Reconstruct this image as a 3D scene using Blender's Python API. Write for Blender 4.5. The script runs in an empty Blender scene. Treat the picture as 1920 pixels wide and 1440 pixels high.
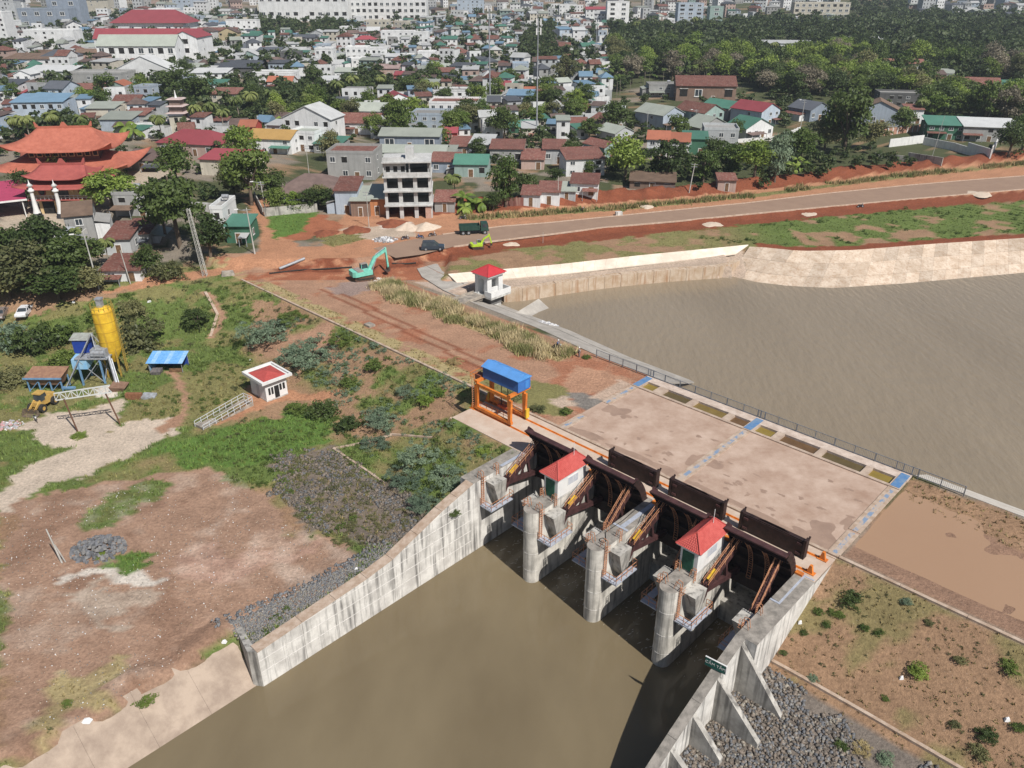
import bpy, math, random
import numpy as np
from mathutils import Vector, Matrix
R = math.radians
random.seed(7); rng = np.random.default_rng(11)
S = bpy.context.scene; C = S.collection

# ---------------------------------------------------------------- camera
CAMH, FPX = 52.0, 1480.0            # height above the dam crest; focal length for a 1920 px wide frame
PITCH = math.atan(765 / FPX)
cd = bpy.data.cameras.new('camera'); cam = bpy.data.objects.new('camera', cd); C.objects.link(cam)
cam.location = (0, 0, CAMH); cam.rotation_euler = (math.pi / 2 - PITCH, 0, 0)
cd.sensor_width = 36; cd.lens = 36 * FPX / 1920; cd.clip_start = 1; cd.clip_end = 9000
S.camera = cam
# ---------------------------------------------------------------- dam frame: u along the crest, v upstream
DA = R(43.9); O0 = np.array([6.21, 88.07])
U = np.array([math.cos(DA), -math.sin(DA)]); V = np.array([math.sin(DA), math.cos(DA)])
def DM(u, v, z=0.0): p = O0 + u * U + v * V; return (float(p[0]), float(p[1]), z)
def UV(x, y): dx, dy = x - O0[0], y - O0[1]; return dx * U[0] + dy * U[1], dx * V[0] + dy * V[1]
# ---------------------------------------------------------------- light
SU = U * 1.0 + V * (-0.14); SU = SU / np.linalg.norm(SU); EL = R(49)
SUN = Vector((SU[0] * math.cos(EL), SU[1] * math.cos(EL), math.sin(EL)))
ld = bpy.data.lights.new('sun', 'SUN'); ld.energy = 4.8; ld.angle = R(0.53); ld.color = (1, .955, .89)
lo = bpy.data.objects.new('sun', ld); C.objects.link(lo); lo.rotation_euler = SUN.to_track_quat('Z', 'Y').to_euler()
wd = bpy.data.worlds.new('World'); S.world = wd; wd.use_nodes = True
nt = wd.node_tree; sk = nt.nodes.new('ShaderNodeTexSky'); sk.sky_type = 'NISHITA'; sk.sun_disc = False
sk.sun_elevation = EL; sk.sun_rotation = math.atan2(SU[0], SU[1]); sk.dust_density = 1.5; sk.altitude = 450
bg = nt.nodes['Background']; nt.links.new(sk.outputs[0], bg.inputs[0]); bg.inputs[1].default_value = 0.062
vs = S.view_settings; vs.view_transform = 'Standard'; vs.look = 'None'; vs.exposure = 0.1; vs.gamma = 1
S.render.engine = 'CYCLES'; S.cycles.use_denoising = True; S.cycles.max_bounces = 5; S.cycles.transparent_max_bounces = 6
S.cycles.diffuse_bounces = 3; S.cycles.glossy_bounces = 2; S.cycles.transmission_bounces = 2; S.cycles.volume_bounces = 0

# ---------------------------------------------------------------- materials (procedural)
MATS = {}
def mat(name, c, c2=None, scale=1.5, rough=.85, bump=.0, bscale=None, metal=0, streak=0, sc=(.05, .05, .05), spec=.3, detail=6, wave=0, wdir='X', space='pos', lo=.38, hi=.62, orand=0):
    if name in MATS: return MATS[name]
    m = bpy.data.materials.new(name); m.use_nodes = True; n = m.node_tree.nodes; l = m.node_tree.links
    p = n['Principled BSDF']; p.inputs['Roughness'].default_value = rough; p.inputs['Metallic'].default_value = metal
    p.inputs['Specular IOR Level'].default_value = spec
    if space == 'pos': g = n.new('ShaderNodeNewGeometry').outputs['Position']
    else: g = n.new('ShaderNodeTexCoord').outputs['Object']
    col = None
    if c2 is not None:
        nz = n.new('ShaderNodeTexNoise'); nz.inputs['Scale'].default_value = scale; nz.inputs['Detail'].default_value = detail; nz.inputs['Roughness'].default_value = .65
        l.new(g, nz.inputs['Vector'])
        r = n.new('ShaderNodeValToRGB'); r.color_ramp.elements[0].position = lo; r.color_ramp.elements[1].position = hi
        r.color_ramp.elements[0].color = (*c, 1); r.color_ramp.elements[1].color = (*c2, 1)
        l.new(nz.outputs['Fac'], r.inputs[0]); col = r.outputs[0]
    if streak:
        mp = n.new('ShaderNodeMapping'); mp.inputs['Scale'].default_value = (1.6, 1.6, .12); l.new(g, mp.inputs[0])
        n2 = n.new('ShaderNodeTexNoise'); n2.inputs['Scale'].default_value = 1.3; n2.inputs['Detail'].default_value = 7; l.new(mp.outputs[0], n2.inputs['Vector'])
        r2 = n.new('ShaderNodeValToRGB'); r2.color_ramp.elements[0].position = .5; r2.color_ramp.elements[1].position = .68
        r2.color_ramp.elements[0].color = (0, 0, 0, 1); r2.color_ramp.elements[1].color = (1, 1, 1, 1); l.new(n2.outputs['Fac'], r2.inputs[0])
        ml = n.new('ShaderNodeMath'); ml.operation = 'MULTIPLY'; ml.inputs[1].default_value = streak; l.new(r2.outputs[0], ml.inputs[0])
        mx = n.new('ShaderNodeMixRGB'); l.new(ml.outputs[0], mx.inputs[0]); mx.inputs[2].default_value = (*sc, 1)
        if col: l.new(col, mx.inputs[1])
        else: mx.inputs[1].default_value = (*c, 1)
        col = mx.outputs[0]
    if orand and col:
        oi = n.new('ShaderNodeObjectInfo'); mr = n.new('ShaderNodeMapRange'); mr.inputs[3].default_value = 1 - orand; mr.inputs[4].default_value = 1 + orand * .25; l.new(oi.outputs['Random'], mr.inputs[0])
        vm = n.new('ShaderNodeVectorMath'); vm.operation = 'SCALE'; l.new(col, vm.inputs[0]); l.new(mr.outputs[0], vm.inputs['Scale']); col = vm.outputs[0]
    if col: l.new(col, p.inputs['Base Color'])
    else: p.inputs['Base Color'].default_value = (*c, 1)
    if wave:
        tc = n.new('ShaderNodeTexCoord'); w = n.new('ShaderNodeTexWave'); w.bands_direction = wdir; w.inputs['Scale'].default_value = wave; l.new(tc.outputs['Object'], w.inputs['Vector'])
        b = n.new('ShaderNodeBump'); b.inputs['Strength'].default_value = .6; b.inputs['Distance'].default_value = .06; l.new(w.outputs['Fac'], b.inputs['Height']); l.new(b.outputs[0], p.inputs['Normal'])
    elif bump:
        n3 = n.new('ShaderNodeTexNoise'); n3.inputs['Scale'].default_value = bscale or scale * 6; n3.inputs['Detail'].default_value = 5; l.new(g, n3.inputs['Vector'])
        b = n.new('ShaderNodeBump'); b.inputs['Strength'].default_value = bump; b.inputs['Distance'].default_value = .1; l.new(n3.outputs['Fac'], b.inputs['Height']); l.new(b.outputs[0], p.inputs['Normal'])
    MATS[name] = m; return m
def vary(c, k): return tuple(max(0, min(1, x * k)) for x in c)
CONC = mat('concrete_weathered', (.50, .48, .44), (.30, .285, .26), .55, .9, .25, 6, streak=.75, sc=(.085, .08, .075))
CONCTOP = mat('concrete_top', (.42, .37, .31), (.20, .18, .16), .8, .92, .3, 8, detail=8)
CONCW = mat('concrete_bright', (.72, .70, .66), (.50, .48, .45), .5, .9, .2, 5, streak=.8, sc=(.12, .115, .11))
KERB = mat('concrete_kerb', (.50, .40, .32), (.36, .26, .19), 1.2, .9, .2)
WHITE = mat('white_plaster', (.74, .74, .72), (.66, .66, .65), .6, .8, streak=.25, sc=(.4, .4, .38))
DIRTYW = mat('dirty_white_plaster', (.62, .62, .59), (.36, .35, .33), .7, .85, streak=.5, sc=(.2, .2, .19))
BLACKST = mat('dark_maroon_steel', (.022, .013, .012), (.04, .022, .02), 1.5, .6, .1)
MAROON = mat('maroon_steel', (.085, .038, .038), (.05, .024, .024), 1.2, .55, .1)
ORANGE = mat('orange_paint', (.76, .24, .035), (.52, .15, .03), 1.2, .55, streak=.3, sc=(.28, .1, .04))
ORRAIL = mat('orange_railing_paint', (.60, .30, .17), (.38, .17, .09), 2, .6)
YELLOW = mat('yellow_paint', (.76, .50, .04), (.60, .36, .03), .9, .6, streak=.45, sc=(.30, .17, .05))
ORANGE_ = 0
BLUEP = mat('blue_paint', (.06, .24, .62), (.05, .2, .52), 1.2, .45)
STEEL = mat('grey_steel', (.38, .40, .43), (.28, .29, .31), 2, .5, metal=.2)
PLATE = mat('platform_plate', (.42, .45, .52), (.33, .36, .42), 2, .6)
RUBBER = mat('black_rubber', (.02, .02, .02), (.05, .045, .04), 4, .9)
GLASS = mat('window_glass', (.03, .04, .05), (.06, .07, .08), 1, .12, spec=.6)
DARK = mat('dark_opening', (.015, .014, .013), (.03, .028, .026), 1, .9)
GREEND = mat('green_door', (.02, .10, .065), (.03, .13, .08), 3, .6)
RTILE = mat('red_roof_tile', (.50, .10, .085), (.42, .07, .06), 2.5, .7)
WOOD = mat('old_timber', (.22, .13, .07), (.12, .07, .04), 2, .9)

# ---------------------------------------------------------------- mesh builder
class MB:
    def __init__(s): s.v = []; s.f = []; s.m = []; s.sm = []
    def add(s, vs, fs, m=0, sm=False):
        o = len(s.v); s.v += [tuple(map(float, q)) for q in vs]
        for f in fs: s.f.append(tuple(i + o for i in f)); s.m.append(m); s.sm.append(sm)
        return s
    def box(s, x0, x1, y0, y1, z0, z1, m=0):
        return s.add([(x0,y0,z0),(x1,y0,z0),(x1,y1,z0),(x0,y1,z0),(x0,y0,z1),(x1,y0,z1),(x1,y1,z1),(x0,y1,z1)],
              [(0,3,2,1),(4,5,6,7),(0,1,5,4),(1,2,6,5),(2,3,7,6),(3,0,4,7)], m)
    def hexa(s, b, t, m=0):   # 4 bottom + 4 top points, counter-clockwise from above
        return s.add(list(b) + list(t), [(0,3,2,1),(4,5,6,7),(0,1,5,4),(1,2,6,5),(2,3,7,6),(3,0,4,7)], m)
    def bar(s, p, q, w, h=None, m=0, up=(0,0,1)):
        p, q = Vector(p), Vector(q); d = q - p
        if d.length < 1e-6: return s
        d.normalize(); h = h or w; up = Vector(up)
        if abs(d.dot(up)) > .98: up = Vector((0, 1, 0))
        a = d.cross(up).normalized() * w / 2; b = a.cross(d).normalized() * h / 2
        return s.hexa([p-a-b, p+a-b, q+a-b, q-a-b], [p-a+b, p+a+b, q+a+b, q-a+b], m)
    def tube(s, p, q, r0, r1=None, n=8, m=0, cap=True, sm=True):
        p, q = Vector(p), Vector(q); d = (q - p).normalized(); r1 = r0 if r1 is None else r1
        a = d.cross(Vector((0,0,1)) if abs(d.z) < .95 else Vector((1,0,0))).normalized(); b = d.cross(a)
        vs = []
        for c, r in ((p, r0), (q, r1)):
            for i in range(n):
                t = 2 * math.pi * i / n; vs.append(c + a * (r * math.cos(t)) + b * (r * math.sin(t)))
        s.add(vs, [(i, i + n, (i + 1) % n + n, (i + 1) % n) for i in range(n)], m, sm)
        if cap: s.add(vs, [tuple(range(n)), tuple(range(2 * n - 1, n - 1, -1))], m)
        return s
    def lathe(s, prof, n=16, m=0, c=(0,0)):
        vs = [(c[0] + r * math.cos(2*math.pi*i/n), c[1] + r * math.sin(2*math.pi*i/n), z) for r, z in prof for i in range(n)]
        fs = [(k*n+i, k*n+(i+1)%n, (k+1)*n+(i+1)%n, (k+1)*n+i) for k in range(len(prof)-1) for i in range(n)]
        s.add(vs, fs, m, True); s.add(vs, [tuple(range(n-1, -1, -1)), tuple((len(prof)-1)*n + i for i in range(n))], m); return s
    def prism(s, poly, z0, z1, m=0):     # poly ccw; z0/z1 numbers or lists per vertex
        n = len(poly); a = z0 if hasattr(z0, '__len__') else [z0]*n; b = z1 if hasattr(z1, '__len__') else [z1]*n
        vs = [(x, y, a[i]) for i, (x, y) in enumerate(poly)] + [(x, y, b[i]) for i, (x, y) in enumerate(poly)]
        return s.add(vs, [tuple(range(n-1, -1, -1)), tuple(range(n, 2*n))] + [(i, (i+1)%n, (i+1)%n+n, i+n) for i in range(n)], m)
    def xprism(s, prof, x0, x1, m=0):    # profile of (y,z) points swept along x
        n = len(prof); vs = [(x0, y, z) for y, z in prof] + [(x1, y, z) for y, z in prof]
        return s.add(vs, [tuple(range(n)), tuple(range(2*n-1, n-1, -1))] + [(i, i+n, (i+1)%n+n, (i+1)%n) for i in range(n)], m)
    def yprism(s, prof, y0, y1, m=0):    # profile of (x,z) points swept along y
        n = len(prof); vs = [(x, y0, z) for x, z in prof] + [(x, y1, z) for x, z in prof]
        return s.add(vs, [tuple(range(n)), tuple(range(2*n-1, n-1, -1))] + [(i, i+n, (i+1)%n+n, (i+1)%n) for i in range(n)], m)
    def mesh(s, name, mats):
        me = bpy.data.meshes.new(name); me.from_pydata(s.v, [], s.f)
        for m in (mats if isinstance(mats, (list, tuple)) else [mats]): me.materials.append(m)
        me.polygons.foreach_set('material_index', s.m); me.polygons.foreach_set('use_smooth', s.sm); me.update(); return me
    def build(s, name, mats, parent=None, loc=None, rz=0, label=None):
        return put(name, s.mesh(name, mats), parent, loc, rz, label)
def put(name, me, parent=None, loc=None, rz=0, label=None):
    o = bpy.data.objects.new(name, me); C.objects.link(o)
    if parent: o.parent = parent
    if loc is not None: o.location = loc
    if rz: o.rotation_euler = (0, 0, rz)
    if label: o['label'] = label
    return o
def tag(o, label, cat, group=None, kind=None):
    o['label'] = label; o['category'] = cat
    if group: o['group'] = group
    if kind: o['kind'] = kind
    return o
def struct(o): o['kind'] = 'structure'; return o
def stuff(o): o['kind'] = 'stuff'; return o
def thing(name, label, cat, loc, rz=0, group=None):
    o = bpy.data.objects.new(name, None); C.objects.link(o); o.location = loc; o.rotation_euler = (0, 0, rz); o.empty_display_size = .3
    return tag(o, label, cat, group)
def dup(root, loc, rz, label=None, scale=None):
    r = root.copy(); C.objects.link(r); r.location = loc; r.rotation_euler = (0, 0, rz)
    if scale: r.scale = scale
    if label: r['label'] = label
    for ch in root.children:
        c = ch.copy(); C.objects.link(c); c.parent = r
        for g in ch.children:
            d = g.copy(); C.objects.link(d); d.parent = c
    return r
def npmesh(name, v, f, mats, smooth=False, mi=None):
    v = np.asarray(v, np.float32); f = np.asarray(f, np.int32); k = f.shape[1]
    me = bpy.data.meshes.new(name); me.vertices.add(len(v)); me.vertices.foreach_set('co', v.ravel())
    me.loops.add(f.size); me.loops.foreach_set('vertex_index', f.ravel()); me.polygons.add(len(f))
    me.polygons.foreach_set('loop_start', np.arange(0, f.size, k, dtype=np.int32))
    if smooth: me.polygons.foreach_set('use_smooth', np.ones(len(f), bool))
    if mi is not None: me.polygons.foreach_set('material_index', np.asarray(mi, np.int32))
    for m in (mats if isinstance(mats, (list, tuple)) else [mats]): me.materials.append(m)
    me.update(calc_edges=True); return me

# ---------------------------------------------------------------- rays, terrain
def P(px, py, z=0.0):
    fy, fz = math.cos(PITCH), -math.sin(PITCH); uy, uz = math.sin(PITCH), math.cos(PITCH)
    a, b = px - 960, 720 - py
    d = (a, FPX * fy + b * uy, FPX * fz + b * uz); t = (z - CAMH) / d[2]
    return (d[0] * t, d[1] * t, z)
def PX(p):
    x, y, z = p[0], p[1], p[2] - CAMH; dep = y * math.cos(PITCH) - z * math.sin(PITCH)
    return 960 + FPX * x / dep, 720 - FPX * (y * math.sin(PITCH) + z * math.cos(PITCH)) / dep
def sm(a, b, x): t = np.clip((x - a) / (b - a), 0, 1); return t * t * (3 - 2 * t)
_LAT = rng.random((256, 256))
def vn(x, y, s):
    x = np.asarray(x) / s + 500.3; y = np.asarray(y) / s + 300.7; i = np.floor(x).astype(int); j = np.floor(y).astype(int); fx = x - i; fy = y - j
    fx = fx * fx * (3 - 2 * fx); fy = fy * fy * (3 - 2 * fy); g = lambda a, b: _LAT[a % 256, b % 256]
    return (g(i, j) * (1 - fx) + g(i + 1, j) * fx) * (1 - fy) + (g(i, j + 1) * (1 - fx) + g(i + 1, j + 1) * fx) * fy
def fbm(x, y, s, o=4):
    r = 0; a = 1; t = 0
    for k in range(o): r = r + a * vn(x + 17 * k, y - 31 * k, s / 2 ** k); t += a; a *= .55
    return r / t
WZ, RZ = -9.7, -3.0                  # water levels below and above the dam
YB = [(-300,165),(-120,154),(-58,153),(-32,153),(-19,156.6),(-3.5,165.6),(21,174.8),(57,186.6),(102.6,200.6),(139,210.5),(420,297)]
YT = [(-14,143.6),(-12,144.2),(9,149.5),(26,155.2),(50,162.8),(54,161.9),(60,159.4),(71.6,160),(90.5,164.4),(112.5,168.7),(400,232)]
YF = [(-14,141.5),(3,141.6),(8.8,144.4),(20.2,148.8),(31.3,151.9),(44.4,154.1),(47.4,151),(55,147.9),(63.1,146.7),(79,149.4),(106,155.8),(400,215)]
YN = [(-60,199),(-22,189),(3,194.5),(30,202),(62,213),(112,236),(165,256),(420,350)]
VT = [(-61.6,27.6),(-57,25),(-48.7,23),(-42.4,22.6),(-25,22.3),(-10,20.6),(2,20.4)]
def pl(tab, x): a = np.array(tab); return np.interp(x, a[:, 0], a[:, 1])
def wingtop(v): return np.interp(-np.asarray(v), [16.5, 21.4, 28.6, 32, 45], [0, -1.3, -3.8, -4.3, -5.2])
def Zf(x, y, noise=True):
    x = np.asarray(x, float); y = np.asarray(y, float); u, v = UV(x, y)
    d = np.hypot(x, y); rise = np.maximum(0, d - 300) * .022
    n1 = fbm(x, y, 9) - .5 if noise else 0; n2 = fbm(x, y, 2.2, 2) - .5 if noise else 0
    yb = pl(YB, x); z = 1.5 * sm(yb - 3, yb, y) + rise + np.where((x > -52) & (y > yb - 6) & (y < yb - .2), .9 * np.maximum(n2 + .6 * n1, 0) * sm(yb - 6, yb - 3, y) * sm(yb, yb - 1.2, y), 0)
    # spoil banks north of the new road
    mound = np.exp(-((y - pl(YN, x)) / 3.6) ** 2) * sm(-34, -20, x); z = z + mound * np.maximum(.3, 1.8 + 2.3 * n1 + 2.0 * n2)
    # downstream, left of the channel
    ve = np.where((u > -12.3), -7.8, .1); sl = np.clip((ve - v) / 2.4, 0, 5.2) + .9 * sm(-24, -38, v)
    fade = 1 - sm(126, 150, y); left = (u < .96) & (v < .3)
    zl = -sl * fade
    heap = np.where((v < -27) & (v > -45.4), wingtop(v) - .35 - np.clip(.4 - u, 0, 20) * .16, -99)
    zl = np.maximum(zl, heap)
    bank = (v < -45.2); zb = np.interp(u, [-5.5, -3.9, -3.0, .6, 2.2], [-5.95, -6.15, -7.4, -10.4, -12.5]) + np.where(u < -3, 1.2 * n2 + .6 * n1, 0); zl = np.where(bank & (u > -6.5), np.minimum(zl + .5, zb), zl)
    z = np.where(left | (bank & (u < 2.2)), zl + .16 * n1 + .1 * n2 + rise * (1 - fade), z)
    z = np.where((u > .96) & (u < 34.9) & (v < -.2) & ~(bank & (u < 2.2)), -12.5, z)
    # right of the channel
    rt = (u >= 34.9) & (v < -.35); zr = -np.clip((-.35 - v) / 2.35, 0, 5.2) - .17 * np.clip(-12.8 - v, 0, 8)
    z = np.where(rt, zr + .12 * n1 + .1 * n2, z)
    pud = (u > 36.9) & (v > .5) & (v < 19.6) & (y < 120); z = np.where(pud, -.32 + .3 * sm(15, 18.5, v + 3.2 * n1 - .045 * np.clip(u - 37, 0, 60) * 2) + .34 * sm(4.2, 1.0, v + 4 * n1 - .1 * np.clip(u - 50, 0, 30)) + .45 * n1, z)
    # reservoir
    vt = pl(VT, u); upl = (u < 1.9) & (u > -61.6); ramp = -np.clip((v - vt) / 2.75, 0, 5); upr = (u > 36.3); rampr = -np.clip((v - 20.6) / 2.1, 0, 5)
    yt, yf = pl(YT, x), pl(YF, x); east = x > -13
    res = (v > 20.3) & (y < yt) & (u > -61.6)
    ramp = np.where(u < -46, np.maximum(ramp, -.12), ramp)
    zin = np.where(upl, ramp, np.where(upr, rampr, -8.0))
    wallz = np.where(y < yf, -8, -.66 + np.clip((y - yf) / np.maximum(yt - yf, .1), 0, 1) ** 2.4 * 1.55); linz = np.where(y < yf - 4, -8, -3.75 + (y - yf) / np.maximum(yt - yf, .1) * 3.9)
    far = np.where(x < 45, wallz, linz)
    flat = sm(-36, -46, u) * 0
    zin = np.where(east & (y > yf - 4.2), np.maximum(zin, far), zin)
    z = np.where(res, zin, z)
    z = np.where((y >= yt) & (y < yb) & east, np.maximum(z, .85 + .25 * n1 + .5 * sm(yb - 3, yb, y)), z)
    flatq = ((u > -12.3) & (u < 36.9) & (v > -7.8) & (v < 20.3) & ~((u > .96) & (u < 34.9) & (v < -.2)))
    z = np.where(flatq & ~((u > 34.9) & (v < -.35)), -.06, z)
    z = np.where((u > .5) & (u < 36) & (v > 16.3) & (v < 18.7), -.9, z)
    crest = (v > .3) & (v < 20) & (u < -12) & (y < 150); z = np.where(crest & (z < .3), z + .12 * n1 + .06 * n2, z)
    return z
def Z1(x, y): return float(Zf(np.array([x]), np.array([y]))[0])
_YNX, _YNY = zip(*YN)
def G(px, py):
    p = P(px, py, 1.5)
    if p[1] > np.interp(p[0], _YNX, _YNY) + 9 and p[1] > 175 and PITCH - math.atan((720 - py) / FPX) > .012:     # town: plain slope
        z = 1.5
        for _ in range(25):
            p = P(px, py, z); z = .5 * z + .5 * (1.5 + max(0, math.hypot(p[0], p[1]) - 300) * .022)
        return Vector((p[0], p[1], z))
    z = 0.0
    for _ in range(9):
        p = P(px, py, z); z = z * .3 + .7 * Z1(p[0], p[1])
    p = P(px, py, z); return Vector((p[0], p[1], Z1(p[0], p[1])))
def PPM(p): return FPX / math.sqrt(p[0]**2 + p[1]**2 + (CAMH - p[2])**2)
def inpoly(x, y, poly):
    c = np.zeros(np.shape(x), bool); n = len(poly)
    for i in range(n):
        x1, y1 = poly[i][0], poly[i][1]; x2, y2 = poly[(i+1) % n][0], poly[(i+1) % n][1]
        if y1 == y2: continue
        c ^= ((y1 > y) != (y2 > y)) & (x < (x2 - x1) * (y - y1) / (y2 - y1) + x1)
    return c
def GP(pts): return [tuple(G(a, b)) for a, b in pts]
# ================================================================ the ground
def axis(lo, a, b, hi, st, grow, extra=()):
    c = list(np.arange(a, b + .01, st)); s = st; q = b
    while q < hi: s *= grow; q += s; c.append(q)
    s = st; q = a
    while q > lo: s *= grow; q -= s; c.append(q)
    c = np.array(sorted(c)); 
    for e in extra:
        k = np.argmin(abs(c - e)); c[k] = e
    return c
us = axis(-1900, -104, 112, 1900, .62, 1.07, (.94, .98, 34.88, 34.92, 36.85, -12.4, -12.2))
vs_ = axis(-160, -58, 118, 2600, .62, 1.06, (-.18, -.4, .32, -7.7, -7.85, 20.28, 20.36, -45.1, -45.3))
gu, gv = np.meshgrid(us, vs_, indexing='ij'); gx = O0[0] + gu * U[0] + gv * V[0]; gy = O0[1] + gu * U[1] + gv * V[1]
gz = Zf(gx, gy)
COL = dict(dirt=(.37,.22,.145), pink=(.355,.226,.158), red=(.21,.068,.036), lred=(.33,.125,.068), orange=(.42,.215,.125), pale=(.52,.43,.345), white=(.62,.56,.49),
           green=(.122,.165,.047), lush=(.105,.18,.04), olive=(.205,.19,.078), dry=(.36,.29,.15), town=(.24,.205,.165), forest=(.075,.085,.04), mud=(.285,.175,.12), grey=(.17,.16,.155), brown=(.31,.195,.12), pave=(.44,.37,.29))
cols = np.zeros(gx.shape + (3,)); gw = np.zeros(gx.shape)
A1 = fbm(gx, gy, 14); A2 = fbm(gx + 99, gy, 5); A3 = fbm(gx, gy + 77, 1.8, 3); A4 = fbm(gx - 50, gy + 20, 30)
jx, jy = gx + (A3 - .5) * 3 + (A2 - .5) * 5, gy + (fbm(gx + 40, gy - 90, 2, 3) - .5) * 3 + (fbm(gx + 14, gy - 30, 5, 2) - .5) * 5
def paint(mask, c, g=None):
    w = np.asarray(mask, float); cc = np.array(COL[c] if isinstance(c, str) else c)
    cols[:] = cols * (1 - w[..., None]) + cc * w[..., None]
    if g is not None: gw[:] = gw * (1 - w) + g * w
def zone(pts, c, g=None, k=1.0):
    poly = GP(pts); paint(inpoly(gx + (jx - gx) * k, gy + (jy - gy) * k, poly), c, g)
# town and woods
paint(np.ones(gx.shape), 'town', .1); paint(sm(.46, .54, A1), 'forest', .4); paint((gy > 230) & (gx > 60 + .12 * gy), 'forest', .4); paint(sm(.6, .66, A2) * .7, 'brown')
for q_ in ([(1060,110),(1130,62),(1320,58),(1480,44),(1570,45),(1700,28),(1920,45),(1920,240),(1740,235),(1600,190),(1480,195),(1380,160),(1200,160),(1130,200),(1060,180)], [(270,170),(420,150),(480,160),(560,165),(660,135),(740,145),(800,170),(720,190),(640,210),(560,225),(480,240),(420,245),(300,230)], [(1140,300),(1300,300),(1480,262),(1640,285),(1740,310),(1640,322),(1480,345),(1300,352),(1140,345)]): paint(inpoly(gx, gy, GP(q_)), 'forest', .6)
Zleft = (gu < .96) & (gv < .3) & (gy < 152)
fieldm = Zleft * 1.0
paint(fieldm, 'brown', .25); paint(fieldm * sm(.36, .46, A1 * .6 + A2 * .4), 'olive', .7); paint(fieldm * sm(.45, .52, A1 * .5 + A2 * .5), 'green', 1)
zone([(0,560),(150,560),(330,560),(440,540),(470,640),(460,700),(330,690),(300,780),(230,780),(160,740),(120,700),(0,700)], 'green', 1); zone([(0,600),(40,600),(60,690),(30,760),(0,760)], 'olive', .8)
paint(fieldm * sm(.57, .62, A2) * (gy > 95), 'olive', .7)
zone([(290,830),(380,810),(520,780),(600,770),(620,830),(520,850),(480,870),(400,880),(330,880)], 'lush', 1); zone([(0,820),(80,820),(90,850),(20,880),(0,890)], 'green', 1)
zone([(130,780),(230,790),(330,700),(420,690),(460,720),(420,760),(330,800)], 'olive', .8)
# slope below the crest kerb
zone([(470,560),(560,590),(700,660),(870,735),(850,780),(700,830),(560,760),(500,680)], 'brown', .45)
slope = fieldm * sm(-13, -9, gv) * (gu > -62); paint(slope * .8, 'brown', .4); paint(slope * sm(.48, .56, A2), 'olive', .9); paint(slope * sm(.54, .6, A3 * .5 + A2 * .5), 'green', 1); paint(slope * sm(.6, .66, A1), 'dirt', .15)
# riprap and rubble behind the left wing wall
zone([(500,860),(620,845),(760,930),(800,990),(740,1030),(640,1030),(540,960)], (.19,.155,.125), .7)
# yard
zone([(0,945),(60,925),(180,905),(330,885),(430,890),(470,930),(560,1000),(680,1050),(640,1110),(430,1190),(330,1290),(180,1380),(90,1450),(0,1450)], 'pink', .08)
yard = inpoly(gx, gy, GP([(0,945),(330,885),(430,890),(690,1050),(430,1195),(90,1450),(0,1450)]))
paint(yard * sm(.56, .62, A2), 'mud', .05); paint(yard * sm(.6, .7, A1) * .3, 'pale', 0)
zone([(110,1090),(190,1060),(300,1065),(290,1085),(180,1095)], 'white', 0); zone([(150,990),(200,930),(260,905),(330,900),(300,940),(200,990)], 'green', .9, .8); zone([(210,1060),(240,1030),(262,1040),(250,1065)], 'lush', 1)
zone([(100,1150),(240,1100),(330,1120),(200,1190)], (.41,.32,.25), 0, 1.6); zone([(300,1060),(420,1030),(520,1000),(600,1040),(450,1080)], (.42,.265,.2), 0, 1.4)
zone([(120,1290),(220,1240),(250,1260),(150,1340),(80,1400)], 'dry', .5, 1.5)
yl = inpoly(gx, gy, GP([(330, 1000), (470, 930), (620, 1020), (680, 1055), (520, 1100), (420, 1110), (330, 1080)])); paint(yl * sm(.42, .6, A3 * .6 + A2 * .4) * .6, (.50, .36, .28), 0); paint(yard * sm(.5, .62, A3 * .5 + A1 * .5) * .3, (.43, .37, .31), 0); paint(yard * sm(.52, .6, fbm(gx, gy, 1.3, 2)) * .22, (.2, .12, .08), 0)
# tracks
zone([(0,905),(110,850),(190,815),(250,795),(330,790),(330,812),(250,850),(120,895),(0,960)], 'pale', 0); zone([(60,790),(100,770),(150,770),(220,760),(225,800),(130,840),(70,830)], 'pale', 0); zone([(180,725),(225,722),(220,745),(190,750)], 'white', 0, .3)
zone([(308,695),(330,695),(352,740),(345,790),(300,815),(290,805),(335,775),(338,740)], 'dirt', 0, .3); zone([(380,545),(398,545),(425,595),(400,635),(392,630),(412,592)], 'dirt', 0, .3); zone([(460,722),(545,735),(640,730),(640,742),(560,748),(500,760),(400,800),(470,750)], 'orange', 0, .4)
# crest road
crest = (gv > .3) & (gv < 21) & (gu < -.3) & (gy < 156)
paint(crest, 'dirt', .06); paint(crest * sm(.5, .6, A2) * .7, 'lred'); paint(crest * (gv < 3.2) * (gu < -14) * sm(.38, .46, A3), 'dry', .7)
for dv in (6.2, 8.1):
    wv = gv - dv + (gu + 40) * .055; paint(crest * (gu > -66) * (gu < -14) * (np.abs(wv) < .33) * .8, 'red', 0)
strip = crest * (gv > 14.6 + 1.3 * (A2 - .5)) * (gv < 20.4) * (gu < -13) * (gu > -60); paint(strip, 'dry', 1); paint(strip * (gv > 18.6), 'brown', .4)
zone([(900,690),(1010,720),(1080,730),(1060,790),(1000,780),(985,760),(920,735)], 'olive', .5, .6); zone([(1085,690),(1130,690),(1190,715),(1100,745),(1060,730)], (.40,.23,.15), 0, .5); zone([(1130,735),(1165,715),(1185,722),(1130,755),(1105,750)], (.47,.35,.27), 0, .5)
zone([(1075,738),(1100,737),(1135,757),(1120,772),(1085,765)], (.21,.19,.17), 0, .4); zone([(1040,745),(1070,738),(1085,760),(1050,770)], (.46,.36,.28), 0, .6)
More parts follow.
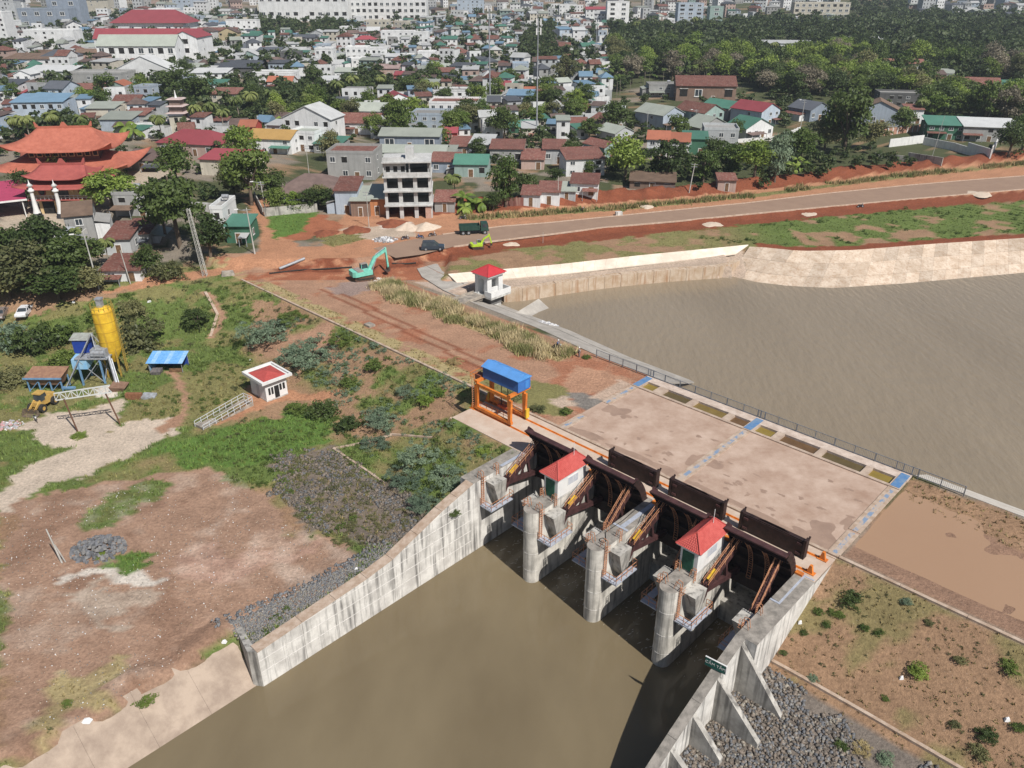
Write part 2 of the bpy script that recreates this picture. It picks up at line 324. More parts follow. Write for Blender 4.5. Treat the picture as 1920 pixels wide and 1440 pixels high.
paint((gx > -14) & (gy > pl(YF, gx) - .5) & (gy < pl(YT, gx)) & (gx < 49), (.42,.33,.26), 0); paint((gu < -46) & (gu > -62) & (gv > 22) & (gy < pl(YT, gx)), (.46,.36,.29), 0)
# digging, roads, banks
yb_, yt_ = pl(YB, gx), pl(YT, gx)
paint((gy > 144) & (gy < yb_) & (gx < -8) & (gx > -52) & (gv > 0), 'lred', .05); paint((gy > yb_ - 4.6) & (gy < yb_ + .8) & (gx > -52), 'red', 0); dig = (gy > 143) & (gy < yb_ + 1) & (gx < -8) & (gx > -56) & (gv > 0); paint(dig * sm(.5, .58, A2), 'dirt', 0); paint(dig * sm(.56, .62, A1) * .8, 'mud', 0); paint(dig * sm(.6, .66, A3) * .7, 'orange', 0)
zone([(600,540),(680,525),(740,520),(740,535),(650,550)], (.30,.22,.19), 0)
land = (gx > -14) & (gy > yt_) & (gy < yb_ + 1); paint(land, 'brown', .25); paint(land * (gy > yb_ - 6.2 - 2.5 * A3) * (gy < yb_ + .9), 'red', 0)
paint(land * sm(34, 60, gx) * (gy < yb_ - 5 - 3 * A3) * sm(.36, .42, A2), 'green', .9); paint(land * (gx < 45) * (gy < yb_ - 6) * sm(.45, .52, A2), 'olive', .6); paint(land * (gy < yt_ + 2.2 + 2 * A3) * (gx > 52), 'red', .1)
yn_ = pl(YN, gx); rd = (gy >= yb_) & (gy < yn_ + 3.4 + 4 * (A2 - .5)) & (gx > -40)
paint(rd, 'orange', .06); paint(rd * (gy > yn_ - 5.0 + 2.4 * (A3 - .5)), 'red', 0); paint((np.abs(gy - yn_ + 9.4) < 1.7 + 1.6 * (A3 - .5)) * rd * (gx > -10), 'olive', .9)
zone([(455,372),(500,372),(520,420),(560,460),(640,465),(790,466),(800,480),(700,487),(560,488),(470,505),(380,520),(260,545),(180,555),(175,548),(300,518),(420,497),(482,470),(492,430)], 'orange', 0, .4)
zone([(0,560),(60,545),(180,535),(260,545),(150,565),(60,600),(0,600)], 'brown', .1); zone([(520,400),(620,405),(640,430),(560,450),(520,440)], 'lred', .1); zone([(500,405),(600,398),(560,430),(520,450)], 'lush', 1); zone([(590,445),(700,430),(720,440),(620,465)], 'olive', 1, .5)
zone([(640,430),(760,425),(800,440),(700,450)], (.45,.36,.28), 0); zone([(700,422),(770,415),(770,425),(720,430)], 'white', 0, .5)
zone([(0,370),(60,378),(130,372),(240,310),(300,305),(330,330),(290,370),(200,385),(60,440),(0,430)], 'pave', 0, .3)
zone([(1340,560),(1480,545),(1500,560)], 'red', 0)
# right bank
rt = (gu > 34.9) & (gv < -.35); paint(rt, (.31,.195,.12), .5); paint(rt * sm(.5, .58, A2) * .7, 'olive', .5); paint(rt * sm(.55, .62, A1) * .6, (.33,.24,.2), .15); paint(rt * (gv < -13), (.195,.165,.14), .1); paint(rt * (gv < -17) * (gu > 41) * sm(.45, .5, A1), 'brown', .4)
pud = (gu > 36.9) & (gv > .5) & (gv < 19.6) & (gy < 120); paint(pud, 'mud', 0); paint(pud * (gv > 15.5 - .09 * (gu - 37)), 'brown', .7)
cols *= (.82 + .36 * A3)[..., None] * (.9 + .2 * fbm(gx, gy, .9, 2))[..., None]
cols[gz < -7] = (.16, .13, .08)
ni, nj = gx.shape; idx = np.arange(ni * nj).reshape(ni, nj)
faces = np.stack([idx[:-1, :-1], idx[1:, :-1], idx[1:, 1:], idx[:-1, 1:]], -1).reshape(-1, 4)
gm = bpy.data.materials.new('ground_soil'); gm.use_nodes = True; n = gm.node_tree.nodes; l = gm.node_tree.links; p = n['Principled BSDF']; p.inputs['Roughness'].default_value = .95; p.inputs['Specular IOR Level'].default_value = .15
at = n.new('ShaderNodeAttribute'); at.attribute_name = 'soil'; geo = n.new('ShaderNodeNewGeometry')
nz = n.new('ShaderNodeTexNoise'); nz.inputs['Scale'].default_value = 2.6; nz.inputs['Detail'].default_value = 9; nz.inputs['Roughness'].default_value = .75; l.new(geo.outputs['Position'], nz.inputs['Vector'])
rm = n.new('ShaderNodeMapRange'); rm.inputs[1].default_value = .25; rm.inputs[2].default_value = .75; rm.inputs[3].default_value = .55; rm.inputs[4].default_value = 1.45; l.new(nz.outputs['Fac'], rm.inputs[0])
mu = n.new('ShaderNodeVectorMath'); mu.operation = 'SCALE'; l.new(at.outputs['Color'], mu.inputs[0]); l.new(rm.outputs[0], mu.inputs['Scale'])
vo = n.new('ShaderNodeTexVoronoi'); vo.inputs['Scale'].default_value = 2.2; l.new(geo.outputs['Position'], vo.inputs['Vector'])
r3 = n.new('ShaderNodeValToRGB'); r3.color_ramp.elements[0].position = .05; r3.color_ramp.elements[1].position = .13; r3.color_ramp.elements[0].color = (1,1,1,1); r3.color_ramp.elements[1].color = (0,0,0,1); l.new(vo.outputs['Distance'], r3.inputs[0])
m5 = n.new('ShaderNodeMath'); m5.operation = 'MULTIPLY'; m5.inputs[1].default_value = .35; l.new(r3.outputs[0], m5.inputs[0])
mxx = n.new('ShaderNodeMixRGB'); l.new(m5.outputs[0], mxx.inputs[0]); l.new(mu.outputs[0], mxx.inputs[1]); mxx.inputs[2].default_value = (.52, .44, .36, 1); l.new(mxx.outputs[0], p.inputs['Base Color'])
bp = n.new('ShaderNodeBump'); bp.inputs['Strength'].default_value = .9; bp.inputs['Distance'].default_value = .22; l.new(nz.outputs['Fac'], bp.inputs['Height']); l.new(bp.outputs[0], p.inputs['Normal'])
me = npmesh('ground', np.stack([gx, gy, gz], -1).reshape(-1, 3), faces[:, ::-1] if False else faces, gm, True)
ca = me.color_attributes.new('soil', 'FLOAT_COLOR', 'POINT'); ca.data.foreach_set('color', np.concatenate([cols.reshape(-1, 3), np.ones((ni * nj, 1))], 1).astype(np.float32).ravel())
struct(put('ground', me))

# ================================================================ water
def water(name, c, c2, sc, rough, bumpd, bs, stretch=(1, 1, 1), rot=0):
    m = bpy.data.materials.new(name); m.use_nodes = True; n = m.node_tree.nodes; l = m.node_tree.links; p = n['Principled BSDF']
    p.inputs['Roughness'].default_value = rough; p.inputs['IOR'].default_value = 1.33; p.inputs['Specular IOR Level'].default_value = .5
    g = n.new('ShaderNodeNewGeometry'); mp = n.new('ShaderNodeMapping'); mp.inputs['Scale'].default_value = stretch; mp.inputs['Rotation'].default_value = (0, 0, rot); l.new(g.outputs['Position'], mp.inputs[0])
    nz = n.new('ShaderNodeTexNoise'); nz.inputs['Scale'].default_value = sc; nz.inputs['Detail'].default_value = 5; l.new(mp.outputs[0], nz.inputs['Vector'])
    r = n.new('ShaderNodeValToRGB'); r.color_ramp.elements[0].position = .35; r.color_ramp.elements[1].position = .65; r.color_ramp.elements[0].color = (*c, 1); r.color_ramp.elements[1].color = (*c2, 1); l.new(nz.outputs['Fac'], r.inputs[0]); l.new(r.outputs[0], p.inputs['Base Color'])
    n2 = n.new('ShaderNodeTexNoise'); n2.inputs['Scale'].default_value = bs; n2.inputs['Detail'].default_value = 4; l.new(mp.outputs[0], n2.inputs['Vector'])
    b = n.new('ShaderNodeBump'); b.inputs['Strength'].default_value = 1; b.inputs['Distance'].default_value = bumpd; l.new(n2.outputs['Fac'], b.inputs['Height']); l.new(b.outputs[0], p.inputs['Normal'])
    return m
WRES = water('reservoir_water', (.232, .188, .134), (.265, .216, .155), .05, .18, .2, 1.1, (1, .34, 1), R(-25))
WCH = water('channel_water', (.155, .122, .074), (.195, .156, .096), .1, .12, .10, .3, (1, .5, 1), R(46))
WPUD = water('muddy_puddle_water', (.35, .222, .142), (.37, .238, .153), .06, .05, .006, 1.6)
def sheet(name, pts, m, z=None):
    b = MB(); b.add([(q[0], q[1], q[2] if z is None else z) for q in pts], [tuple(range(len(pts)))]); return b.build(name, m)
struct(sheet('reservoir_water', [DM(-66, 20.9), DM(1.9, 20.3), DM(36.5, 20.3), DM(140, 20.6), (420, 60, 0), (420, 240, 0), (112, 172, 0), (-20, 150, 0)], WRES, RZ))
struct(sheet('channel_water', [DM(-8, -75), DM(45, -75), DM(45, -1), DM(-8, -1)], WCH, WZ))
struct(sheet('puddle_water', [DM(37, .2), DM(110, .2), DM(110, 19.6), DM(37, 19.6)], WPUD, -.24))

# ================================================================ new road
ASPH = mat('dusty_road', (.315, .215, .155), (.265, .178, .13), .35, .92, .2, 5, lo=.3, hi=.7)
lowe = [P(a, b, 1.5) for a, b in ((742,484),(788,478),(850,463),(930,452),(1030,440),(1130,427),(1260,416),(1400,402),(1550,388),(1700,374),(1830,363),(1990,349))]
uppe = [P(a, b, 1.5) for a, b in ((700,466),(760,452),(830,440),(940,425),(1030,418),(1130,408),(1260,395),(1400,381),(1550,363),(1700,348),(1830,337),(1990,325))]
b = MB()
for i in range(len(lowe) - 1):
    a, c2, d, e = lowe[i], lowe[i+1], uppe[i+1], uppe[i]; b.add([(q[0], q[1], q[2] + .05) for q in (a, c2, d, e)], [(0, 1, 2, 3)])
struct(b.build('road', ASPH))
KPALE = mat('road_kerb', (.55, .43, .34), (.42, .3, .22), 1.5, .9)
for nm, line in (('road_kerb', lowe[2:]), ('road_kerb', uppe[2:])):
    b = MB()
    for i in range(len(line) - 1): b.bar(Vector(line[i]) + Vector((0, 0, .02)), Vector(line[i+1]) + Vector((0, 0, .02)), .35, .3)
    struct(b.build(nm, KPALE))

# ================================================================ reservoir ramp and linings
RAMP = mat('ramp_concrete', (.43, .40, .36), (.32, .295, .265), .4, .92, .2, 4, streak=0)
LINC = [mat('lining_concrete_%s' % k, vary((.60, .50, .40), q), vary((.46, .36, .27), q), .5, .9, .15, 4, streak=.5, sc=vary((.34, .2, .12), q)) for k, q in (('a', 1.0), ('b', .86), ('c', 1.12))]
LINW = [mat('upper_lining_%s' % k, vary((.80, .71, .60), q), vary((.66, .56, .46), q), .4, .9, .1, 4) for k, q in (('a', 1.0), ('b', .93))]
root = thing('boat_ramp', 'long grey concrete slope panels running down from crest into reservoir', 'ramp', DM(-30, 22, 0)); inv = Vector(DM(-30, 22, 0))
cols_u = [-61.4, -59.5, -57, -53, -48.7, -45, -38, -31, -24, -17, -10, -3.5, 2.6]
for i in range(len(cols_u) - 1):
    for k in range(2):
        u0, u1 = cols_u[i] + .04, cols_u[i+1] - .04; q = []
        for uu, t in ((u0, k), (u1, k), (u1, k + 1), (u0, k + 1)):
            vt = float(pl(VT, uu)); L = 10.5 if uu > -50 else np.interp(uu, [-62, -57, -50], [4.5, 8.5, 10.5])
            if uu > 2: L = 8.0
            v_ = vt + L * (t / 2 + (.01 if t == k else -.01)); zq = -(v_ - vt) / 2.75; zq = (.1 - (v_ - vt) * .03) if uu < -46 else zq; q.append(Vector(DM(uu, v_, zq + .06)) - inv)
        bt = [w - Vector((0, 0, .25)) for w in q]; b = MB(); b.hexa(bt, q); b.build('panel', RAMP, root)
root = thing('shore_ramp', 'bright concrete slope panels beyond the right end of the fence', 'ramp', DM(45, 21, 0)); inv = Vector(DM(45, 21, 0)); SRC = [mat('shore_concrete_%d' % i, vary((.62, .58, .52), q), vary((.52, .47, .41), q), .5, .9, .1, 4) for i, q in enumerate((1, .94))]
for i in range(14):
    for k in range(2):
        q = []
        for uu, t in ((36.95 + i * 4, k), (40.93 + i * 4, k), (40.93 + i * 4, k + 1), (36.95 + i * 4, k + 1)): v_ = 20.5 + t * 3.9 + (.02 if t == k else -.02); q.append(Vector(DM(uu, v_, .06 - max(0, v_ - 20.6) / 2.1)) - inv)
        b = MB(); b.hexa([w - Vector((0, 0, .25)) for w in q], q); b.build('panel', SRC[(i + k) % 2], root)
def spline(tab, n):
    a = np.array(tab); s = np.r_[0, np.cumsum(np.hypot(*np.diff(a, axis=0).T))]; t = np.linspace(0, s[-1], n); return np.stack([np.interp(t, s, a[:, 0]), np.interp(t, s, a[:, 1])], 1)
def panels(root, inv, bot, top, zb, zt, n, rows, ms, gap=.01, th=.22):
    B_, T_ = spline(bot, n + 1), spline(top, n + 1)
    for i in range(n):
        for k in range(rows):
            q = []
            for j, t in ((i, k), (i + 1, k), (i + 1, k + 1), (i, k + 1)):
                f = (t + (gap if t == k else -gap)) / rows; w = B_[j] * (1 - f) + T_[j] * f; g = (B_[i+1] - B_[i]); g = g / np.hypot(*g) * (.012 if j == i else -.012)
                q.append(Vector((w[0] + g[0], w[1] + g[1], zb + (zt - zb) * f)) - inv)
            b = MB(); b.hexa([w - Vector((0, 0, th)) for w in q], q); b.build('panel', random.choice(ms), root)
lo_ = Vector((70, 155, 0)); root = thing('canal_lining', 'long pale sloping concrete lining in stained panels along the far reservoir shore', 'lining', lo_)
panels(root, lo_, [(44.6,155.2),(47.4,151),(55,147.9),(63.1,146.7),(79,149.4),(106,155.8),(175,172)], [(50.5,162.4),(54,161.8),(60,159.4),(71.6,160),(90.5,164.4),(112.5,168.7),(178,184)], -3.4, .95, 44, 3, LINC)
lo_ = Vector((20, 152, 0)); root = thing('upper_lining', 'narrow bright cream lining strip above the rust-streaked retaining wall', 'lining', lo_)
panels(root, lo_, [(-10.5,142.6),(9,147.4),(26,153.0),(47,160.1)], [(-12.3,144.4),(9,150),(26,155.7),(50.4,163.0)], .05, 1.2, 26, 1, LINW)
RUSTW = mat('rust_streaked_wall', (.55, .45, .35), (.44, .33, .23), .7, .9, .15, 4, streak=.75, sc=(.33, .18, .095))
lo_ = Vector((25, 150, 0)); root = thing('retaining_wall', 'rust-streaked concrete retaining wall at the far edge of the reservoir', 'wall', lo_)
line = spline([(-1.5,140.2),(3,141.0),(8.8,143.9),(20.2,148.3),(31.3,151.4),(44.4,154.0),(47.5,157.8)], 16)
for i in range(15):
    a, c = line[i], line[i+1]; d = (c - a) / np.hypot(*(c - a)); nn = np.array([-d[1], d[0]]); a2 = a + d * .03; c2 = c - d * .03
    b = MB(); b.prism([tuple(a2 - lo_[:2] if False else (a2[0]-lo_.x, a2[1]-lo_.y)), (c2[0]-lo_.x, c2[1]-lo_.y), (c2[0]+nn[0]*1.3-lo_.x, c2[1]+nn[1]*1.3-lo_.y), (a2[0]+nn[0]*1.3-lo_.x, a2[1]+nn[1]*1.3-lo_.y)], -6, -.5 + .02 * (i % 2)); b.build('wall_panel', RUSTW, root)
# ================================================================ the spillway (local x = u along the crest, y = v upstream)
RD = -DA
APRON = mat('apron_concrete', (.335, .222, .163), (.55, .425, .345), .32, .9, .12, 5, detail=11, lo=.3, hi=.74)
WETC = mat('damp_concrete', (.29, .20, .152), (.36, .25, .19), .5, .5, .05)
PADC = mat('pad_concrete', (.56, .46, .38), (.48, .36, .28), .4, .9, .1, 5)
CTW = mat('pier_top_concrete', (.34, .31, .275), (.19, .175, .155), 1.1, .92, .3, 7, detail=8)
BSTRIP = mat('worn_blue_strip', (.44, .36, .30), (.20, .27, .38), 1.1, .85, .1, lo=.48, hi=.56)
BSOLID = mat('blue_strip_paint', (.085, .20, .40), (.17, .26, .38), 1.5, .7)
spill = thing('spillway', 'concrete spillway dam with four bays between round-nosed piers', 'dam', DM(0, 0, 0), RD)
BC = [9.15, 18.12, 27.05]; UL, UR = 1.0, 34.8
PIERC = mat('pier_concrete', (.66, .63, .57), (.42, .40, .36), .5, .9, .2, 5, streak=.7, sc=(.13, .125, .115))
def pier(c):
    n = 14; pts = [(c + 1.0 * math.cos(math.pi + math.pi * i / n), -15.2 + 1.0 * math.sin(math.pi + math.pi * i / n)) for i in range(n + 1)] + [(c + 1.0, -.1), (c - 1.0, -.1)]
    b = MB(); k = len(pts); vsx = [(x, y, -12) for x, y in pts] + [(x, y, -.02) for x, y in pts]
    b.add(vsx, [tuple(range(k, 2 * k))], 1); b.add(vsx, [(i, (i + 1) % k, (i + 1) % k + k, i + k) for i in range(k)], 0, False)
    o = b.build('pier', [PIERC, CTW], spill)
    g = MB()      # waist band and pour joints a little proud
    for zz in (-2.7, -5.6, -8.0):
        q = [(x + (x - c) * .012, y - .012 if y < -15 else y) for x, y in pts[:n + 1]]
        for i in range(n): g.bar((*q[i], zz), (*q[i+1], zz), .03, .05)
    g.build('pour_joint', CONCW, o)
    return o
PIER = [pier(c) for c in BC]
# abutments
b = MB(); b.prism([(-1.1, -16.5), (UL, -16.5), (UL, -.1), (-1.1, -.1)], -12, -.02); lw = b.build('abutment_wall', [CONCW], spill, label='left abutment wall, stained bright concrete')
b = MB(); b.box(-1.1, UL, -16.5, -7.7, -.019, 0.0); b.build('wall_coping', CTW, lw)
b = MB(); b.prism([(UR, -16.3), (36.8, -16.3), (36.8, -.1), (UR, -.1)], -12, -.02); rw = b.build('abutment_wall', [CONCW], spill, label='right abutment wall, streaked pale concrete')
b = MB(); b.box(UR, 36.8, -16.3, -5.1, -.019, 0.0); b.build('wall_coping', CTW, rw)
# wing walls
vv = [-16.5, -19, -21.4, -25, -28.6, -32, -36, -40, -45.0]
for i in range(len(vv) - 1):
    a, c = vv[i] - .02, vv[i+1] + .02; za, zc = float(wingtop(a)), float(wingtop(c)); b = MB()
    b.hexa([(-.1, c, -12), (UL, c, -12), (UL, a, -12), (-.1, a, -12)], [(-.1, c, zc), (UL, c, zc), (UL, a, za), (-.1, a, za)]); o = b.build('wing_wall', CONCW, spill)
    b = MB(); b.hexa([(-.15, c, zc + .004), (UL + .05, c, zc + .004), (UL + .05, a, za + .004), (-.15, a, za + .004)], [(-.15, c, zc + .1), (UL + .05, c, zc + .1), (UL + .05, a, za + .1), (-.15, a, za + .1)]); b.build('coping', KERB, o)
# pale efflorescence joints on the left wing wall
b = MB()
for v_ in (-18.2, -20.4, -22.8, -25.2, -27.6, -30.5, -34.2, -38.4, -42): b.box(UL, UL + .03, v_ - .04, v_ + .04, -9.6, float(wingtop(v_)) - .3)
for zz in (-7.9, -6.4, -4.9, -3.4, -1.9):
    v0 = -17
    v1 = [-45, -45, -41, -27, -22.5][[-7.9, -6.4, -4.9, -3.4, -1.9].index(zz)]; b.box(UL, UL + .025, v1, v0, zz - .035, zz + .035)
stuff(b.build('wall_joint', mat('efflorescence', (.72, .70, .67), (.55, .53, .5), 3, .9), spill))
# the short return wall at the end of the left wing
b = MB(); e0, e1 = (UL, -45.0), (-4.2, -44.2)
b.hexa([(-4.2, -44.5, -7.2), (UL - .9, -45.6, -12), (UL, -44.98, -12), (-4.2, -43.9, -7.2)], [(-4.2, -44.5, -6.0), (UL - .7, -45.6, -5.1), (UL + .02, -44.98, -5.14), (-4.2, -43.9, -6.0)]); b.build('return_wall', CONC, spill)
BANKC = mat('bank_concrete', (.42, .335, .265), (.29, .225, .178), .45, .93, .3, 5, detail=9)
vk = -45.1
while vk > -75:
    q = [(-4.1, vk - 4.985, -6.2), (.9, vk - 4.985, -10.1), (.9, vk, -10.1), (-4.1, vk, -6.2)]; b = MB(); b.hexa([(x, y, z - .4) for x, y, z in q], q); b.build('bank_slab', BANKC, spill); vk -= 5
# right wing with buttresses
vv = [-16.3, -19.7, -23.1, -26.5, -30, -34, -39]
rtop = lambda v_: float(np.interp(-v_, [16.3, 20.2, 26.4, 30, 40], [-.05, -1.3, -3.9, -5.6, -6.6]))
for i in range(len(vv) - 1):
    a, c = vv[i] - .015, vv[i+1] + .015; za, zc = rtop(a), rtop(c); b = MB()
    b.hexa([(UR, c, -12), (UR + .85, c, -12), (UR + .85, a, -12), (UR, a, -12)], [(UR, c, zc), (UR + .85, c, zc), (UR + .85, a, za), (UR, a, za)]); o = b.build('wing_wall', CONCW, spill)
    b = MB(); b.hexa([(UR - .03, c, zc + .004), (UR + .88, c, zc + .004), (UR + .88, a, za + .004), (UR - .03, a, za + .004)], [(UR - .03, c, zc + .06), (UR + .88, c, zc + .06), (UR + .88, a, za + .06), (UR - .03, a, za + .06)]); b.build('coping', CTW, o)
for v_, foot, th in ((-16.9, 40.4, .5), (-20.6, 40.1, .5), (-24.2, 38.6, .5), (-27.3, 37.6, .5), (-30.5, 37.2, .5)):
    zt = rtop(v_) - .1; b = MB(); b.add([(UR + .86, v_, -8), (foot, v_, -8), (foot, v_, -5.9), (UR + .86, v_, zt), (UR + .86, v_ + th, -8), (foot, v_ + th, -8), (foot, v_ + th, -5.9), (UR + .86, v_ + th, zt)],
        [(0, 1, 2, 3), (7, 6, 5, 4), (3, 2, 6, 7), (1, 5, 6, 2), (0, 4, 5, 1), (0, 3, 7, 4)]); b.build('buttress', CONC, spill)
# sill under the gates, deck, kerb, rails
b = MB(); b.box(UL, UR, -6, 0, -12, -7.2); b.build('sill', CONC, spill)
for i in range(4):
    a, c = [(UL, BC[0] - 1), (BC[0] + 1, BC[1] - 1), (BC[1] + 1, BC[2] - 1), (BC[2] + 1, UR)][i]; b = MB(); b.xprism([(-.1, -.6), (-.1, -7.2), (-2.6, -7.2), (-2.6, -.6)], a, c); b.build('breast_wall', CONC, spill)
    b = MB(); b.box(a - (.0 if i == 0 else .99), c + (0 if i == 3 else .99), -4.7, -.12, -.6, .01); b.build('deck_slab', PADC, spill)
b = MB(); b.box(-12.2, -1.12, -7.75, -.12, -.5, .02); b.build('crane_pad', PADC, spill)
for q in ((-1.1, UL, -7.7), (UR, 36.8, -5.1)): b = MB(); b.box(q[0], q[1], q[2], -.12, -.3, .012); b.build('deck_end', PADC, spill)
for a, c, nm in ((-12.2, 36.9, 'near crest kerb beside the crane rails'), (-81, -12.26, 'long kerb edging the dirt crest road'), (36.96, 110, 'long kerb beyond the spillway beside the muddy pond')):
    k0 = a
    while k0 < c - .1:
        k1 = min(k0 + 6, c); b = MB(); b.box(k0 + .02, k1 - .02, -.1, .28, -.4, .2 if a > -13 else .16); b.build('kerb', KERB, spill); k0 = k1
for v_ in (-4.1, -1.3):
    b = MB(); b.box(-11.8, 35.6, v_ - .07, v_ + .07, .013, .13); b.box(-11.9, 35.7, v_ - .2, v_ + .2, .012, .028); b.build('crane_rail', ORANGE, spill)
    for uu in (35.85, -11.95):
        b = MB(); b.yprism([(uu - .32, .02), (uu + .32, .02), (uu + .12, .95), (uu - .12, .95)], v_ - .16, v_ + .16); b.box(uu - .5, uu + .5, v_ - .3, v_ + .3, .03, .1); b.build('rail_stop', ORANGE, spill)
# stepped cover strip on both abutments and the middle pier
b = MB(); b.box(UR + .05, UR + .8, -10.0, -4.9, .002, .1); b.box(UR + .8, UR + 1.0, -10.2, -4.75, .003, .05, 1); b.box(UR - .0, UR + 1.0, -10.25, -10.02, .003, .06, 1); b.box(UR + 1.0, 36.7, -5.0, -4.8, .003, .06, 1); b.build('cable_duct', [CTW, PLATE], rw)
b = MB(); b.box(UL - .5, UL - .1, -11.6, -5.2, .002, .07); b.build('cable_duct', PLATE, lw)
b = MB(); b.box(BC[1] - .15, BC[1] + .35, -11, -5, .002, .06); b.box(BC[1] - .95, BC[1] + .95, -11.3, -11.02, .002, .05); b.build('cable_duct', PLATE, PIER[1])
# curved guide blocks behind the gate ends
for c in (BC[0] + .2, BC[1] + .2, BC[2] + .2, UR + .35):
    b = MB(); b.box(c - .3, c + .45, -5.35, -4.85, .01, .32); b.build('guide_block', ORANGE, spill)
# trunnion blocks, service platforms, ladders (s = +1 on the right-hand side of a pier)
def side(par, uf, s):
    x = lambda d: uf + s * d
    def q(ds): return sorted(ds)
    b = MB(); pts_b = [(x(0), -13.3, -3.9), (x(1.1), -13.3, -3.9), (x(1.1), -12.3, -3.4), (x(0), -12.3, -3.4)]; pts_t = [(x(0), -14.5, -.55), (x(1.45), -14.5, -.55), (x(1.45), -12.4, -.55), (x(0), -12.4, -.55)]
    if s < 0: pts_b = [pts_b[1], pts_b[0], pts_b[3], pts_b[2]]; pts_t = [pts_t[1], pts_t[0], pts_t[3], pts_t[2]]
    mid = [(p_[0], p_[1] + .0, p_[2]) for p_ in pts_t]; b.hexa(pts_b, pts_t); b.build('trunnion_block', [CONC], par)
    b = MB(); zz = -3.45
    x0, x1 = sorted((x(.02), x(1.95))); b.box(x0, x1, -15.5, -14.6, zz - .14, zz); x0, x1 = sorted((x(1.2), x(1.95))); b.box(x0, x1, -14.6, -11.7, zz - .14, zz)
    pf = b.build('service_platform', PLATE, par)
    r = MB(); pts = [(x(.1), -15.45), (x(1.9), -15.45), (x(1.9), -11.75), (x(1.25), -11.75)]
    for i in range(3):
        a, c = Vector((*pts[i], zz)), Vector((*pts[i+1], zz))
        for hh in (.5, 1.0): r.bar(a + Vector((0, 0, hh)), c + Vector((0, 0, hh)), .045)
        k = max(1, int((c - a).length / .9))
        for j in range(k + 1): p_ = a.lerp(c, j / k); r.bar(p_, p_ + Vector((0, 0, 1)), .05)
    r.build('railing', ORRAIL, pf)
    r = MB()
    for dy in (-15.25, -14.85):
        r.bar((x(.12), dy, zz), (x(.12), dy, .9), .06); r.bar((x(.12), dy, .9), (x(-.35), dy, 1.0), .05); r.bar((x(-.35), dy, 1.0), (x(-.55), dy, .05), .05)
    for k in range(14): r.bar((x(.12), -15.25, zz + .25 + k * .27), (x(.12), -14.85, zz + .25 + k * .27), .05)
    for k in range(3): r.bar((x(.45), -15.3, -.2 + k * .35), (x(.45), -14.8, -.2 + k * .35), .04); r.bar((x(.12), -15.25, -.2 + k * .35), (x(.45), -15.3, -.2 + k * .35), .04)
    r.build('ladder', ORRAIL, par)
    r = MB()
    for dy in (-12.75, -12.4):
        r.bar((x(.1), dy, -.5), (x(.1), dy, .95), .05); r.bar((x(.1), dy, .95), (x(-.3), dy, .95), .05); r.bar((x(-.3), dy, .95), (x(-.45), dy, .02), .05)
    for k in range(5): r.bar((x(.1), -12.75, -.3 + k * .27), (x(.1), -12.4, -.3 + k * .27), .045)
    r.build('ladder', ORRAIL, par)
side(lw, UL, 1); side(rw, UR, -1)
for i, c in enumerate(BC): side(PIER[i], c - 1.0, -1); side(PIER[i], c + 1.0, 1)
# hose lying on the middle pier
b = MB(); pts = [(BC[1] + .35 * math.cos(t * .5), -14.2 + .35 * math.sin(t * .5)) for t in range(14)] + [(BC[1] - .6, -13), (BC[1] - .5, -10), (BC[1] - .7, -7.5)]
for i in range(len(pts) - 1): b.tube((*pts[i], .04), (*pts[i+1], .04), .04, n=5)
tag(b.build('hose', RUBBER, None, DM(0, 0, 0), RD), 'black hose coiled near the nose of the middle pier', 'hose')
# stains of the lower apron: apron, strips, pool frame
ap = sheet('apron_pavement', [(-.5, .3, .05), (36.9, .3, .05), (36.9, 16.2, .05), (-.5, 16.2, .05)], APRON); ap.location = DM(0, 0, 0); ap.rotation_euler = (0, 0, RD); struct(ap)
# wet patches with irregular outlines
def blob(cu, cv, ru, rv, n=26, k=.35, seed=0):
    r = random.Random(seed); ph = [r.uniform(0, 6.28) for _ in range(5)]
    return [(cu + ru * (1 + k * sum(math.sin((j + 2) * t + ph[j]) / (j + 1.5) for j in range(5))) * math.cos(t), cv + rv * (1 + k * sum(math.sin((j + 2) * t + ph[j]) / (j + 1.5) for j in range(5))) * math.sin(t)) for t in [2 * math.pi * i / n for i in range(n)]]
SALT = mat('lime_bloom', (.60, .51, .44), (.50, .39, .32), 1.3, .95, .1)
bloom = [(5, 3.6, 2.6, 1.4), (9.5, 2.2, 2.0, .7), (12, 6, 3.0, .5), (26, 3.2, 5, .55), (22.5, 5.2, 2, .7), (31, 2.4, 3.5, .5), (15, 12.5, 2.2, 1.6), (7, 9.5, 2.4, 1.2), (24, 12, 3, .8), (31.5, 7, 2.0, .8)]
wet = [(3, 1.0, 3.4, .75), (2.4, 8.7, 1.5, 1.5), (4.3, 8.3, .6, .6), (11, 1.4, 2.8, .6), (9, 1.0, 2, .4), (15.5, 1.3, 2.2, .7), (16.6, 5.6, .9, 1.3), (18.9, 6.4, .9, 1.1), (22, 1.1, 3.2, .55), (29, .9, 4.0, .5), (34, 2.6, 1.7, 1.9), (35.2, 6.2, .6, 1.2), (33.5, 1.2, 2, .8)]
r_ = random.Random(3)
for _ in range(45): wet.append((r_.choice([r_.uniform(4, 16.5), r_.uniform(19, 35)]), r_.betavariate(1.6, 3) * 14 + .8, r_.uniform(.12, .5), r_.uniform(.1, .3)))
for nm, lst, m_, zz in (('wet_patch', wet, WETC, .0575),):
    b = MB()
    for i, (a, c, d, e) in enumerate(lst):
        po = [(min(36.2, max(-.3, x)), min(16, max(.35, y))) for x, y in blob(a, c, d, e, 30, .38, i)]; b.add([(x, y, zz + .00012 * i) for x, y in po], [tuple(range(len(po)))])
    o = b.build(nm, m_, ap); stuff(o)
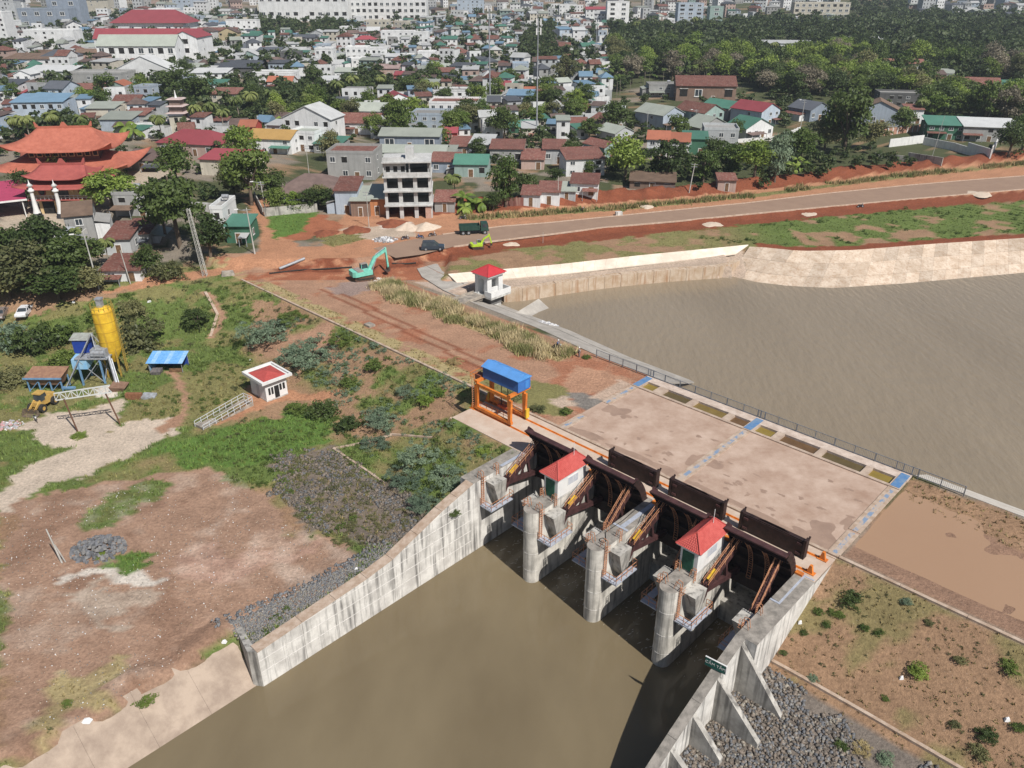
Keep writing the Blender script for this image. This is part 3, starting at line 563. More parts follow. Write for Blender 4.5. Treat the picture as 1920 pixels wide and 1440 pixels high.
def strip_part(u0, v0, v1, m_, w=.62, h=.13): b = MB(); b.box(u0 - w, u0 + w, v0, v1, .02, h); b.box(u0 - .2, u0 + .25, v0 + .01, v1 - .01, h, h + .004, 1); return b.build('strip_kerb', [KERB, m_], spill)
for u0, segs in ((.1, ((.35, 4.6), (9.4, 16.1))), (17.65, ((.35, 16.1),)), (36.3, ((.35, 4.9), (5.3, 16.1)))):
    for a, c in segs: strip_part(u0, a, c, BSTRIP)
    b = MB(); b.box(u0 - .5, u0 + .5, 16.3, 19.75, .12, .26); b.build('painted_strip', BSOLID, spill)
FR = mat('pool_frame_concrete', (.50, .40, .32), (.37, .28, .22), 1.0, .9, .2)
uu = [-.45, .75, 2.8, 4.2, 8.2, 9.1, 13.8, 14.7, 17.0, 18.4, 20.8, 21.8, 26.5, 27.3, 32.2, 33.0, 35.6, 36.9]
b = MB(); b.box(-.45, 36.9, 16.12, 16.55, -.6, .22); b.build('pool_frame', FR, spill)
b = MB(); b.box(-.45, 36.9, 18.55, 20.35, -6, .2); b.build('pool_frame', mat('upstream_walk', (.60, .50, .43), (.44, .35, .29), 1.0, .9, .25), spill, label='upstream walkway wall under the fence')
for i in range(0, len(uu), 2): b = MB(); b.box(uu[i], uu[i+1], 16.56, 18.54, -.6, .195); b.build('pool_frame', FR, spill)
PW = [water('pool_water_%d' % i, c, vary(c, 1.25), .6, .12, .004, 3) for i, c in enumerate(((.22, .16, .04), (.10, .075, .035), (.17, .12, .04), (.12, .07, .035)))]
for i, (a, c) in enumerate([(.75, 2.8), (4.2, 8.2), (9.1, 13.8), (14.7, 17.0), (18.4, 20.8), (21.8, 26.5), (27.3, 32.2), (33.0, 35.6)]):
    o = sheet('pool_water', [(a, 16.54, -.12), (c, 16.54, -.12), (c, 18.56, -.12), (a, 18.56, -.12)], PW[(0, 1, 2, 3, 0, 3, 1, 0)[i]]); o.location = DM(0, 0, 0); o.rotation_euler = (0, 0, RD); struct(o)

# ================================================================ radial gates
TV, TZ, GR = -12.2, -1.8, 7.2
def gate(a, c, label):
    t = thing('radial_gate', label, 'gate', DM((a + c) / 2, -7, 0), RD, 'radial gates in the four bays'); w = (c - a) / 2 - .12; o = Vector((0, 7, 0))
    A0, A1, n = R(-20), R(47.5), 12
    arc = lambda r, i: (TV + 7 + r * math.cos(A0 + (A1 - A0) * i / n), TZ + r * math.sin(A0 + (A1 - A0) * i / n))
    b = MB()
    for i in range(n):
        (y0, z0), (y1, z1), (y2, z2), (y3, z3) = arc(GR, i), arc(GR, i + 1), arc(GR - .12, i + 1), arc(GR - .12, i)
        b.add([(-w, y0, z0), (w, y0, z0), (w, y1, z1), (-w, y1, z1), (-w, y3, z3), (w, y3, z3), (w, y2, z2), (-w, y2, z2)], [(0, 1, 2, 3), (7, 6, 5, 4), (0, 3, 7, 4), (1, 5, 6, 2)] + ([(0, 4, 5, 1)] if i == 0 else []) + ([(3, 2, 6, 7)] if i == n - 1 else []))
    b.build('skin_plate', BLACKST, t)
    y, z = arc(GR, n); b = MB(); b.box(-w - .03, w + .03, y - .62, y + .12, z - .12, z + .03); b.build('top_flange', MAROON, t)
    for s in (-1, 1):           # curved end plates with ribs and rollers
        b = MB()
        for i in range(n):
            (y0, z0), (y1, z1), (y2, z2), (y3, z3) = arc(GR + .34, i), arc(GR + .34, i + 1), arc(GR - .55, i + 1), arc(GR - .55, i)
            xa, xb = sorted((s * (w + .02), s * (w + .09))); b.hexa([(xa, y3, z3), (xb, y3, z3), (xb, y0, z0), (xa, y0, z0)], [(xa, y2, z2), (xb, y2, z2), (xb, y1, z1), (xa, y1, z1)])
        ep = b.build('end_plate', BLACKST, t); b = MB()
        for i in range(0, n + 1, 1):
            (y0, z0), (y1, z1) = arc(GR + .32, i), arc(GR + .02, i); b.bar((s * (w - .02), y0, z0), (s * (w - .02), y1, z1), .3, .07)
        stuff(b.build('stiffener_rib', MAROON, ep))
    for k, al in enumerate((-8, 8, 24, 38)):    # horizontal girders
        y, z = TV + 7 + (GR - .4) * math.cos(R(al)), TZ + (GR - .4) * math.sin(R(al)); b = MB(); b.bar((-w, y, z), (w, y, z), .5, .28, up=(0, -math.sin(R(al)), math.cos(R(al)))); b.build('girder', BLACKST, t)
    for s in (-1, 1):
        x0, x1 = s * (w + .12 - .75), s * (w - 1.1); p0 = Vector((x0, TV + 7 + .45, TZ + .1)); bx = MB()
        for al in (-6, 29):
            q = Vector((x1, TV + 7 + (GR - .6) * math.cos(R(al)), TZ + (GR - .6) * math.sin(R(al)))); bx.bar(p0, q, .42, .62)
        mid = [p0.lerp(Vector((x1, TV + 7 + (GR - .6) * math.cos(R(al)), TZ + (GR - .6) * math.sin(R(al)))), .62) for al in (-6, 29)]; bx.bar(mid[0], mid[1], .3, .3); mid2 = [p0.lerp(Vector((x1, TV + 7 + (GR - .6) * math.cos(R(al)), TZ + (GR - .6) * math.sin(R(al)))), .35) for al in (-6, 29)]; bx.bar(mid2[0], mid[1], .16, .16)
        am = bx.build('arm', MAROON, t)
        b = MB(); b.tube((x0 - .45, p0.y - .4, p0.z - .1), (x0 + .45, p0.y - .4, p0.z - .1), .42, n=12)
        for k in range(4): b.bar((x0 - .4 + .27 * k, p0.y - .6, p0.z - .9), (x0 - .4 + .27 * k, p0.y + .3, p0.z + .7), .06, .3)
        b.build('trunnion', MAROON, t)
        q = Vector((x1, TV + 7 + (GR - .6) * math.cos(R(29)), TZ + (GR - .6) * math.sin(R(29)))); r = MB(); d = (q - p0)
        for dx in (-.28, .28):
            for hh in (.75, 1.15): r.bar(p0 + Vector((dx, .25, hh)), q + Vector((dx, -.1, hh + .15)), .05)
            for k in range(7): pp = p0.lerp(q, .04 + k * .155) + Vector((dx, .1, .3)); r.bar(pp, pp + Vector((0, 0, .9)), .045)
        r.build('stair_railing', ORRAIL, am); r = MB()
        for k in range(16): pp = p0.lerp(q, .05 + k * .06) + Vector((0, .1, .42)); r.bar(pp + Vector((-.28, 0, 0)), pp + Vector((.28, 0, 0)), .1, .05)
        stuff(r.build('tread', MAROON, am))
        if s < 0: b = MB(); pp = p0.lerp(q, .1) + Vector((0, .1, .7)); b.bar(pp, p0.lerp(q, .3) + Vector((0, .1, .75)), .34, .3); b.build('drive_cover', YELLOW, am)
    for dx in (-.9, .9):
        b = MB()
        for e in (-.22, .22):
            for i in range(2, n - 1):
                (y0, z0), (y1, z1) = arc(GR - .75, i), arc(GR - .75, i + 1); b.bar((dx + e, y0, z0), (dx + e, y1, z1), .05)
        for i in range(2, n - 1):
            for f in (0, .5):
                (y0, z0), (y1, z1) = arc(GR - .75, i), arc(GR - .75, i + 1); b.bar((dx - .22, y0 + (y1 - y0) * f, z0 + (z1 - z0) * f), (dx + .22, y0 + (y1 - y0) * f, z0 + (z1 - z0) * f), .04)
        b.build('gate_ladder', ORRAIL, t)
BAYS = [(UL, BC[0] - 1), (BC[0] + 1, BC[1] - 1), (BC[1] + 1, BC[2] - 1), (BC[2] + 1, UR)]
for (a, c), lb in zip(BAYS, ('dark raised radial gate in bay nearest the gantry crane', 'dark raised radial gate between first red-roofed pier house and middle pier', 'dark raised radial gate between middle pier and second red-roofed pier house', 'dark raised radial gate in the bay beside the right abutment')): gate(a, c, lb)
# bulkheads standing on the deck
def bulk(a, c, label):
    t = thing('bulkhead_gate', label, 'bulkhead', DM((a + c) / 2, -2.55, .03), RD, 'bulkhead gates on the deck'); w = (c - a) / 2
    b = MB(); b.box(-w + .3, w - .3, -.12, .0, .12, 1.95); b.build('plate', BLACKST, t)
    b = MB(); b.box(-w + .3, w - .3, -.05, .45, 1.952, 2.06); b.build('top_beam', BLACKST, t); b = MB(); b.box(-w + .3, w - .3, -.05, .45, .0, .118); b.build('bottom_beam', BLACKST, t)
    b = MB(); b.xprism([(.02, 1.9), (.02, .2), (.45, .2), (.45, 1.9)], -w * .55, w * .55); b.build('web', BLACKST, t)
    b = MB(); b.add([(-w * .5, .1, 2.062), (w * .5, .1, 2.062), (w * .3, .1, 2.3), (-w * .3, .1, 2.3), (-w * .5, .16, 2.062), (w * .5, .16, 2.062), (w * .3, .16, 2.3), (-w * .3, .16, 2.3)], [(0,1,2,3),(7,6,5,4),(3,2,6,7),(0,3,7,4),(1,5,6,2)]); b.build('lifting_plate', BLACKST, t)
    for s in (-1, 1):
        b = MB(); xa, xb = sorted((s * (w - .28), s * w)); b.box(xa, xb, -.22, .5, 0, 2.28); b.bar((s * (w - .1), .45, 1.9), (s * (w - .1), .75, 2.35), .16); b.build('end_post', BLACKST, t)
        for zz in (.45, 1.6): b = MB(); b.box(min(s * (w - .95), s * (w - .45)), max(s * (w - .95), s * (w - .45)), -.24, -.125, zz - .12, zz + .12); b.build('roller', MAROON, t)
bulk(9.9, 16.7, 'black steel bulkhead on deck behind first pier house'); bulk(18.4, 25.3, 'black steel bulkhead on deck behind second pier house roof'); bulk(27.2, 34.5, 'black steel bulkhead on deck at the right end of the crane rails')

# ================================================================ pier houses
def tiles(b, quad, rows, colsn, m=0, th=.05):       # corrugated tile courses on a roof plane a-b (eave) c-d (ridge)
    a, b2, c, d = map(Vector, quad); nrm = (b2 - a).cross(d - a).normalized()
    for k in range(rows):
        f0, f1 = k / rows, (k + 1) / rows; L0, R0, L1, R1 = a.lerp(d, f0), b2.lerp(c, f0), a.lerp(d, f1), b2.lerp(c, f1)
        ncol = max(1, int(colsn * ((R0 - L0).length + (R1 - L1).length) / 2 / max(.01, (b2 - a).length)))
        for j in range(ncol):
            g0, g1 = j / ncol, (j + 1) / ncol; gm_ = (g0 + g1) / 2
            p0, p1, q0, q1 = L0.lerp(R0, g0), L0.lerp(R0, g1), L1.lerp(R1, g0), L1.lerp(R1, g1); pm, qm = L0.lerp(R0, gm_) + nrm * th * 1.6, L1.lerp(R1, gm_) + nrm * th * .7
            p0 = p0 + nrm * th * .5; p1 = p1 + nrm * th * .5
            b.add([p0, pm, p1, q1, qm, q0], [(0, 1, 4, 5), (1, 2, 3, 4)], m)
def pier_house(c, label):
    t = thing('pier_house', label, 'house', DM(c, -12.2, 0), RD); w, L, h = .98, 4.9, 3.0
    b = MB(); b.box(-w, w, 0, L, .0, h); b.build('wall', WHITE, t)
    b = MB(); b.box(-w - .02, w + .02, -.02, L + .02, .0, .28); b.build('plinth', DIRTYW, t)
    b = MB(); e = .42; z0, z1 = h - .06, h + 1.15; ra, rb_ = (0, 1.1, z1), (0, L - .75, z1); k = [(-w - e, -e, z0), (w + e, -e, z0), (w + e, L + e, z0), (-w - e, L + e, z0)]
    b.add(k + [ra, rb_], [(0, 1, 4), (1, 2, 5, 4), (2, 3, 5), (3, 0, 4, 5), (3, 2, 1, 0)]); rf = b.build('roof', RTILE, t)
    b = MB()
    tiles(b, (k[1], k[2], rb_, ra), 9, 26); tiles(b, (k[3], k[0], ra, rb_), 9, 26); tiles(b, (k[0], k[1], ra, ra), 9, 14); tiles(b, (k[2], k[3], rb_, rb_), 9, 14); stuff(b.build('roof_tile', RTILE, rf))
    b = MB(); up = Vector((0, 0, .06))
    for p_, q_ in ((ra, rb_), (k[0], ra), (k[1], ra), (k[2], rb_), (k[3], rb_)): b.bar(Vector(p_) + up, Vector(q_) + up, .16, .12)
    b.build('ridge_cap', RTILE, rf)
    b = MB(); b.box(-w - e + .06, w + e - .06, -e + .06, L + e - .06, z0 - .14, z0 - .003); b.build('eave_board', WHITE, rf)
    b = MB(); b.box(-.72, .55, -.06, -.004, .1, 2.35); d = b.build('door', GREEND, t); b = MB()
    for i in range(9): b.box(-.68 + i * .135, -.62 + i * .135, -.08, -.062, .15, 2.3)
    b.build('slat', GREEND, d)
    for s in (1, -1):
        b = MB(); xa, xb = sorted((s * (w + .004), s * (w + .05))); b.box(xa, xb, 1.7, 3.5, 1.15, 2.25); wn = b.build('window', WHITE, t)
        for y0, y1 in ((1.78, 2.56), (2.64, 3.42)):
            b = MB(); xa, xb = sorted((s * (w + .052), s * (w + .07))); b.box(xa, xb, y0, y1, 1.23, 2.17); b.build('pane', mat('pale_pane', (.55, .58, .63), (.45, .48, .54), 2, .25, spec=.5), wn)
    b = MB(); b.tube((.2, 3.6, z1 - .2), (.2, 3.6, z1 + 1.5), .03, n=6); b.build('antenna', WHITE, t)
pier_house(BC[0], 'small white house with red tiled hip roof on pier nearest the crane'); pier_house(BC[2], 'small white house with red tiled hip roof on pier nearest the right abutment')

# ================================================================ gantry crane
t = thing('gantry_crane', 'orange gantry crane with blue gabled machine cabin on the concrete pad', 'crane', DM(-8.1, -2.7, .13), RD); L, g, H = 3.05, 1.4, 3.9
for s in (-1, 1):
    b = MB(); b.box(-L - .35, L + .35, s * g - .2, s * g + .2, .22, .62); sb = b.build('sill_beam', ORANGE, t)
    for x in (-L, -L + .7, L - .7, L): b = MB(); b.tube((x, s * g - .12, .2), (x, s * g + .12, .2), .2, n=12); b.build('wheel', RUBBER, sb)
    b = MB(); b.box(-L, L, s * g - .16, s * g + .16, H - .2, H + .2); b.build('top_beam', ORANGE, t)
    for x in (-1, 1): b = MB(); b.hexa([(x*L - .22, s*g - .2, .62), (x*L + .22, s*g - .2, .62), (x*L + .22, s*g + .2, .62), (x*L - .22, s*g + .2, .62)], [(x*L - .34, s*g - .16, H - .2), (x*L + .34, s*g - .16, H - .2), (x*L + .34, s*g + .16, H - .2), (x*L - .34, s*g + .16, H - .2)]); b.build('leg', ORANGE, t)
    b = MB()
    for hh in (.95, 1.25): b.bar((-L + .3, s * (g - .28), hh), (L - .3, s * (g - .28), hh), .05)
    for k in range(6): b.bar((-L + .4 + k * 1.06, s * (g - .28), .6), (-L + .4 + k * 1.06, s * (g - .28), 1.25), .05)
    b.build('handrail', ORANGE, t)
for x in (-1, 1): b = MB(); b.box(x * L - .2, x * L + .2, -g - .15, g + .9, H + .2, H + .58); b.build('cross_beam', ORANGE, t)
b = MB(); b.box(-L + .1, L + .45, -.35, 1.95, H + .6, H + 2.25); cb = b.build('cabin', mat('blue_sheet', (.045, .17, .50), (.04, .145, .43), 1, .5, wave=4), t, label='blue sheet-metal machine cabin')
b = MB(); b.xprism([(-.5, H + 2.2), (2.1, H + 2.2), (2.1, H + 2.27), (.8, H + 2.85), (-.5, H + 2.27)], -L - .05, L + .6); b.build('cabin_roof', mat('blue_roof', (.09, .33, .78), (.08, .29, .68), 1, .45, wave=4), cb)
b = MB(); b.box(L + .455, L + .49, .95, 1.6, H + .75, H + 1.85); b.build('cabin_door', BLUEP, cb)
b = MB(); b.box(-L - 1.35, -L - .25, -.5, .5, H + .0, H + .75); b.build('counterweight', mat('rust_box', (.30, .10, .06), (.2, .07, .04), 2, .8), t)
for x in (-.6, .6): b = MB(); b.tube((x, .75, .6), (x, .75, H + .6), .06, n=6); b.build('hoist_rope', RUBBER, t)
b = MB(); b.box(-1.1, 1.1, .5, 1.0, .45, .85); b.build('lifting_beam', mat('red_beam', (.5, .09, .03), (.4, .07, .02), 2, .6), t)
b = MB()
for e in (-.25, .25): b.bar((-L - .45, -g - .2 + e, .4), (-L - .45, -g - .2 + e, H + 1.2), .06)
for k in range(14): b.bar((-L - .45, -g - .45, .7 + k * .32), (-L - .45, -g + .05, .7 + k * .32), .045)
b.build('ladder', ORRAIL, t)
b = MB()
for x in (-L - .9, -L - .2):
    for y in (-g - .3, g + .3): b.bar((x, y, H + .5), (x, y, H + 1.5), .05)
for hh in (1.0, 1.5): b.bar((-L - .9, -g - .3, H + hh), (-L - .9, g + .3, H + hh), .05); b.bar((-L - .9, -g - .3, H + hh), (-L - .2, -g - .3, H + hh), .05)
b.build('railing', ORANGE, t)
for x in (-1, 1): b = MB(); b.box(x * (L + .45) - .12, x * (L + .45) + .12, g - .3, g + .3, .2, 1.5); b.build('rail_clamp', YELLOW, t)

# ================================================================ dam fence
FEN = mat('fence_grey', (.26, .29, .33), (.2, .22, .25), 2, .5, metal=.3)
t = thing('dam_fence', 'grey steel railing fence along the reservoir edge of the apron', 'fence', DM(0, 20.1, .2), RD)
x = -10; pts = []
while x < 43.1: pts.append(x); x += 2.5
zf = lambda q: 0 if -.5 <= q <= 37 else -.2
for x in pts: b = MB(); b.box(x - .05, x + .05, -.05, .05, zf(x), 1.15); b.build('post', FEN, t)
for x in (-.4, .5, 17.1, 18.1, 35.8, 36.8): b = MB(); b.box(x - .05, x + .05, -.05, .05, 0, 1.15); b.build('post', FEN, t)
for zz in (.12, 1.1): b = MB(); b.bar((pts[0], 0, zz), (pts[-1], 0, zz), .06); b.build('rail', FEN, t)
b = MB(); x = pts[0]
while x < pts[-1]: b.bar((x, 0, .12), (x, 0, 1.1), .022); x += .2
stuff(b.build('infill_bar', FEN, t))
# sign on the right wing wall
t = thing('warning_sign', 'green warning board with white lettering on right wing wall', 'sign', DM(UR + .1, -20.2, rtop(-20.2) + .05), RD + R(6))
GSIGN = mat('green_sign', (.01, .085, .07), (.015, .1, .08), 2, .5)
b = MB(); b.box(-.75, 1.15, -.04, .04, .12, 1.05); b.build('board', GSIGN, t); b = MB(); b.box(-.78, 1.18, -.06, .06, 1.052, 1.1); b.box(1.152, 1.2, -.06, .06, .1, 1.05); b.build('frame', WHITE, t)
for x in (-.5, .9): b = MB(); b.bar((x, .06, 0), (x, .06, 1.0), .06); b.build('post', STEEL, t)
def lettering(text, size, parent, loc, rot, m):
    cu = bpy.data.curves.new('lettering', 'FONT'); cu.body = text; cu.size = size; cu.align_x = 'CENTER'; cu.align_y = 'CENTER'; cu.extrude = .004
    tmp = bpy.data.objects.new('tmp', cu); C.objects.link(tmp); bpy.context.view_layer.update(); me = bpy.data.meshes.new_from_object(tmp.evaluated_get(bpy.context.evaluated_depsgraph_get())); bpy.data.objects.remove(tmp)
    me.materials.clear(); me.materials.append(m); o = stuff(put('lettering', me, parent, loc)); o.rotation_euler = rot; return o
lettering('C\u1ea4M T\u1eaeM', .42, t, (.2, -.047, .57), (R(90), 0, 0), WHITE)
# ================================================================ intake tower in the reservoir
t = thing('intake_tower', 'white intake tower with red pyramid roof standing in the reservoir edge', 'tower', DM(-41.7, 28.8, 0), RD); cu, cv = -41.7, 28.8
X = lambda a: a - cu; Y = lambda a: a - cv
b = MB(); b.box(X(-43.4), X(-40.3), Y(27.4), Y(30.0), -6, -.42); b.build('shaft', DIRTYW, t); b = MB(); b.box(X(-43.45), X(-40.25), Y(27.35), Y(30.05), -1.9, -.43); b.build('shaft_band', mat('dark_grey_band', (.17, .165, .16), (.12, .115, .11), 1, .9), t)
b = MB(); b.box(X(-44.0), X(-39.3), Y(26.5), Y(31.6), -.42, -.02); b.build('floor_slab', DIRTYW, t)
for x0, x1, y0, y1 in ((-44.0, -41.1, 31.45, 31.6), (-39.45, -39.3, 26.5, 31.6), (-41.0, -39.45, 26.5, 26.65), (-44.0, -43.85, 27.9, 31.45), (-41.1, -39.45, 31.45, 31.6)): b = MB(); b.box(X(x0), X(x1), Y(y0), Y(y1), -.018, .95); b.build('parapet', WHITE, t)
for a in (-43.4, -41.0):
    for c in (27.3, 30.2): b = MB(); b.box(X(a) - .42, X(a) + .42, Y(c) - .55, Y(c) + .55, -.018, 3.5); b.build('column', WHITE, t)
b = MB(); b.box(X(-43.7), X(-40.7), Y(27.0), Y(30.5), 2.9, 3.52); b.box(X(-43.0), X(-41.4), Y(30.15), Y(30.25), -.01, 2.9); b.box(X(-43.45), X(-43.35), Y(27.86), Y(29.64), -.01, 2.9); b.box(X(-41.1), X(-40.75), Y(27.86), Y(29.64), -.01, 1.2); b.build('beam', WHITE, t)
b = MB(); z0, z1 = 3.85, 5.25; k = [(X(-44.4), Y(26.3), z0), (X(-39.9), Y(26.3), z0), (X(-39.9), Y(31.1), z0), (X(-44.4), Y(31.1), z0)]; apx = (X(-42.15), Y(28.7), z1); b.add(k + [apx], [(0, 1, 4), (1, 2, 4), (2, 3, 4), (3, 0, 4), (3, 2, 1, 0)]); rf = b.build('roof', mat('red_sheet_roof', (.56, .05, .06), (.5, .04, .05), 1, .5, wave=3), t)
b = MB(); b.box(X(-44.2), X(-40.1), Y(26.5), Y(30.9), 3.53, 3.84); b.build('cornice', WHITE, rf)
b = MB()
for q in k: b.bar(Vector(q) + Vector((0, 0, .05)), Vector(apx) + Vector((0, 0, .05)), .14, .1)
b.build('hip_cap', MATS['red_sheet_roof'], rf)
b = MB(); b.box(X(-44.0), X(-41.1), Y(19.9), Y(26.48), -.3, .02); br = b.build('bridge_deck', CONCTOP, t); b = MB(); b.box(X(-44.05), X(-43.9), Y(19.9), Y(26.48), .022, .3); b.box(X(-41.2), X(-41.05), Y(19.9), Y(26.48), .022, .3); b.box(X(-43.6), X(-43.2), Y(20), Y(26.4), -.9, -.31); b.box(X(-41.9), X(-41.5), Y(20), Y(26.4), -.9, -.31); b.build('edge_beam', CONCTOP, br)
# ground ramp slab and stones near the tower
q = [P(a, c, z) for a, c, z in ((945, 600, -2.4), (1010, 560, -1.5), (1032, 580, -3.2), (1005, 598, -3.3))]
b = MB(); b.hexa([(x, y, z - .6) for x, y, z in q], q); tag(b.build('concrete_apron_slab', RAMP), 'tilted grey concrete slab dipping into water beside intake tower', 'slab')
# ================================================================ generic bits
def bar_fence(t, pts, h, m, nrail=2, step=1.5, w=.06):
    for i in range(len(pts) - 1):
        a, c = Vector(pts[i]), Vector(pts[i+1]); k = max(1, round((c - a).length / step))
        for j in range(k + (i == len(pts) - 2)): p_ = a.lerp(c, j / k); b = MB(); b.bar(p_, p_ + Vector((0, 0, h)), w); b.build('post', m, t)
        for r_i in range(nrail): b = MB(); hh = Vector((0, 0, h * (r_i + 1) / nrail)); b.bar(a + hh, c + hh, w * .8); b.build('rail', m, t)
# guard house below the crest
t = thing('guard_house', 'small white guard house with red panel roof framed by white rim', 'house', DM(-44.8, -16.2, -5.15), RD)
b = MB(); b.box(-2.2, 2.2, -1.8, 1.8, -.3, 3.3); b.build('wall', WHITE, t); b = MB(); b.box(-2.23, 2.23, -1.83, 1.83, -.3, .18); b.build('plinth', DIRTYW, t)
b = MB(); e = .75; b.box(-2.2 - e, 2.2 + e, -1.8 - e, -1.8 - e + .3, 3.2, 3.62); b.box(-2.2 - e, 2.2 + e, 1.8 + e - .3, 1.8 + e, 3.2, 3.62); b.box(-2.2 - e, -2.2 - e + .3, -1.8 - e + .301, 1.8 + e - .301, 3.2, 3.62); b.box(2.2 + e - .3, 2.2 + e, -1.8 - e + .301, 1.8 + e - .301, 3.2, 3.62); b.box(-2.6, 2.6, -2.2, 2.2, 3.302, 3.4); rf = b.build('roof_rim', WHITE, t)
b = MB(); k = [(-2.3, -1.9, 3.41), (2.3, -1.9, 3.41), (2.3, 1.9, 3.41), (-2.3, 1.9, 3.41), (-.3, 0, 3.95), (.3, 0, 3.95)]; b.add(k, [(0, 1, 5, 4), (1, 2, 5), (2, 3, 4, 5), (3, 0, 4)]); b.build('roof', mat('red_roof_sheet', (.50, .09, .08), (.43, .07, .06), 1.5, .6, wave=3), t)
for y0 in (-1.45, -.95): b = MB(); b.box(2.204, 2.26, y0 * 1 + .1, y0 + .42, 1.0, 2.1); b.build('window', DARK, t)
for y0 in (.55, 1.1): b = MB(); b.box(2.204, 2.26, y0, y0 + .35, 1.2, 2.2); b.build('window', DARK, t)
b = MB(); b.box(2.204, 2.25, -.35, .42, .18, 2.15); b.build('door', DARK, t)
b = MB(); b.box(-.4, .3, -1.86, -1.804, .2, 2.2); b.build('door', mat('grey_door', (.5, .5, .5), None), t)
# stair pit
t = thing('stair_pit', 'sunken concrete stairway with white steel railings beside the guard house', 'stairs', DM(-43.6, -24.4, -5.2), RD + R(8)); L = 4.3
for s in (-1, 1): b = MB(); b.hexa([(s*1.0 - .14, -L, -1.2), (s*1.0 + .14, -L, -1.2), (s*1.0 + .14, L, -1.2), (s*1.0 - .14, L, -1.2)], [(s*1.0 - .14, -L, -.35), (s*1.0 + .14, -L, -.35), (s*1.0 + .14, L, .55), (s*1.0 - .14, L, .55)]); b.build('side_wall', CONCTOP, t)
for i in range(9): b = MB(); b.box(-.85, .85, -L + i * .92, -L + i * .92 + .9, -1.2, .2 - i * .11); b.build('step', CONCTOP, t)
b = MB(); b.box(-.85, .85, L - .25, L, -1.2, .5); b.build('end_wall', CONCTOP, t)
SR = mat('white_rail', (.6, .62, .64), None, rough=.5)
bar_fence(t, [(-1.0, -L, -.3), (-1.0, 1, .25), (-1.0, L, .55), (1.0, L, .55), (1.0, 1, .25), (1.0, -L, -.3)], .95, SR, 2, 1.1, .07)
# slope kerbs on the left embankment
def line_kerb(name, label, pts, m, w=.3, h=.25):
    t = thing(name, label, 'kerb', G(*pts[0]))
    o = t.location.copy()
    for i in range(len(pts) - 1):
        a, c = G(*pts[i]), G(*pts[i+1]); k = max(1, round((c - a).length / 3))
        for j in range(k):
            p0, p1 = a.lerp(c, j / k), a.lerp(c, (j + 1) / k); p0.z = Z1(p0.x, p0.y) + .06; p1.z = Z1(p1.x, p1.y) + .06; b = MB(); b.bar(p0 - o, p1 - o, w, h); b.build('kerb_stone', m, t)
line_kerb('slope_kerb', 'thin concrete kerb running down the left embankment from the crane pad', [(846, 784), (735, 815), (625, 842), (690, 885), (748, 921)], KERB)
line_kerb('slope_kerb', 'pale concrete kerb between dry grass and riprap on the right bank', [(1447, 1240), (1560, 1303), (1680, 1372), (1800, 1442), (1850, 1475)], KERB, .34, .3)
b = MB(); o = G(420, 570)
line_kerb('drain_kerb', 'short stone-lined drain channel beside green field below the lattice mast', [(385, 548), (408, 590), (395, 632)], KERB, .5, .25)
# ================================================================ concrete batching plant
t = thing('cement_silo', 'tall yellow cement silo with caged ladder on steel legs', 'silo', G(222, 702)); r = 1.58
b = MB(); b.lathe([(.35, 2.4), (r, 4.6), (r, 11.2), (r * .97, 11.45), (.5, 11.8)], 28); b.build('tank', YELLOW, t)
for zz in (4.7, 6.3, 7.9, 9.5, 11.1): b = MB(); b.lathe([(r + .02, zz - .05), (r + .06, zz), (r + .02, zz + .05)], 28); b.build('hoop', mat('silo_hoop', (.45, .28, .03), None), t)
for i in range(4): a = math.pi / 4 + i * math.pi / 2; b = MB(); b.bar((1.5 * math.cos(a), 1.5 * math.sin(a), -.3), (1.5 * math.cos(a), 1.5 * math.sin(a), 5), .22); b.build('leg', mat('yellow_frame', (.5, .33, .05), (.3, .2, .06), 2, .7), t)
b = MB(); b.box(-.5, .3, -.4, .4, 11.8, 13.1); b.box(-.6, .4, -.5, .5, 13.0, 13.25); b.build('filter_box', STEEL, t)
b = MB()
for i in range(14): a = i * 2 * math.pi / 14; a2 = a + 2 * math.pi / 14; b.bar((r * math.cos(a), r * math.sin(a), 11.4), (r * math.cos(a), r * math.sin(a), 12.4), .05); b.bar((r * math.cos(a), r * math.sin(a), 12.4), (r * math.cos(a2), r * math.sin(a2), 12.4), .05)
b.build('top_railing', mat('rust_rail', (.4, .3, .08), None), t)
b = MB()
for e in (-.25, .25): b.bar((r + .2, e, 1), (r + .2, e, 12.3), .06)
for i in range(34): b.bar((r + .2, -.25, 1.2 + i * .33), (r + .2, .25, 1.2 + i * .33), .04)
for i in range(11):
    for a0, a1 in ((-60, -20), (-20, 20), (20, 60)): b.bar((r + .3 + .5 * math.cos(R(a0)), .5 * math.sin(R(a0)), 3 + i * .85), (r + .3 + .5 * math.cos(R(a1)), .5 * math.sin(R(a1)), 3 + i * .85), .04)
b.build('caged_ladder', MATS['rust_rail'], t)
LB = mat('light_blue_steel', (.17, .33, .52), (.13, .24, .38), 1.5, .6); LB2 = mat('faded_blue_sheet', (.20, .42, .66), (.3, .48, .62), 1.2, .6); NB = mat('navy_tarp', (.015, .045, .26), (.02, .06, .32), 2, .6); GS = mat('greyblue_steel', (.33, .36, .40), (.22, .22, .22), 2, .7)
t = thing('batching_plant', 'blue and grey concrete batching frame beside the yellow silo', 'plant', G(195, 712))
for x in (-2.6, .9):
    for y in (-1.4, 1.6): b = MB(); b.bar((x, y, -.3), (x, y, 4.3), .24); b.build('leg', LB, t)
b = MB(); b.box(-2.9, 2.2, -1.6, 1.9, 4.3, 4.5); b.build('platform', GS, t)
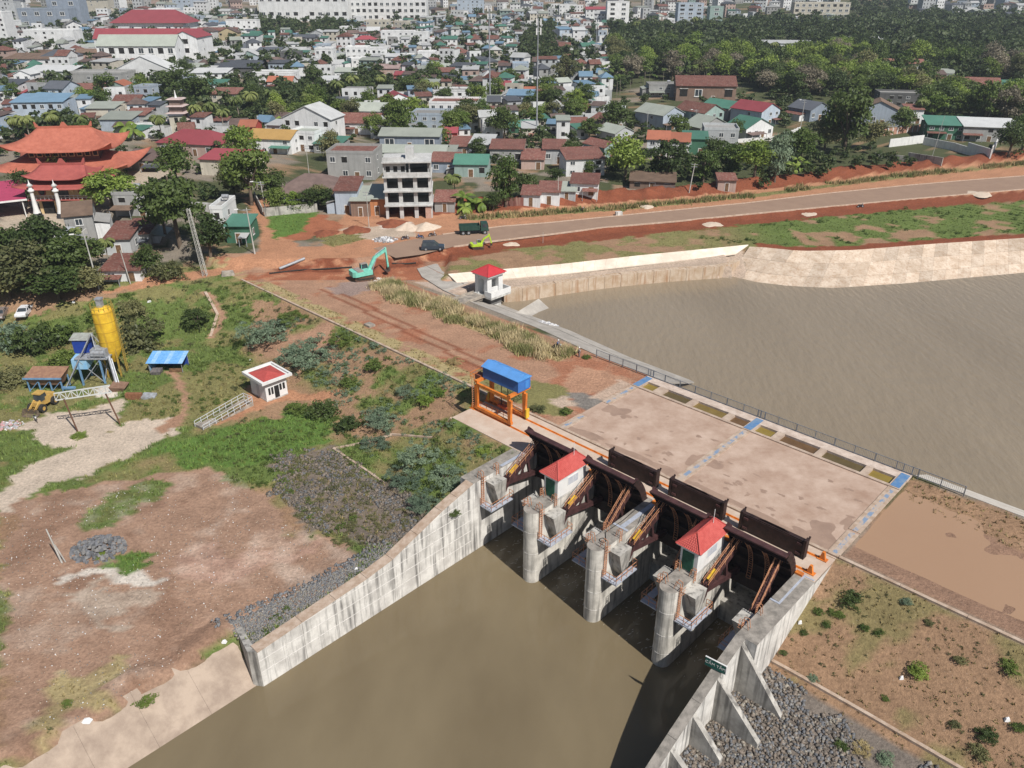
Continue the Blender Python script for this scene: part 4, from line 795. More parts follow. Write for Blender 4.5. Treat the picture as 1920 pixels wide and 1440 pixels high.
for x0, y0, x1, y1 in ((-2.6, -1.4, .9, -1.4), (-2.6, 1.6, .9, 1.6), (.9, -1.4, .9, 1.6)):
    for z0, z1 in ((.2, 4.2), (4.2, .2)): b = MB(); b.bar((x0, y0, z0), (x1, y1, z1), .1); b.build('brace', GS, t)
b = MB(); b.box(-.5, 1.9, -1.0, 1.0, 4.51, 5.7); b.build('mixer', GS, t); b = MB(); b.tube((-.3, -.9, 5.0), (1.7, -.9, 5.0), .55, n=14); b.build('drum', STEEL, t)
b = MB(); b.hexa([(-3.6, -1.5, 2.6), (-1.2, -1.5, 2.6), (-1.2, 1.3, 3.2), (-3.6, 1.3, 3.2)], [(-3.6, -1.4, 4.2), (-1.2, -1.4, 4.2), (-1.2, 1.3, 4.6), (-3.6, 1.3, 4.6)]); b.build('cladding', LB2, t)
b = MB(); b.box(-3.7, -1.1, .3, 1.7, 4.6, 6.8); b.build('tarpaulin', NB, t); b = MB(); b.hexa([(-4.0, .1, 6.82), (-.9, .1, 6.82), (-.9, 2.0, 7.3), (-4.0, 2.0, 7.3)], [(-4.0, .1, 6.9), (-.9, .1, 6.9), (-.9, 2.0, 7.38), (-4.0, 2.0, 7.38)]); b.build('tin_roof', mat('grey_tin', (.42, .45, .42), (.3, .3, .28), 1.5, .7, wave=4), t)
b = MB()
for e in (-.3, .3): b.bar((-4.6, -3.0 + e, 0), (-.2, .2 + e, 8.0), .14)
for i in range(14): f = i / 13; b.bar((-4.6 + 4.4 * f, -3.3 + 3.2 * f, 8 * f), (-4.6 + 4.4 * f, -2.7 + 3.2 * f, 8 * f), .07)
b.build('skip_track', GS, t)
for q0, q1 in (((-.2, .2, 8), (1.6, .8, 4.5)), ((-.2, .2, 8), (.6, -1.2, 4.5)), ((-.2, .5, 8), (-.6, 1.4, 4.5))): b = MB(); b.bar(q0, q1, .13); b.build('mast_strut', GS, t)
b = MB(); b.tube((2.1, -.6, 4.4), (3.6, -3.0, .6), .26, n=10); b.bar((2.6, -.9, 4.2), (4.1, -3.2, .5), .12); b.build('screw_conveyor', STEEL, t)
b = MB(); b.hexa([(3.2, -4.2, 0), (4.9, -4.2, 0), (4.9, -2.8, 0), (3.2, -2.8, 0)], [(3.0, -4.6, .9), (5.4, -4.4, .7), (5.4, -2.6, .9), (3.0, -2.6, 1.2)]); b.build('hopper', mat('rusty_hopper', (.25, .16, .11), (.18, .1, .07), 2, .8), t)
b = MB()
for x in (-.6, .3, 1.3, 2.1): b.bar((x, -1.6, 4.5), (x, -1.6, 5.5), .05)
for hh in (5.0, 5.5): b.bar((-.6, -1.6, hh), (2.1, -1.6, hh), .05)
b.build('railing', GS, t)
# aggregate bin
t = thing('aggregate_bin', 'blue-framed aggregate bin with rusty open hopper top', 'bin', G(95, 728))
for x in (-2.6, -.9, .9, 2.6):
    for y in (-1.1, 1.1): b = MB(); b.bar((x, y, -.2), (x, y, 1.9), .17); b.build('leg', LB, t)
for x0 in (-2.6, -.9, .9): b = MB(); b.bar((x0, -1.1, .1), (x0 + 1.7, -1.1, 1.8), .09); b.build('brace', LB, t)
b = MB(); b.hexa([(-2.2, -.8, 1.0), (2.2, -.8, 1.0), (2.2, .8, 1.0), (-2.2, .8, 1.0)], [(-2.9, -1.4, 2.5), (2.9, -1.4, 2.5), (2.9, 1.7, 3.1), (-2.9, 1.7, 3.1)]); b.build('hopper', mat('rusty_bin', (.33, .19, .12), (.24, .13, .09), 1.5, .85), t); b = MB(); b.bar((-3, -1.45, 2.4), (3, -1.45, 2.4), .2, .25); b.build('rim_beam', LB, t); b = MB(); b.bar((2.4, -.8, .5), (4.6, -1.2, .7), .5, .3); b.build('conveyor', LB, t)
# shed
t = thing('workers_shed', 'open shed with faded blue corrugated roof on thin posts', 'shed', G(318, 692)); t.scale = (.78,) * 3
for x in (-3.4, 3.4):
    for y, h in ((-1.6, 2.2), (1.9, 3.0)): b = MB(); b.bar((x, y, -.2), (x, y, h), .12); b.build('post', GS, t)
for i in range(8): b = MB(); x0 = -3.8 + i * .95; b.hexa([(x0, -2.0, 2.22), (x0 + .93, -2.0, 2.22), (x0 + .93, 2.3, 3.12), (x0, 2.3, 3.12)], [(x0, -2.0, 2.26 + .012 * (i % 2)), (x0 + .93, -2.0, 2.26 + .012 * (i % 2)), (x0 + .93, 2.3, 3.16 + .012 * (i % 2)), (x0, 2.3, 3.16 + .012 * (i % 2))]); b.build('roof_sheet', [mat('shed_blue_a', (.12, .33, .68), (.2, .44, .75), 2, .5), mat('shed_blue_b', (.34, .54, .78), (.2, .42, .7), 2, .5)][i % 3 == 1], t)
b = MB(); b.box(-3.4, 3.4, 1.8, 1.9, 0, 2.9); b.build('back_wall', NB, t); b = MB(); b.box(-3.45, -3.38, -1.5, 1.8, 0, 2.0); b.build('side_wall', LB2, t); b = MB(); b.box(.6, 3.3, -1.5, -1.42, 0, .9); b.build('low_wall', WOOD, t)
b = MB(); b.hexa([(-.7, -.6, 0), (.7, -.6, 0), (.7, .6, 0), (-.7, .6, 0)], [(-.9, -.7, .5), (.8, -.7, .6), (.8, .7, .8), (-.9, .7, .7)]); tag(b.build('scrap_crate', mat('dark_scrap', (.1, .09, .1), (.2, .18, .17), 3, .8), None, G(295, 700)), 'dark open scrap crate lying in front of the blue shed', 'crate')
# wheel loader
t = thing('wheel_loader', 'faded yellow wheel loader parked by the aggregate bin', 'loader', G(80, 766), R(-100)); t.scale = (.86,) * 3; LY = mat('faded_loader_yellow', (.55, .36, .10), (.42, .26, .08), 2, .7)
b = MB(); b.hexa([(-2.8, -.9, .9), (-.3, -.9, .9), (-.3, .9, .9), (-2.8, .9, .9)], [(-2.7, -.8, 2.1), (-.4, -.8, 2.2), (-.4, .8, 2.2), (-2.7, .8, 2.1)]); b.build('engine_hood', LY, t); b = MB(); b.box(-.3, 1.2, -.75, .75, .9, 1.7); b.build('chassis', LY, t)
b = MB(); b.hexa([(-.9, -.75, 1.75), (.6, -.75, 1.75), (.6, .75, 1.75), (-.9, .75, 1.75)], [(-.8, -.7, 3.0), (.4, -.7, 3.0), (.4, .7, 3.0), (-.8, .7, 3.0)]); cb = b.build('cab', GLASS, t); b = MB(); b.box(-.95, .6, -.8, .8, 3.002, 3.2); b.build('cab_roof', LY, cb)
for x in (-1.9, 1.1):
    for y in (-1.1, 1.1): b = MB(); b.tube((x, y - .28, .75), (x, y + .28, .75), .75, n=16); w_ = b.build('wheel', RUBBER, t); b = MB(); b.tube((x, y - .3, .75), (x, y + .3, .75), .35, n=10); b.build('rim', LY, w_)
for y in (-.55, .55): b = MB(); b.bar((.6, y, 1.9), (2.4, y, .8), .2, .35); b.build('lift_arm', LY, t)
b = MB(); b.add([(2.3, -1.4, .15), (2.3, 1.4, .15), (2.5, 1.4, 1.2), (2.5, -1.4, 1.2), (3.4, -1.4, .1), (3.4, 1.4, .1), (2.75, 1.4, 1.2), (2.75, -1.4, 1.2)], [(0, 3, 2, 1), (0, 1, 5, 4), (0, 4, 7, 3), (1, 2, 6, 5)]); b.build('bucket', mat('worn_bucket', (.2, .15, .1), (.12, .1, .08), 3, .7), t)
# entrance truss on two posts
t = thing('barrier_truss', 'white lattice beam on two leaning rusty posts over the pale track', 'gate', G(172, 806)); a, c = G(146, 810) - t.location, G(227, 798) - t.location
RU = mat('rusty_post', (.16, .08, .05), (.1, .05, .035), 2, .8)
for q, dx in ((a, -.8), (c, -1.2)): b = MB(); b.tube(q, q + Vector((dx, .3, 5.2)), .11, n=8); b.build('post', RU, t)
p0, p1 = a + Vector((-2.0, .3, 5.0)), c + Vector((-.3, .4, 5.3)); b = MB()
for dz in (0, 1.1): b.bar(p0 + Vector((0, 0, dz)), p1 + Vector((0, 0, dz)), .14)
for i in range(10): q0, q1 = p0.lerp(p1, i / 10), p0.lerp(p1, (i + 1) / 10); b.bar(q0 + Vector((0, 0, 1.1 * (i % 2))), q1 + Vector((0, 0, 1.1 * ((i + 1) % 2))), .09); b.bar(q0, q0 + Vector((0, 0, 1.1)), .08)
b.build('lattice_beam', mat('white_lattice', (.55, .57, .56), None, rough=.6), t)
# block stacks
t = thing('block_stack', 'stack of red hollow bricks with tin sheets beside it', 'bricks', G(256, 748))
for i in range(5):
    for k in range(3): b = MB(); b.box(-1.5 + i * .5, -1.04 + i * .5, -.3, .3, k * .34, k * .34 + .32); b.build('block', mat('hollow_brick', (.28, .13, .07), (.2, .09, .05), 3, .9), t)
b = MB(); b.hexa([(.9, -.4, 0), (2.9, -.2, 0), (2.9, .9, 0), (.9, .9, 0)], [(.9, -.4, .5), (2.9, -.2, .35), (2.9, .9, .6), (.9, .9, .7)]); b.build('tin_sheet', GS, t)
# debris heap on the left
rr = random.Random(5)
def heap(name, label, cat, px, py, n, rad, size, ms, flat=.5):
    b = MB(); o = G(px, py)
    for i in range(n):
        a, d = rr.uniform(0, 6.28), rad * math.sqrt(rr.random()); x, y = d * math.cos(a), d * math.sin(a) * .8; z = Z1(o.x + x, o.y + y) - o.z + flat * max(0, 1 - (d / rad)) * rad * .35; s = size * rr.uniform(.5, 1.5); rz = rr.uniform(0, 3); c_, s_ = math.cos(rz) * s, math.sin(rz) * s
        pt = [(x - c_ * rr.uniform(.6, 1), y - s_, z - s * .3), (x + s_, y - c_ * rr.uniform(.6, 1), z - s * .3), (x + c_, y + s_, z - s * .3), (x - s_, y + c_, z - s * .3)]; k = rr.uniform(.5, .8); zt = z + s * rr.uniform(.3, .7)
        b.hexa(pt, [(x + (p_[0] - x) * k, y + (p_[1] - y) * k, zt + rr.uniform(-.15, .15) * s) for p_ in pt], rr.randrange(len(ms)))
    return stuff(tag(b.build(name, ms, None, o), label, cat))
STN = [mat('basalt_%d' % i, c, vary(c, .7), 3, .9) for i, c in enumerate(((.20, .205, .22), (.145, .15, .16), (.255, .25, .245), (.24, .20, .165), (.33, .30, .25), (.15, .13, .11)))]
WH = [mat('rubbish_white', (.7, .7, .7), None), mat('rubbish_grey', (.4, .4, .42), None), mat('rubbish_pink', (.5, .3, .3), None)]
heap('rubbish_heap', 'scattered white and grey rubbish heap by the pale track', 'rubbish', 18, 797, 90, 1.9, .22, WH, .3)
heap('stone_pile', 'dark grey stone pile beside the fence post in the yard', 'stones', 185, 1030, 260, 3.2, .24, STN[:3], .75); heap('stone_pile', 'low white rubble pile beside the sand heaps near the road', 'rubble', 722, 450, 120, 2.6, .3, WH[:2] + [STN[2]], .4)
heap('white_rubble', 'white broken concrete pieces at the waterline by the intake tower', 'rubble', 1028, 606, 90, 1.9, .2, [WH[0], MATS['rubbish_grey']], .2); heap('white_rubble', 'white spilled lime patch in front of the teal excavator', 'rubble', 706, 524, 60, 1.3, .12, [WH[0]], .1)
SAND = mat('sand', (.60, .50, .40), (.52, .42, .33), 1.5, .95, .2)
def cone_heap(name, label, px, py, r_, h, m):
    o = G(px, py); b = MB(); n, k = 22, 6
    for j in range(k):
        for i in range(n): pass
    vs2 = [(0, 0, h)]; 
    for j in range(1, k + 1):
        for i in range(n): a = 2 * math.pi * i / n; d = r_ * j / k * (1 + .16 * math.sin(3 * a + px) + .1 * math.sin(5 * a + py)); vs2.append((d * math.cos(a), d * math.sin(a), h * (1 - j / k) ** 1.15 + rr.uniform(-.04, .04) - (.15 if j == k else 0)))
    b.add(vs2, [(0, 1 + i, 1 + (i + 1) % n) for i in range(n)] + [(1 + (j - 1) * n + i, 1 + j * n + i, 1 + j * n + (i + 1) % n, 1 + (j - 1) * n + (i + 1) % n) for j in range(1, k) for i in range(n)], 0, True)
    return tag(b.build(name, m, None, o), label, 'heap')
cone_heap('sand_heap', 'left of two pale sand heaps below unfinished building', 764, 428, 2.9, 1.5, SAND); cone_heap('sand_heap', 'right of two pale sand heaps below unfinished building', 799, 427, 3.2, 1.35, SAND); cone_heap('sand_heap', 'flat pale sand patch on the road beside the lime excavator', 958, 457, 1.9, .25, SAND)
cone_heap('sand_heap', 'small pale sand heap on the shoulder of the road near the middle', 1213, 388, 2.0, .5, SAND); cone_heap('sand_heap', 'pale sand spill on the right part of the road', 1335, 420, 2.6, .25, SAND); cone_heap('sand_heap', 'pale sand spill at the far right road edge', 1835, 363, 3.4, .25, SAND); cone_heap('sand_heap', 'pale sand spill beside the motorbike on road', 1515, 401, 2.4, .2, SAND)
RED = mat('red_soil_heap', (.25, .085, .045), (.18, .06, .033), 1.2, .95, .5)
cone_heap('soil_heap', 'red soil heap in front of the teal excavator bucket', 712, 508, 2.4, 1.3, RED); cone_heap('soil_heap', 'long red soil heap left of the unfinished building', 668, 432, 3.4, 1.1, RED); cone_heap('soil_heap', 'red soil heap directly below the unfinished building', 735, 420, 3.6, 1.2, RED); cone_heap('soil_heap', 'red soil heap beside the white shop houses', 610, 438, 3, .9, RED)

# ================================================================ vehicles
def car(px, py, rz, col, label, L=4.6, W=1.85, Hh=1.75, suv=True, cat='car'):
    t = thing('parked_car', label, cat, G(px, py), rz); w = W / 2; pm = mat('paint_%d_%d_%d' % tuple(int(c * 99) for c in col), col, None, rough=.25, spec=.5)
    b = MB(); h0, h1 = .32, .98
    prof = [(-L/2, .42), (-L/2 + .1, h0), (L/2 - .1, h0), (L/2, .5), (L/2 - .04, .8), (L/2 - .25, .92), (L * .22, 1.02), (-L/2 + .05, 1.02)]
    b.yprism(prof, -w, w); b.build('body', pm, t)
    r0 = -L/2 + (.12 if suv else .75); b = MB(); b.hexa([(r0 - .05, -w + .05, 1.021), (L * .24, -w + .05, 1.021), (L * .24, w - .05, 1.021), (r0 - .05, w - .05, 1.021)], [(r0 + .25, -w + .2, Hh - .06), (L * .06, -w + .2, Hh - .06), (L * .06, w - .2, Hh - .06), (r0 + .25, w - .2, Hh - .06)]); b.build('window', GLASS, t)
    b = MB(); b.box(r0 + .22, L * .07, -w + .18, w - .18, Hh - .058, Hh); b.build('roof', pm, t)
    b = MB()
    for s in (-1, 1):
        for xb, xt in ((r0, r0 + .27), (-.15, -.15), (L * .24, L * .065), (-1.2, -1.15)): b.bar((xb, s * (w - .05), 1.02), (xt, s * (w - .19), Hh - .05), .07)
    b.build('pillar', pm, t)
    for x in (-L * .3, L * .31):
        for s in (-1, 1): b = MB(); b.tube((x, s * (w - .2), .36), (x, s * (w + .02), .36), .36, n=16); w_ = b.build('wheel', RUBBER, t); b = MB(); b.tube((x, s * (w + .0), .36), (x, s * (w + .04), .36), .21, n=10); b.build('rim', STEEL, w_)
    for s in (-1, 1):
        b = MB(); b.box(L/2 - .12, L/2 + .01, s * w * .7 - .2, s * w * .7 + .2, .66, .8); b.build('headlight', mat('lamp_glass', (.7, .7, .7), None, rough=.2), t); b = MB(); b.box(-L/2 - .02, -L/2 + .06, s * w * .8 - .12, s * w * .8 + .12, .7, .95); b.build('tail_light', mat('lamp_red', (.4, .02, .02), None, rough=.3), t)
    return t
car(812, 468, R(4), (.035, .05, .07), 'dark blue-grey SUV driving on the dusty road near the excavators', 4.8, 1.9, 1.85)
car(47, 590, R(-80), (.75, .76, .78), 'white sedan parked under trees at the far left', 4.5, 1.8, 1.5, False); car(3, 594, R(-75), (.25, .2, .18), 'dusty brown car cut by the left picture edge', 4.5, 1.8, 1.5, False)
car(262, 309, R(-10), (.55, .57, .6), 'silver sedan parked in temple courtyard under brown roof', 4.5, 1.8, 1.5, False); car(1639, 246, R(-8), (.78, .78, .78), 'white car parked behind the brick panel wall', 4.6, 1.8, 1.55, False)
# dump truck
t = thing('dump_truck', 'dark green dump truck standing at the upper road edge', 'truck', G(890, 438), R(8)); TG = mat('truck_green', (.02, .055, .045), (.03, .07, .055), 2, .5)
b = MB(); b.box(-3.3, 3.0, -.5, .5, .75, 1.0); b.build('chassis', RUBBER, t)
b = MB(); b.box(-3.4, 1.1, -1.15, 1.15, 1.05, 1.2); b.box(-3.4, 1.1, -1.15, -1.05, 1.2, 2.1); b.box(-3.4, 1.1, 1.05, 1.15, 1.2, 2.1); b.box(1.0, 1.1, -1.05, 1.05, 1.2, 2.3); b.box(-3.4, -3.3, -1.05, 1.05, 1.2, 2.1); b.build('tipper_body', TG, t)
for i in range(6): b = MB(); b.box(-3.2 + i * .8, -3.08 + i * .8, -1.22, -1.152, 1.1, 2.1); b.build('body_rib', TG, t)
b = MB(); b.hexa([(1.3, -1.1, .8), (3.1, -1.1, .8), (3.1, 1.1, .8), (1.3, 1.1, .8)], [(1.35, -1.0, 2.55), (2.75, -1.0, 2.55), (2.75, 1.0, 2.55), (1.35, 1.0, 2.55)]); cb = b.build('cab', TG, t); b = MB(); b.hexa([(2.98, -.95, 1.6), (3.04, -.95, 1.6), (3.04, .95, 1.6), (2.98, .95, 1.6)], [(2.8, -.9, 2.4), (2.86, -.9, 2.4), (2.86, .9, 2.4), (2.8, .9, 2.4)]); b.build('windscreen', GLASS, cb)
for s in (-1, 1): b = MB(); b.box(1.7, 2.6, min(s * 1.04, s * 1.1), max(s * 1.04, s * 1.1), 1.65, 2.35); b.build('side_window', GLASS, cb)
for x in (-2.6, -1.4, 2.2):
    for s in (-1, 1): b = MB(); b.tube((x, s * .75, .5), (x, s * 1.12, .5), .5, n=14); w_ = b.build('wheel', RUBBER, t); b = MB(); b.tube((x, s * 1.1, .5), (x, s * 1.15, .5), .25, n=8); b.build('rim', STEEL, w_)
# excavators
def excavator(px, py, rz, col, label, sc, elbow, tip, stick_end, swing=0):
    t = thing('excavator', label, 'excavator', G(px, py), rz); t.scale = (sc,) * 3; pm = mat('digger_%d' % int(col[0] * 1000), col, vary(col, .8), 2, .5)
    for s in (-1, 1):
        b = MB(); b.yprism([(-2.0, .25), (-1.7, .0), (1.7, .0), (2.0, .25), (2.0, .6), (1.7, .85), (-1.7, .85), (-2.0, .6)], s * 1.1 - .3, s * 1.1 + .3); tr = b.build('track', mat('muddy_track', (.16, .08, .05), (.09, .06, .045), 3, .9), t)
        b = MB(); b.box(-1.6, 1.6, s * 1.1 + s * .3 - .02, s * 1.1 + s * .3 + .03, .3, .6) if s > 0 else b.box(-1.6, 1.6, -1.43, -1.38, .3, .6); b.build('track_frame', RUBBER, tr)
    b = MB(); b.tube((0, 0, .7), (0, 0, 1.05), .7, n=18); b.build('slew_ring', RUBBER, t)
    Rm = Matrix.Rotation(swing, 3, 'Z'); T = lambda v_: Rm @ Vector(v_)
    def bb(name, m_, fn, par=t): b = MB(); fn(b); b.v = [tuple(T(q)) for q in b.v]; return b.build(name, m_, par)
    bb('body', pm, lambda b: b.prism([(-2.5, -1.0), (-2.2, -1.35), (1.2, -1.35), (1.3, -.4), (1.3, .5), (-.4, .5), (-.4, 1.35), (-2.2, 1.35), (-2.5, 1.0)], 1.06, 1.9)); bb('counterweight', pm, lambda b: b.prism([(-2.75, -.9), (-2.35, -1.36), (-1.9, -1.36), (-1.9, 1.36), (-2.35, 1.36), (-2.75, .9)], 1.08, 2.1))
    bb('engine_cover', mat('dusty_cover', (.33, .29, .27), (.25, .2, .18), 2, .8), lambda b: b.box(-1.85, -.6, -1.2, 1.2, 1.905, 2.15))
    cb = bb('cab', GLASS, lambda b: b.hexa([(-.3, .55, 1.2), (1.3, .55, 1.2), (1.3, 1.35, 1.2), (-.3, 1.35, 1.2)], [(-.25, .6, 2.75), (.95, .6, 2.75), (.95, 1.3, 2.75), (-.25, 1.3, 2.75)])); bb('cab_roof', MATS['dusty_cover'], lambda b: b.box(-.35, 1.0, .52, 1.38, 2.755, 2.85), cb)
    def frame(b):
        for x, x2, y in ((-.3, -.25, .55), (1.3, .95, .55), (1.3, .95, 1.35), (-.3, -.25, 1.35)): b.bar((x, y, 1.2), (x2, y, 2.76), .09)
    bb('cab_frame', pm, frame, cb)
    p0, e_, tp, se = Vector((.9, -.1, 1.6)), Vector((elbow[0], -.1, elbow[1])), Vector((tip[0], -.1, tip[1])), Vector((stick_end[0], -.1, stick_end[1]))
    bb('boom', pm, lambda b: (b.bar(p0, e_, .42, .6), b.bar(e_ + (p0 - e_) * .04, tp, .4, .52))); bb('boom_cylinder', STEEL, lambda b: (b.tube(p0 + Vector((.5, .35, -.3)), e_ + Vector((.2, .35, -.1)), .08, n=8), b.tube(p0 + Vector((.5, -.35, -.3)), e_ + Vector((.2, -.35, -.1)), .08, n=8)))
    st = bb('stick', pm, lambda b: b.bar(tp + (tp - se).normalized() * .5, se, .32, .42)); bb('stick_cylinder', STEEL, lambda b: b.tube(e_ + Vector((.1, 0, .45)), tp + (tp - se).normalized() * .5, .09, n=8), st)
    q = se; bb('bucket', mat('bucket_steel', (.10, .06, .045), (.07, .05, .04), 2, .7), lambda b: b.yprism([(q.x + .1, q.z + .2), (q.x + .25, q.z - .3), (q.x + .1, q.z - .75), (q.x - .45, q.z - .95), (q.x - .75, q.z - .6), (q.x - .25, q.z - .55), (q.x - .1, q.z - .1)], -.65, .45))
    return t
excavator(684, 523, R(18), (.22, .62, .50), 'large teal excavator digging with raised boom beside the dirt road', 1.0, (2.4, 4.0), (4.7, 5.0), (5.0, 1.5), R(16))
excavator(897, 466, R(5), (.46, .66, .05), 'small lime-yellow excavator at the road edge', .62, (2.0, 3.4), (3.8, 4.4), (4.6, 1.6), R(10))

# ================================================================ people and motorbikes
def skin(name, verts, edges, radii, m, parent, rz=None):
    me = bpy.data.meshes.new(name); me.from_pydata(verts, edges, []); o = put(name, me, parent); md = o.modifiers.new('s', 'SKIN'); 
    for i, r_ in enumerate(radii): me.skin_vertices[0].data[i].radius = r_ if isinstance(r_, tuple) else (r_, r_)
    me.skin_vertices[0].data[0].use_root = True; s2 = o.modifiers.new('d', 'SUBSURF'); s2.levels = s2.render_levels = 1; me.materials.append(m); return o
SKINM = mat('skin_tone', (.42, .24, .16), None, rough=.6)
def person(label, loc, rz, shirt, trousers, helmet=None, pose='stand'):
    t = thing('person', label, 'person', loc, rz)
    if pose == 'ride': hip, kn, an, fo, ch, nk, hd, el, hn = (-.1, 0, .84), (.28, .16, .8), (.2, .15, .42), (.38, .15, .38), (-.02, 0, 1.2), (.02, 0, 1.38), (.05, 0, 1.55), (.18, .26, 1.08), (.42, .28, 1.06)
    else: hip, kn, an, fo, ch, nk, hd, el, hn = (0, 0, .88), (.05, .1, .47), (0, .1, .07), (.16, .1, .04), (.02, 0, 1.25), (.02, 0, 1.45), (.05, 0, 1.62), (.02, .28, 1.1), (.14, .3, .87)
    f = lambda p_: (p_[0], -p_[1], p_[2]); sh = (ch[0], .18, ch[2] + .1)
    vs2 = [hip, ch, nk, hd, kn, an, fo, f(kn), f(an), f(fo), sh, el, hn, f(sh), f(el), f(hn), (hip[0], .1, hip[2] - .03), (hip[0], -.1, hip[2] - .03), (hn[0] + .07, hn[1], hn[2] - .05), (hn[0] + .07, -hn[1], hn[2] - .05)]
    skin('body', vs2, [(0, 1), (1, 2), (2, 3), (0, 16), (16, 4), (4, 5), (5, 6), (0, 17), (17, 7), (7, 8), (8, 9), (1, 10), (10, 11), (11, 12), (1, 13), (13, 14), (14, 15), (12, 18), (15, 19)], [.13, .14, .055, .1, .07, .045, .04, .07, .045, .04, .06, .045, .035, .06, .045, .035, .09, .09, .028, .028], SKINM, t)
    skin('shirt', [hip, ch, sh, el, f(sh), f(el)], [(0, 1), (1, 2), (2, 3), (1, 4), (4, 5)], [.15, .165, .08, .065, .08, .065], shirt, t); skin('trousers', [hip, vs2[16], kn, an, vs2[17], f(kn), f(an)], [(0, 1), (1, 2), (2, 3), (0, 4), (4, 5), (5, 6)], [.145, .11, .09, .065, .11, .09, .065], trousers, t)
    b = MB(); b.lathe([(.02, -.13), (.1, -.1), (.125, 0), (.11, .08), (.05, .13), (.01, .14)] if helmet else [(.02, -.02), (.105, 0), (.1, .07), (.04, .11), (.01, .115)], 12); b.build('helmet' if helmet else 'hair', helmet or RUBBER, t, (hd[0] - .01, 0, hd[2] + .03)); return t
def motorbike(loc, rz, col, label):
    t = thing('motorbike', label, 'motorbike', loc, rz); pm = mat('bike_%d' % int(sum(col) * 1000), col, None, rough=.3)
    for x in (-.6, .6):
        b = MB(); n = 16
        for i in range(n):
            a, c = 2 * math.pi * i / n, 2 * math.pi * (i + 1) / n; b.bar((x + .28 * math.cos(a), 0, .28 + .28 * math.sin(a)), (x + .28 * math.cos(c), 0, .28 + .28 * math.sin(c)), .1, .08, up=(0, 1, 0))
        w_ = b.build('wheel', RUBBER, t); b = MB(); b.tube((x, -.04, .28), (x, .04, .28), .17, n=10); b.build('rim', STEEL, w_)
    b = MB(); b.yprism([(-.65, .55), (-.2, .3), (.25, .32), (.42, .75), (.35, .85), (.15, .5), (-.25, .62), (-.6, .72)], -.13, .13); b.build('body', pm, t); b = MB(); b.box(-.65, .08, -.13, .13, .66, .76); b.build('seat', RUBBER, t)
    b = MB(); b.bar((.6, 0, .28), (.42, 0, .95), .09); b.build('fork', STEEL, t); b = MB(); b.bar((.4, -.33, 1.0), (.4, .33, 1.0), .05); b.build('handlebar', STEEL, t); b = MB(); b.box(.44, .56, -.09, .09, .78, .95); b.build('headlight', WHITE, t); return t
g1 = G(1046, 655); motorbike(g1, R(-30), (.02, .03, .05), 'dark motorbike under the blue-shirted rider beside the ramp'); person('person in blue shirt and white helmet riding a motorbike on the crest', g1, R(-30), mat('blue_shirt', (.06, .14, .30), None), mat('dark_cloth', (.03, .03, .04), None), WHITE, 'ride')
person('person in grey clothes and pale cap standing near the fence end', G(1086, 670), R(200), mat('grey_shirt', (.33, .34, .38), None), mat('grey_cloth', (.14, .14, .16), None), WHITE)
for (px, py, rz, c, lb) in ((1613, 389, 10, (.02, .03, .04), 'black motorbike lying on the right stretch of the road'), (68, 790, -50, (.03, .02, .03), 'dark motorbike parked on the pale track below the loader'), (760, 449, 20, (.03, .03, .05), 'black motorbike parked left of the kerb piece near sand heaps'), (811, 443, 15, (.05, .05, .06), 'dark motorbike parked between sand heap and dump truck'), (868, 411, 0, (.06, .02, .02), 'dark red motorbike standing above the dump truck'), (1090, 396, 10, (.03, .03, .03), 'black motorbike on the dirt shoulder right of the truck'), (788, 447, 160, (.05, .12, .3), 'blue motorbike parked in the grass below the sand heaps')): motorbike(G(px, py), R(rz), c, lb)

# ================================================================ poles
CPOLE = mat('concrete_pole', (.50, .49, .46), (.38, .37, .34), 1, .9)
def pole(px, py, hpx, label, lean=(0, 0), arm=True, lamp=False, r=.16, name='utility_pole'):
    o = G(px, py); k = PPM(o); h = hpx / k / math.cos(math.atan2(CAMH, math.hypot(o.x, o.y))); t = thing(name, label, 'pole', o); top = Vector((lean[0], lean[1], h))
    b = MB(); b.tube((0, 0, -.5), top, r, r * .6, n=8); b.build('shaft', CPOLE, t)
    if arm:
        for f in (.96, .88): b = MB(); q = top * f; b.bar(q + Vector((-.8, 0, 0)), q + Vector((.8, 0, 0)), .1); b.build('crossarm', STEEL, t)
    if lamp: b = MB(); q = top * .93; b.bar(q, q + Vector((-1.6, -.6, .5)), .08); b.build('bracket', STEEL, t); b = MB(); b.hexa([q + Vector((-2.3, -.9, .45)), q + Vector((-1.5, -.75, .45)), q + Vector((-1.5, -.45, .45)), q + Vector((-2.3, -.55, .45))], [q + Vector((-2.25, -.88, .6)), q + Vector((-1.55, -.72, .65)), q + Vector((-1.55, -.48, .65)), q + Vector((-2.25, -.58, .6))]); b.build('lamp_head', WHITE, t)
    return t
pole(186, 542, 92, 'concrete utility pole with crossarms left of the rusty-roofed house', (-.3, 0), True, True); pole(245, 532, 55, 'short leaning timber pole before the rusty-roofed house', (-.6, .2), False, False, .12); pole(478, 476, 78, 'concrete pole beside the green-roofed shed at the dirt road', (-.3, 0), True, True)
pole(498, 393, 48, 'concrete street pole behind the grey roadside wall', (-.3, 0), True, True); pole(1046, 372, 48, 'thin concrete pole in front of the white cottages', (0, 0), False, False, .1); pole(1292, 357, 50, 'leaning concrete pole beside the brown shack', (.8, 0), True, False, .17); pole(1850, 228, 55, 'tall leaning concrete pole at the upper right', (1.6, 0), False, False, .17)
pole(1018, 456, 20, 'thin grey marker post on the road kerb', (0, 0), False, False, .05, 'marker_post'); pole(692, 425, 62, 'thin pole standing before the shop houses', (0, 0), True, False, .09); pole(1501, 238, 44, 'concrete pole right of the red-roofed house with white fence', (0, 0), True, True, .14); pole(915, 438, 14, 'short white marker post near dump truck', (0, 0), False, False, .06, 'marker_post')
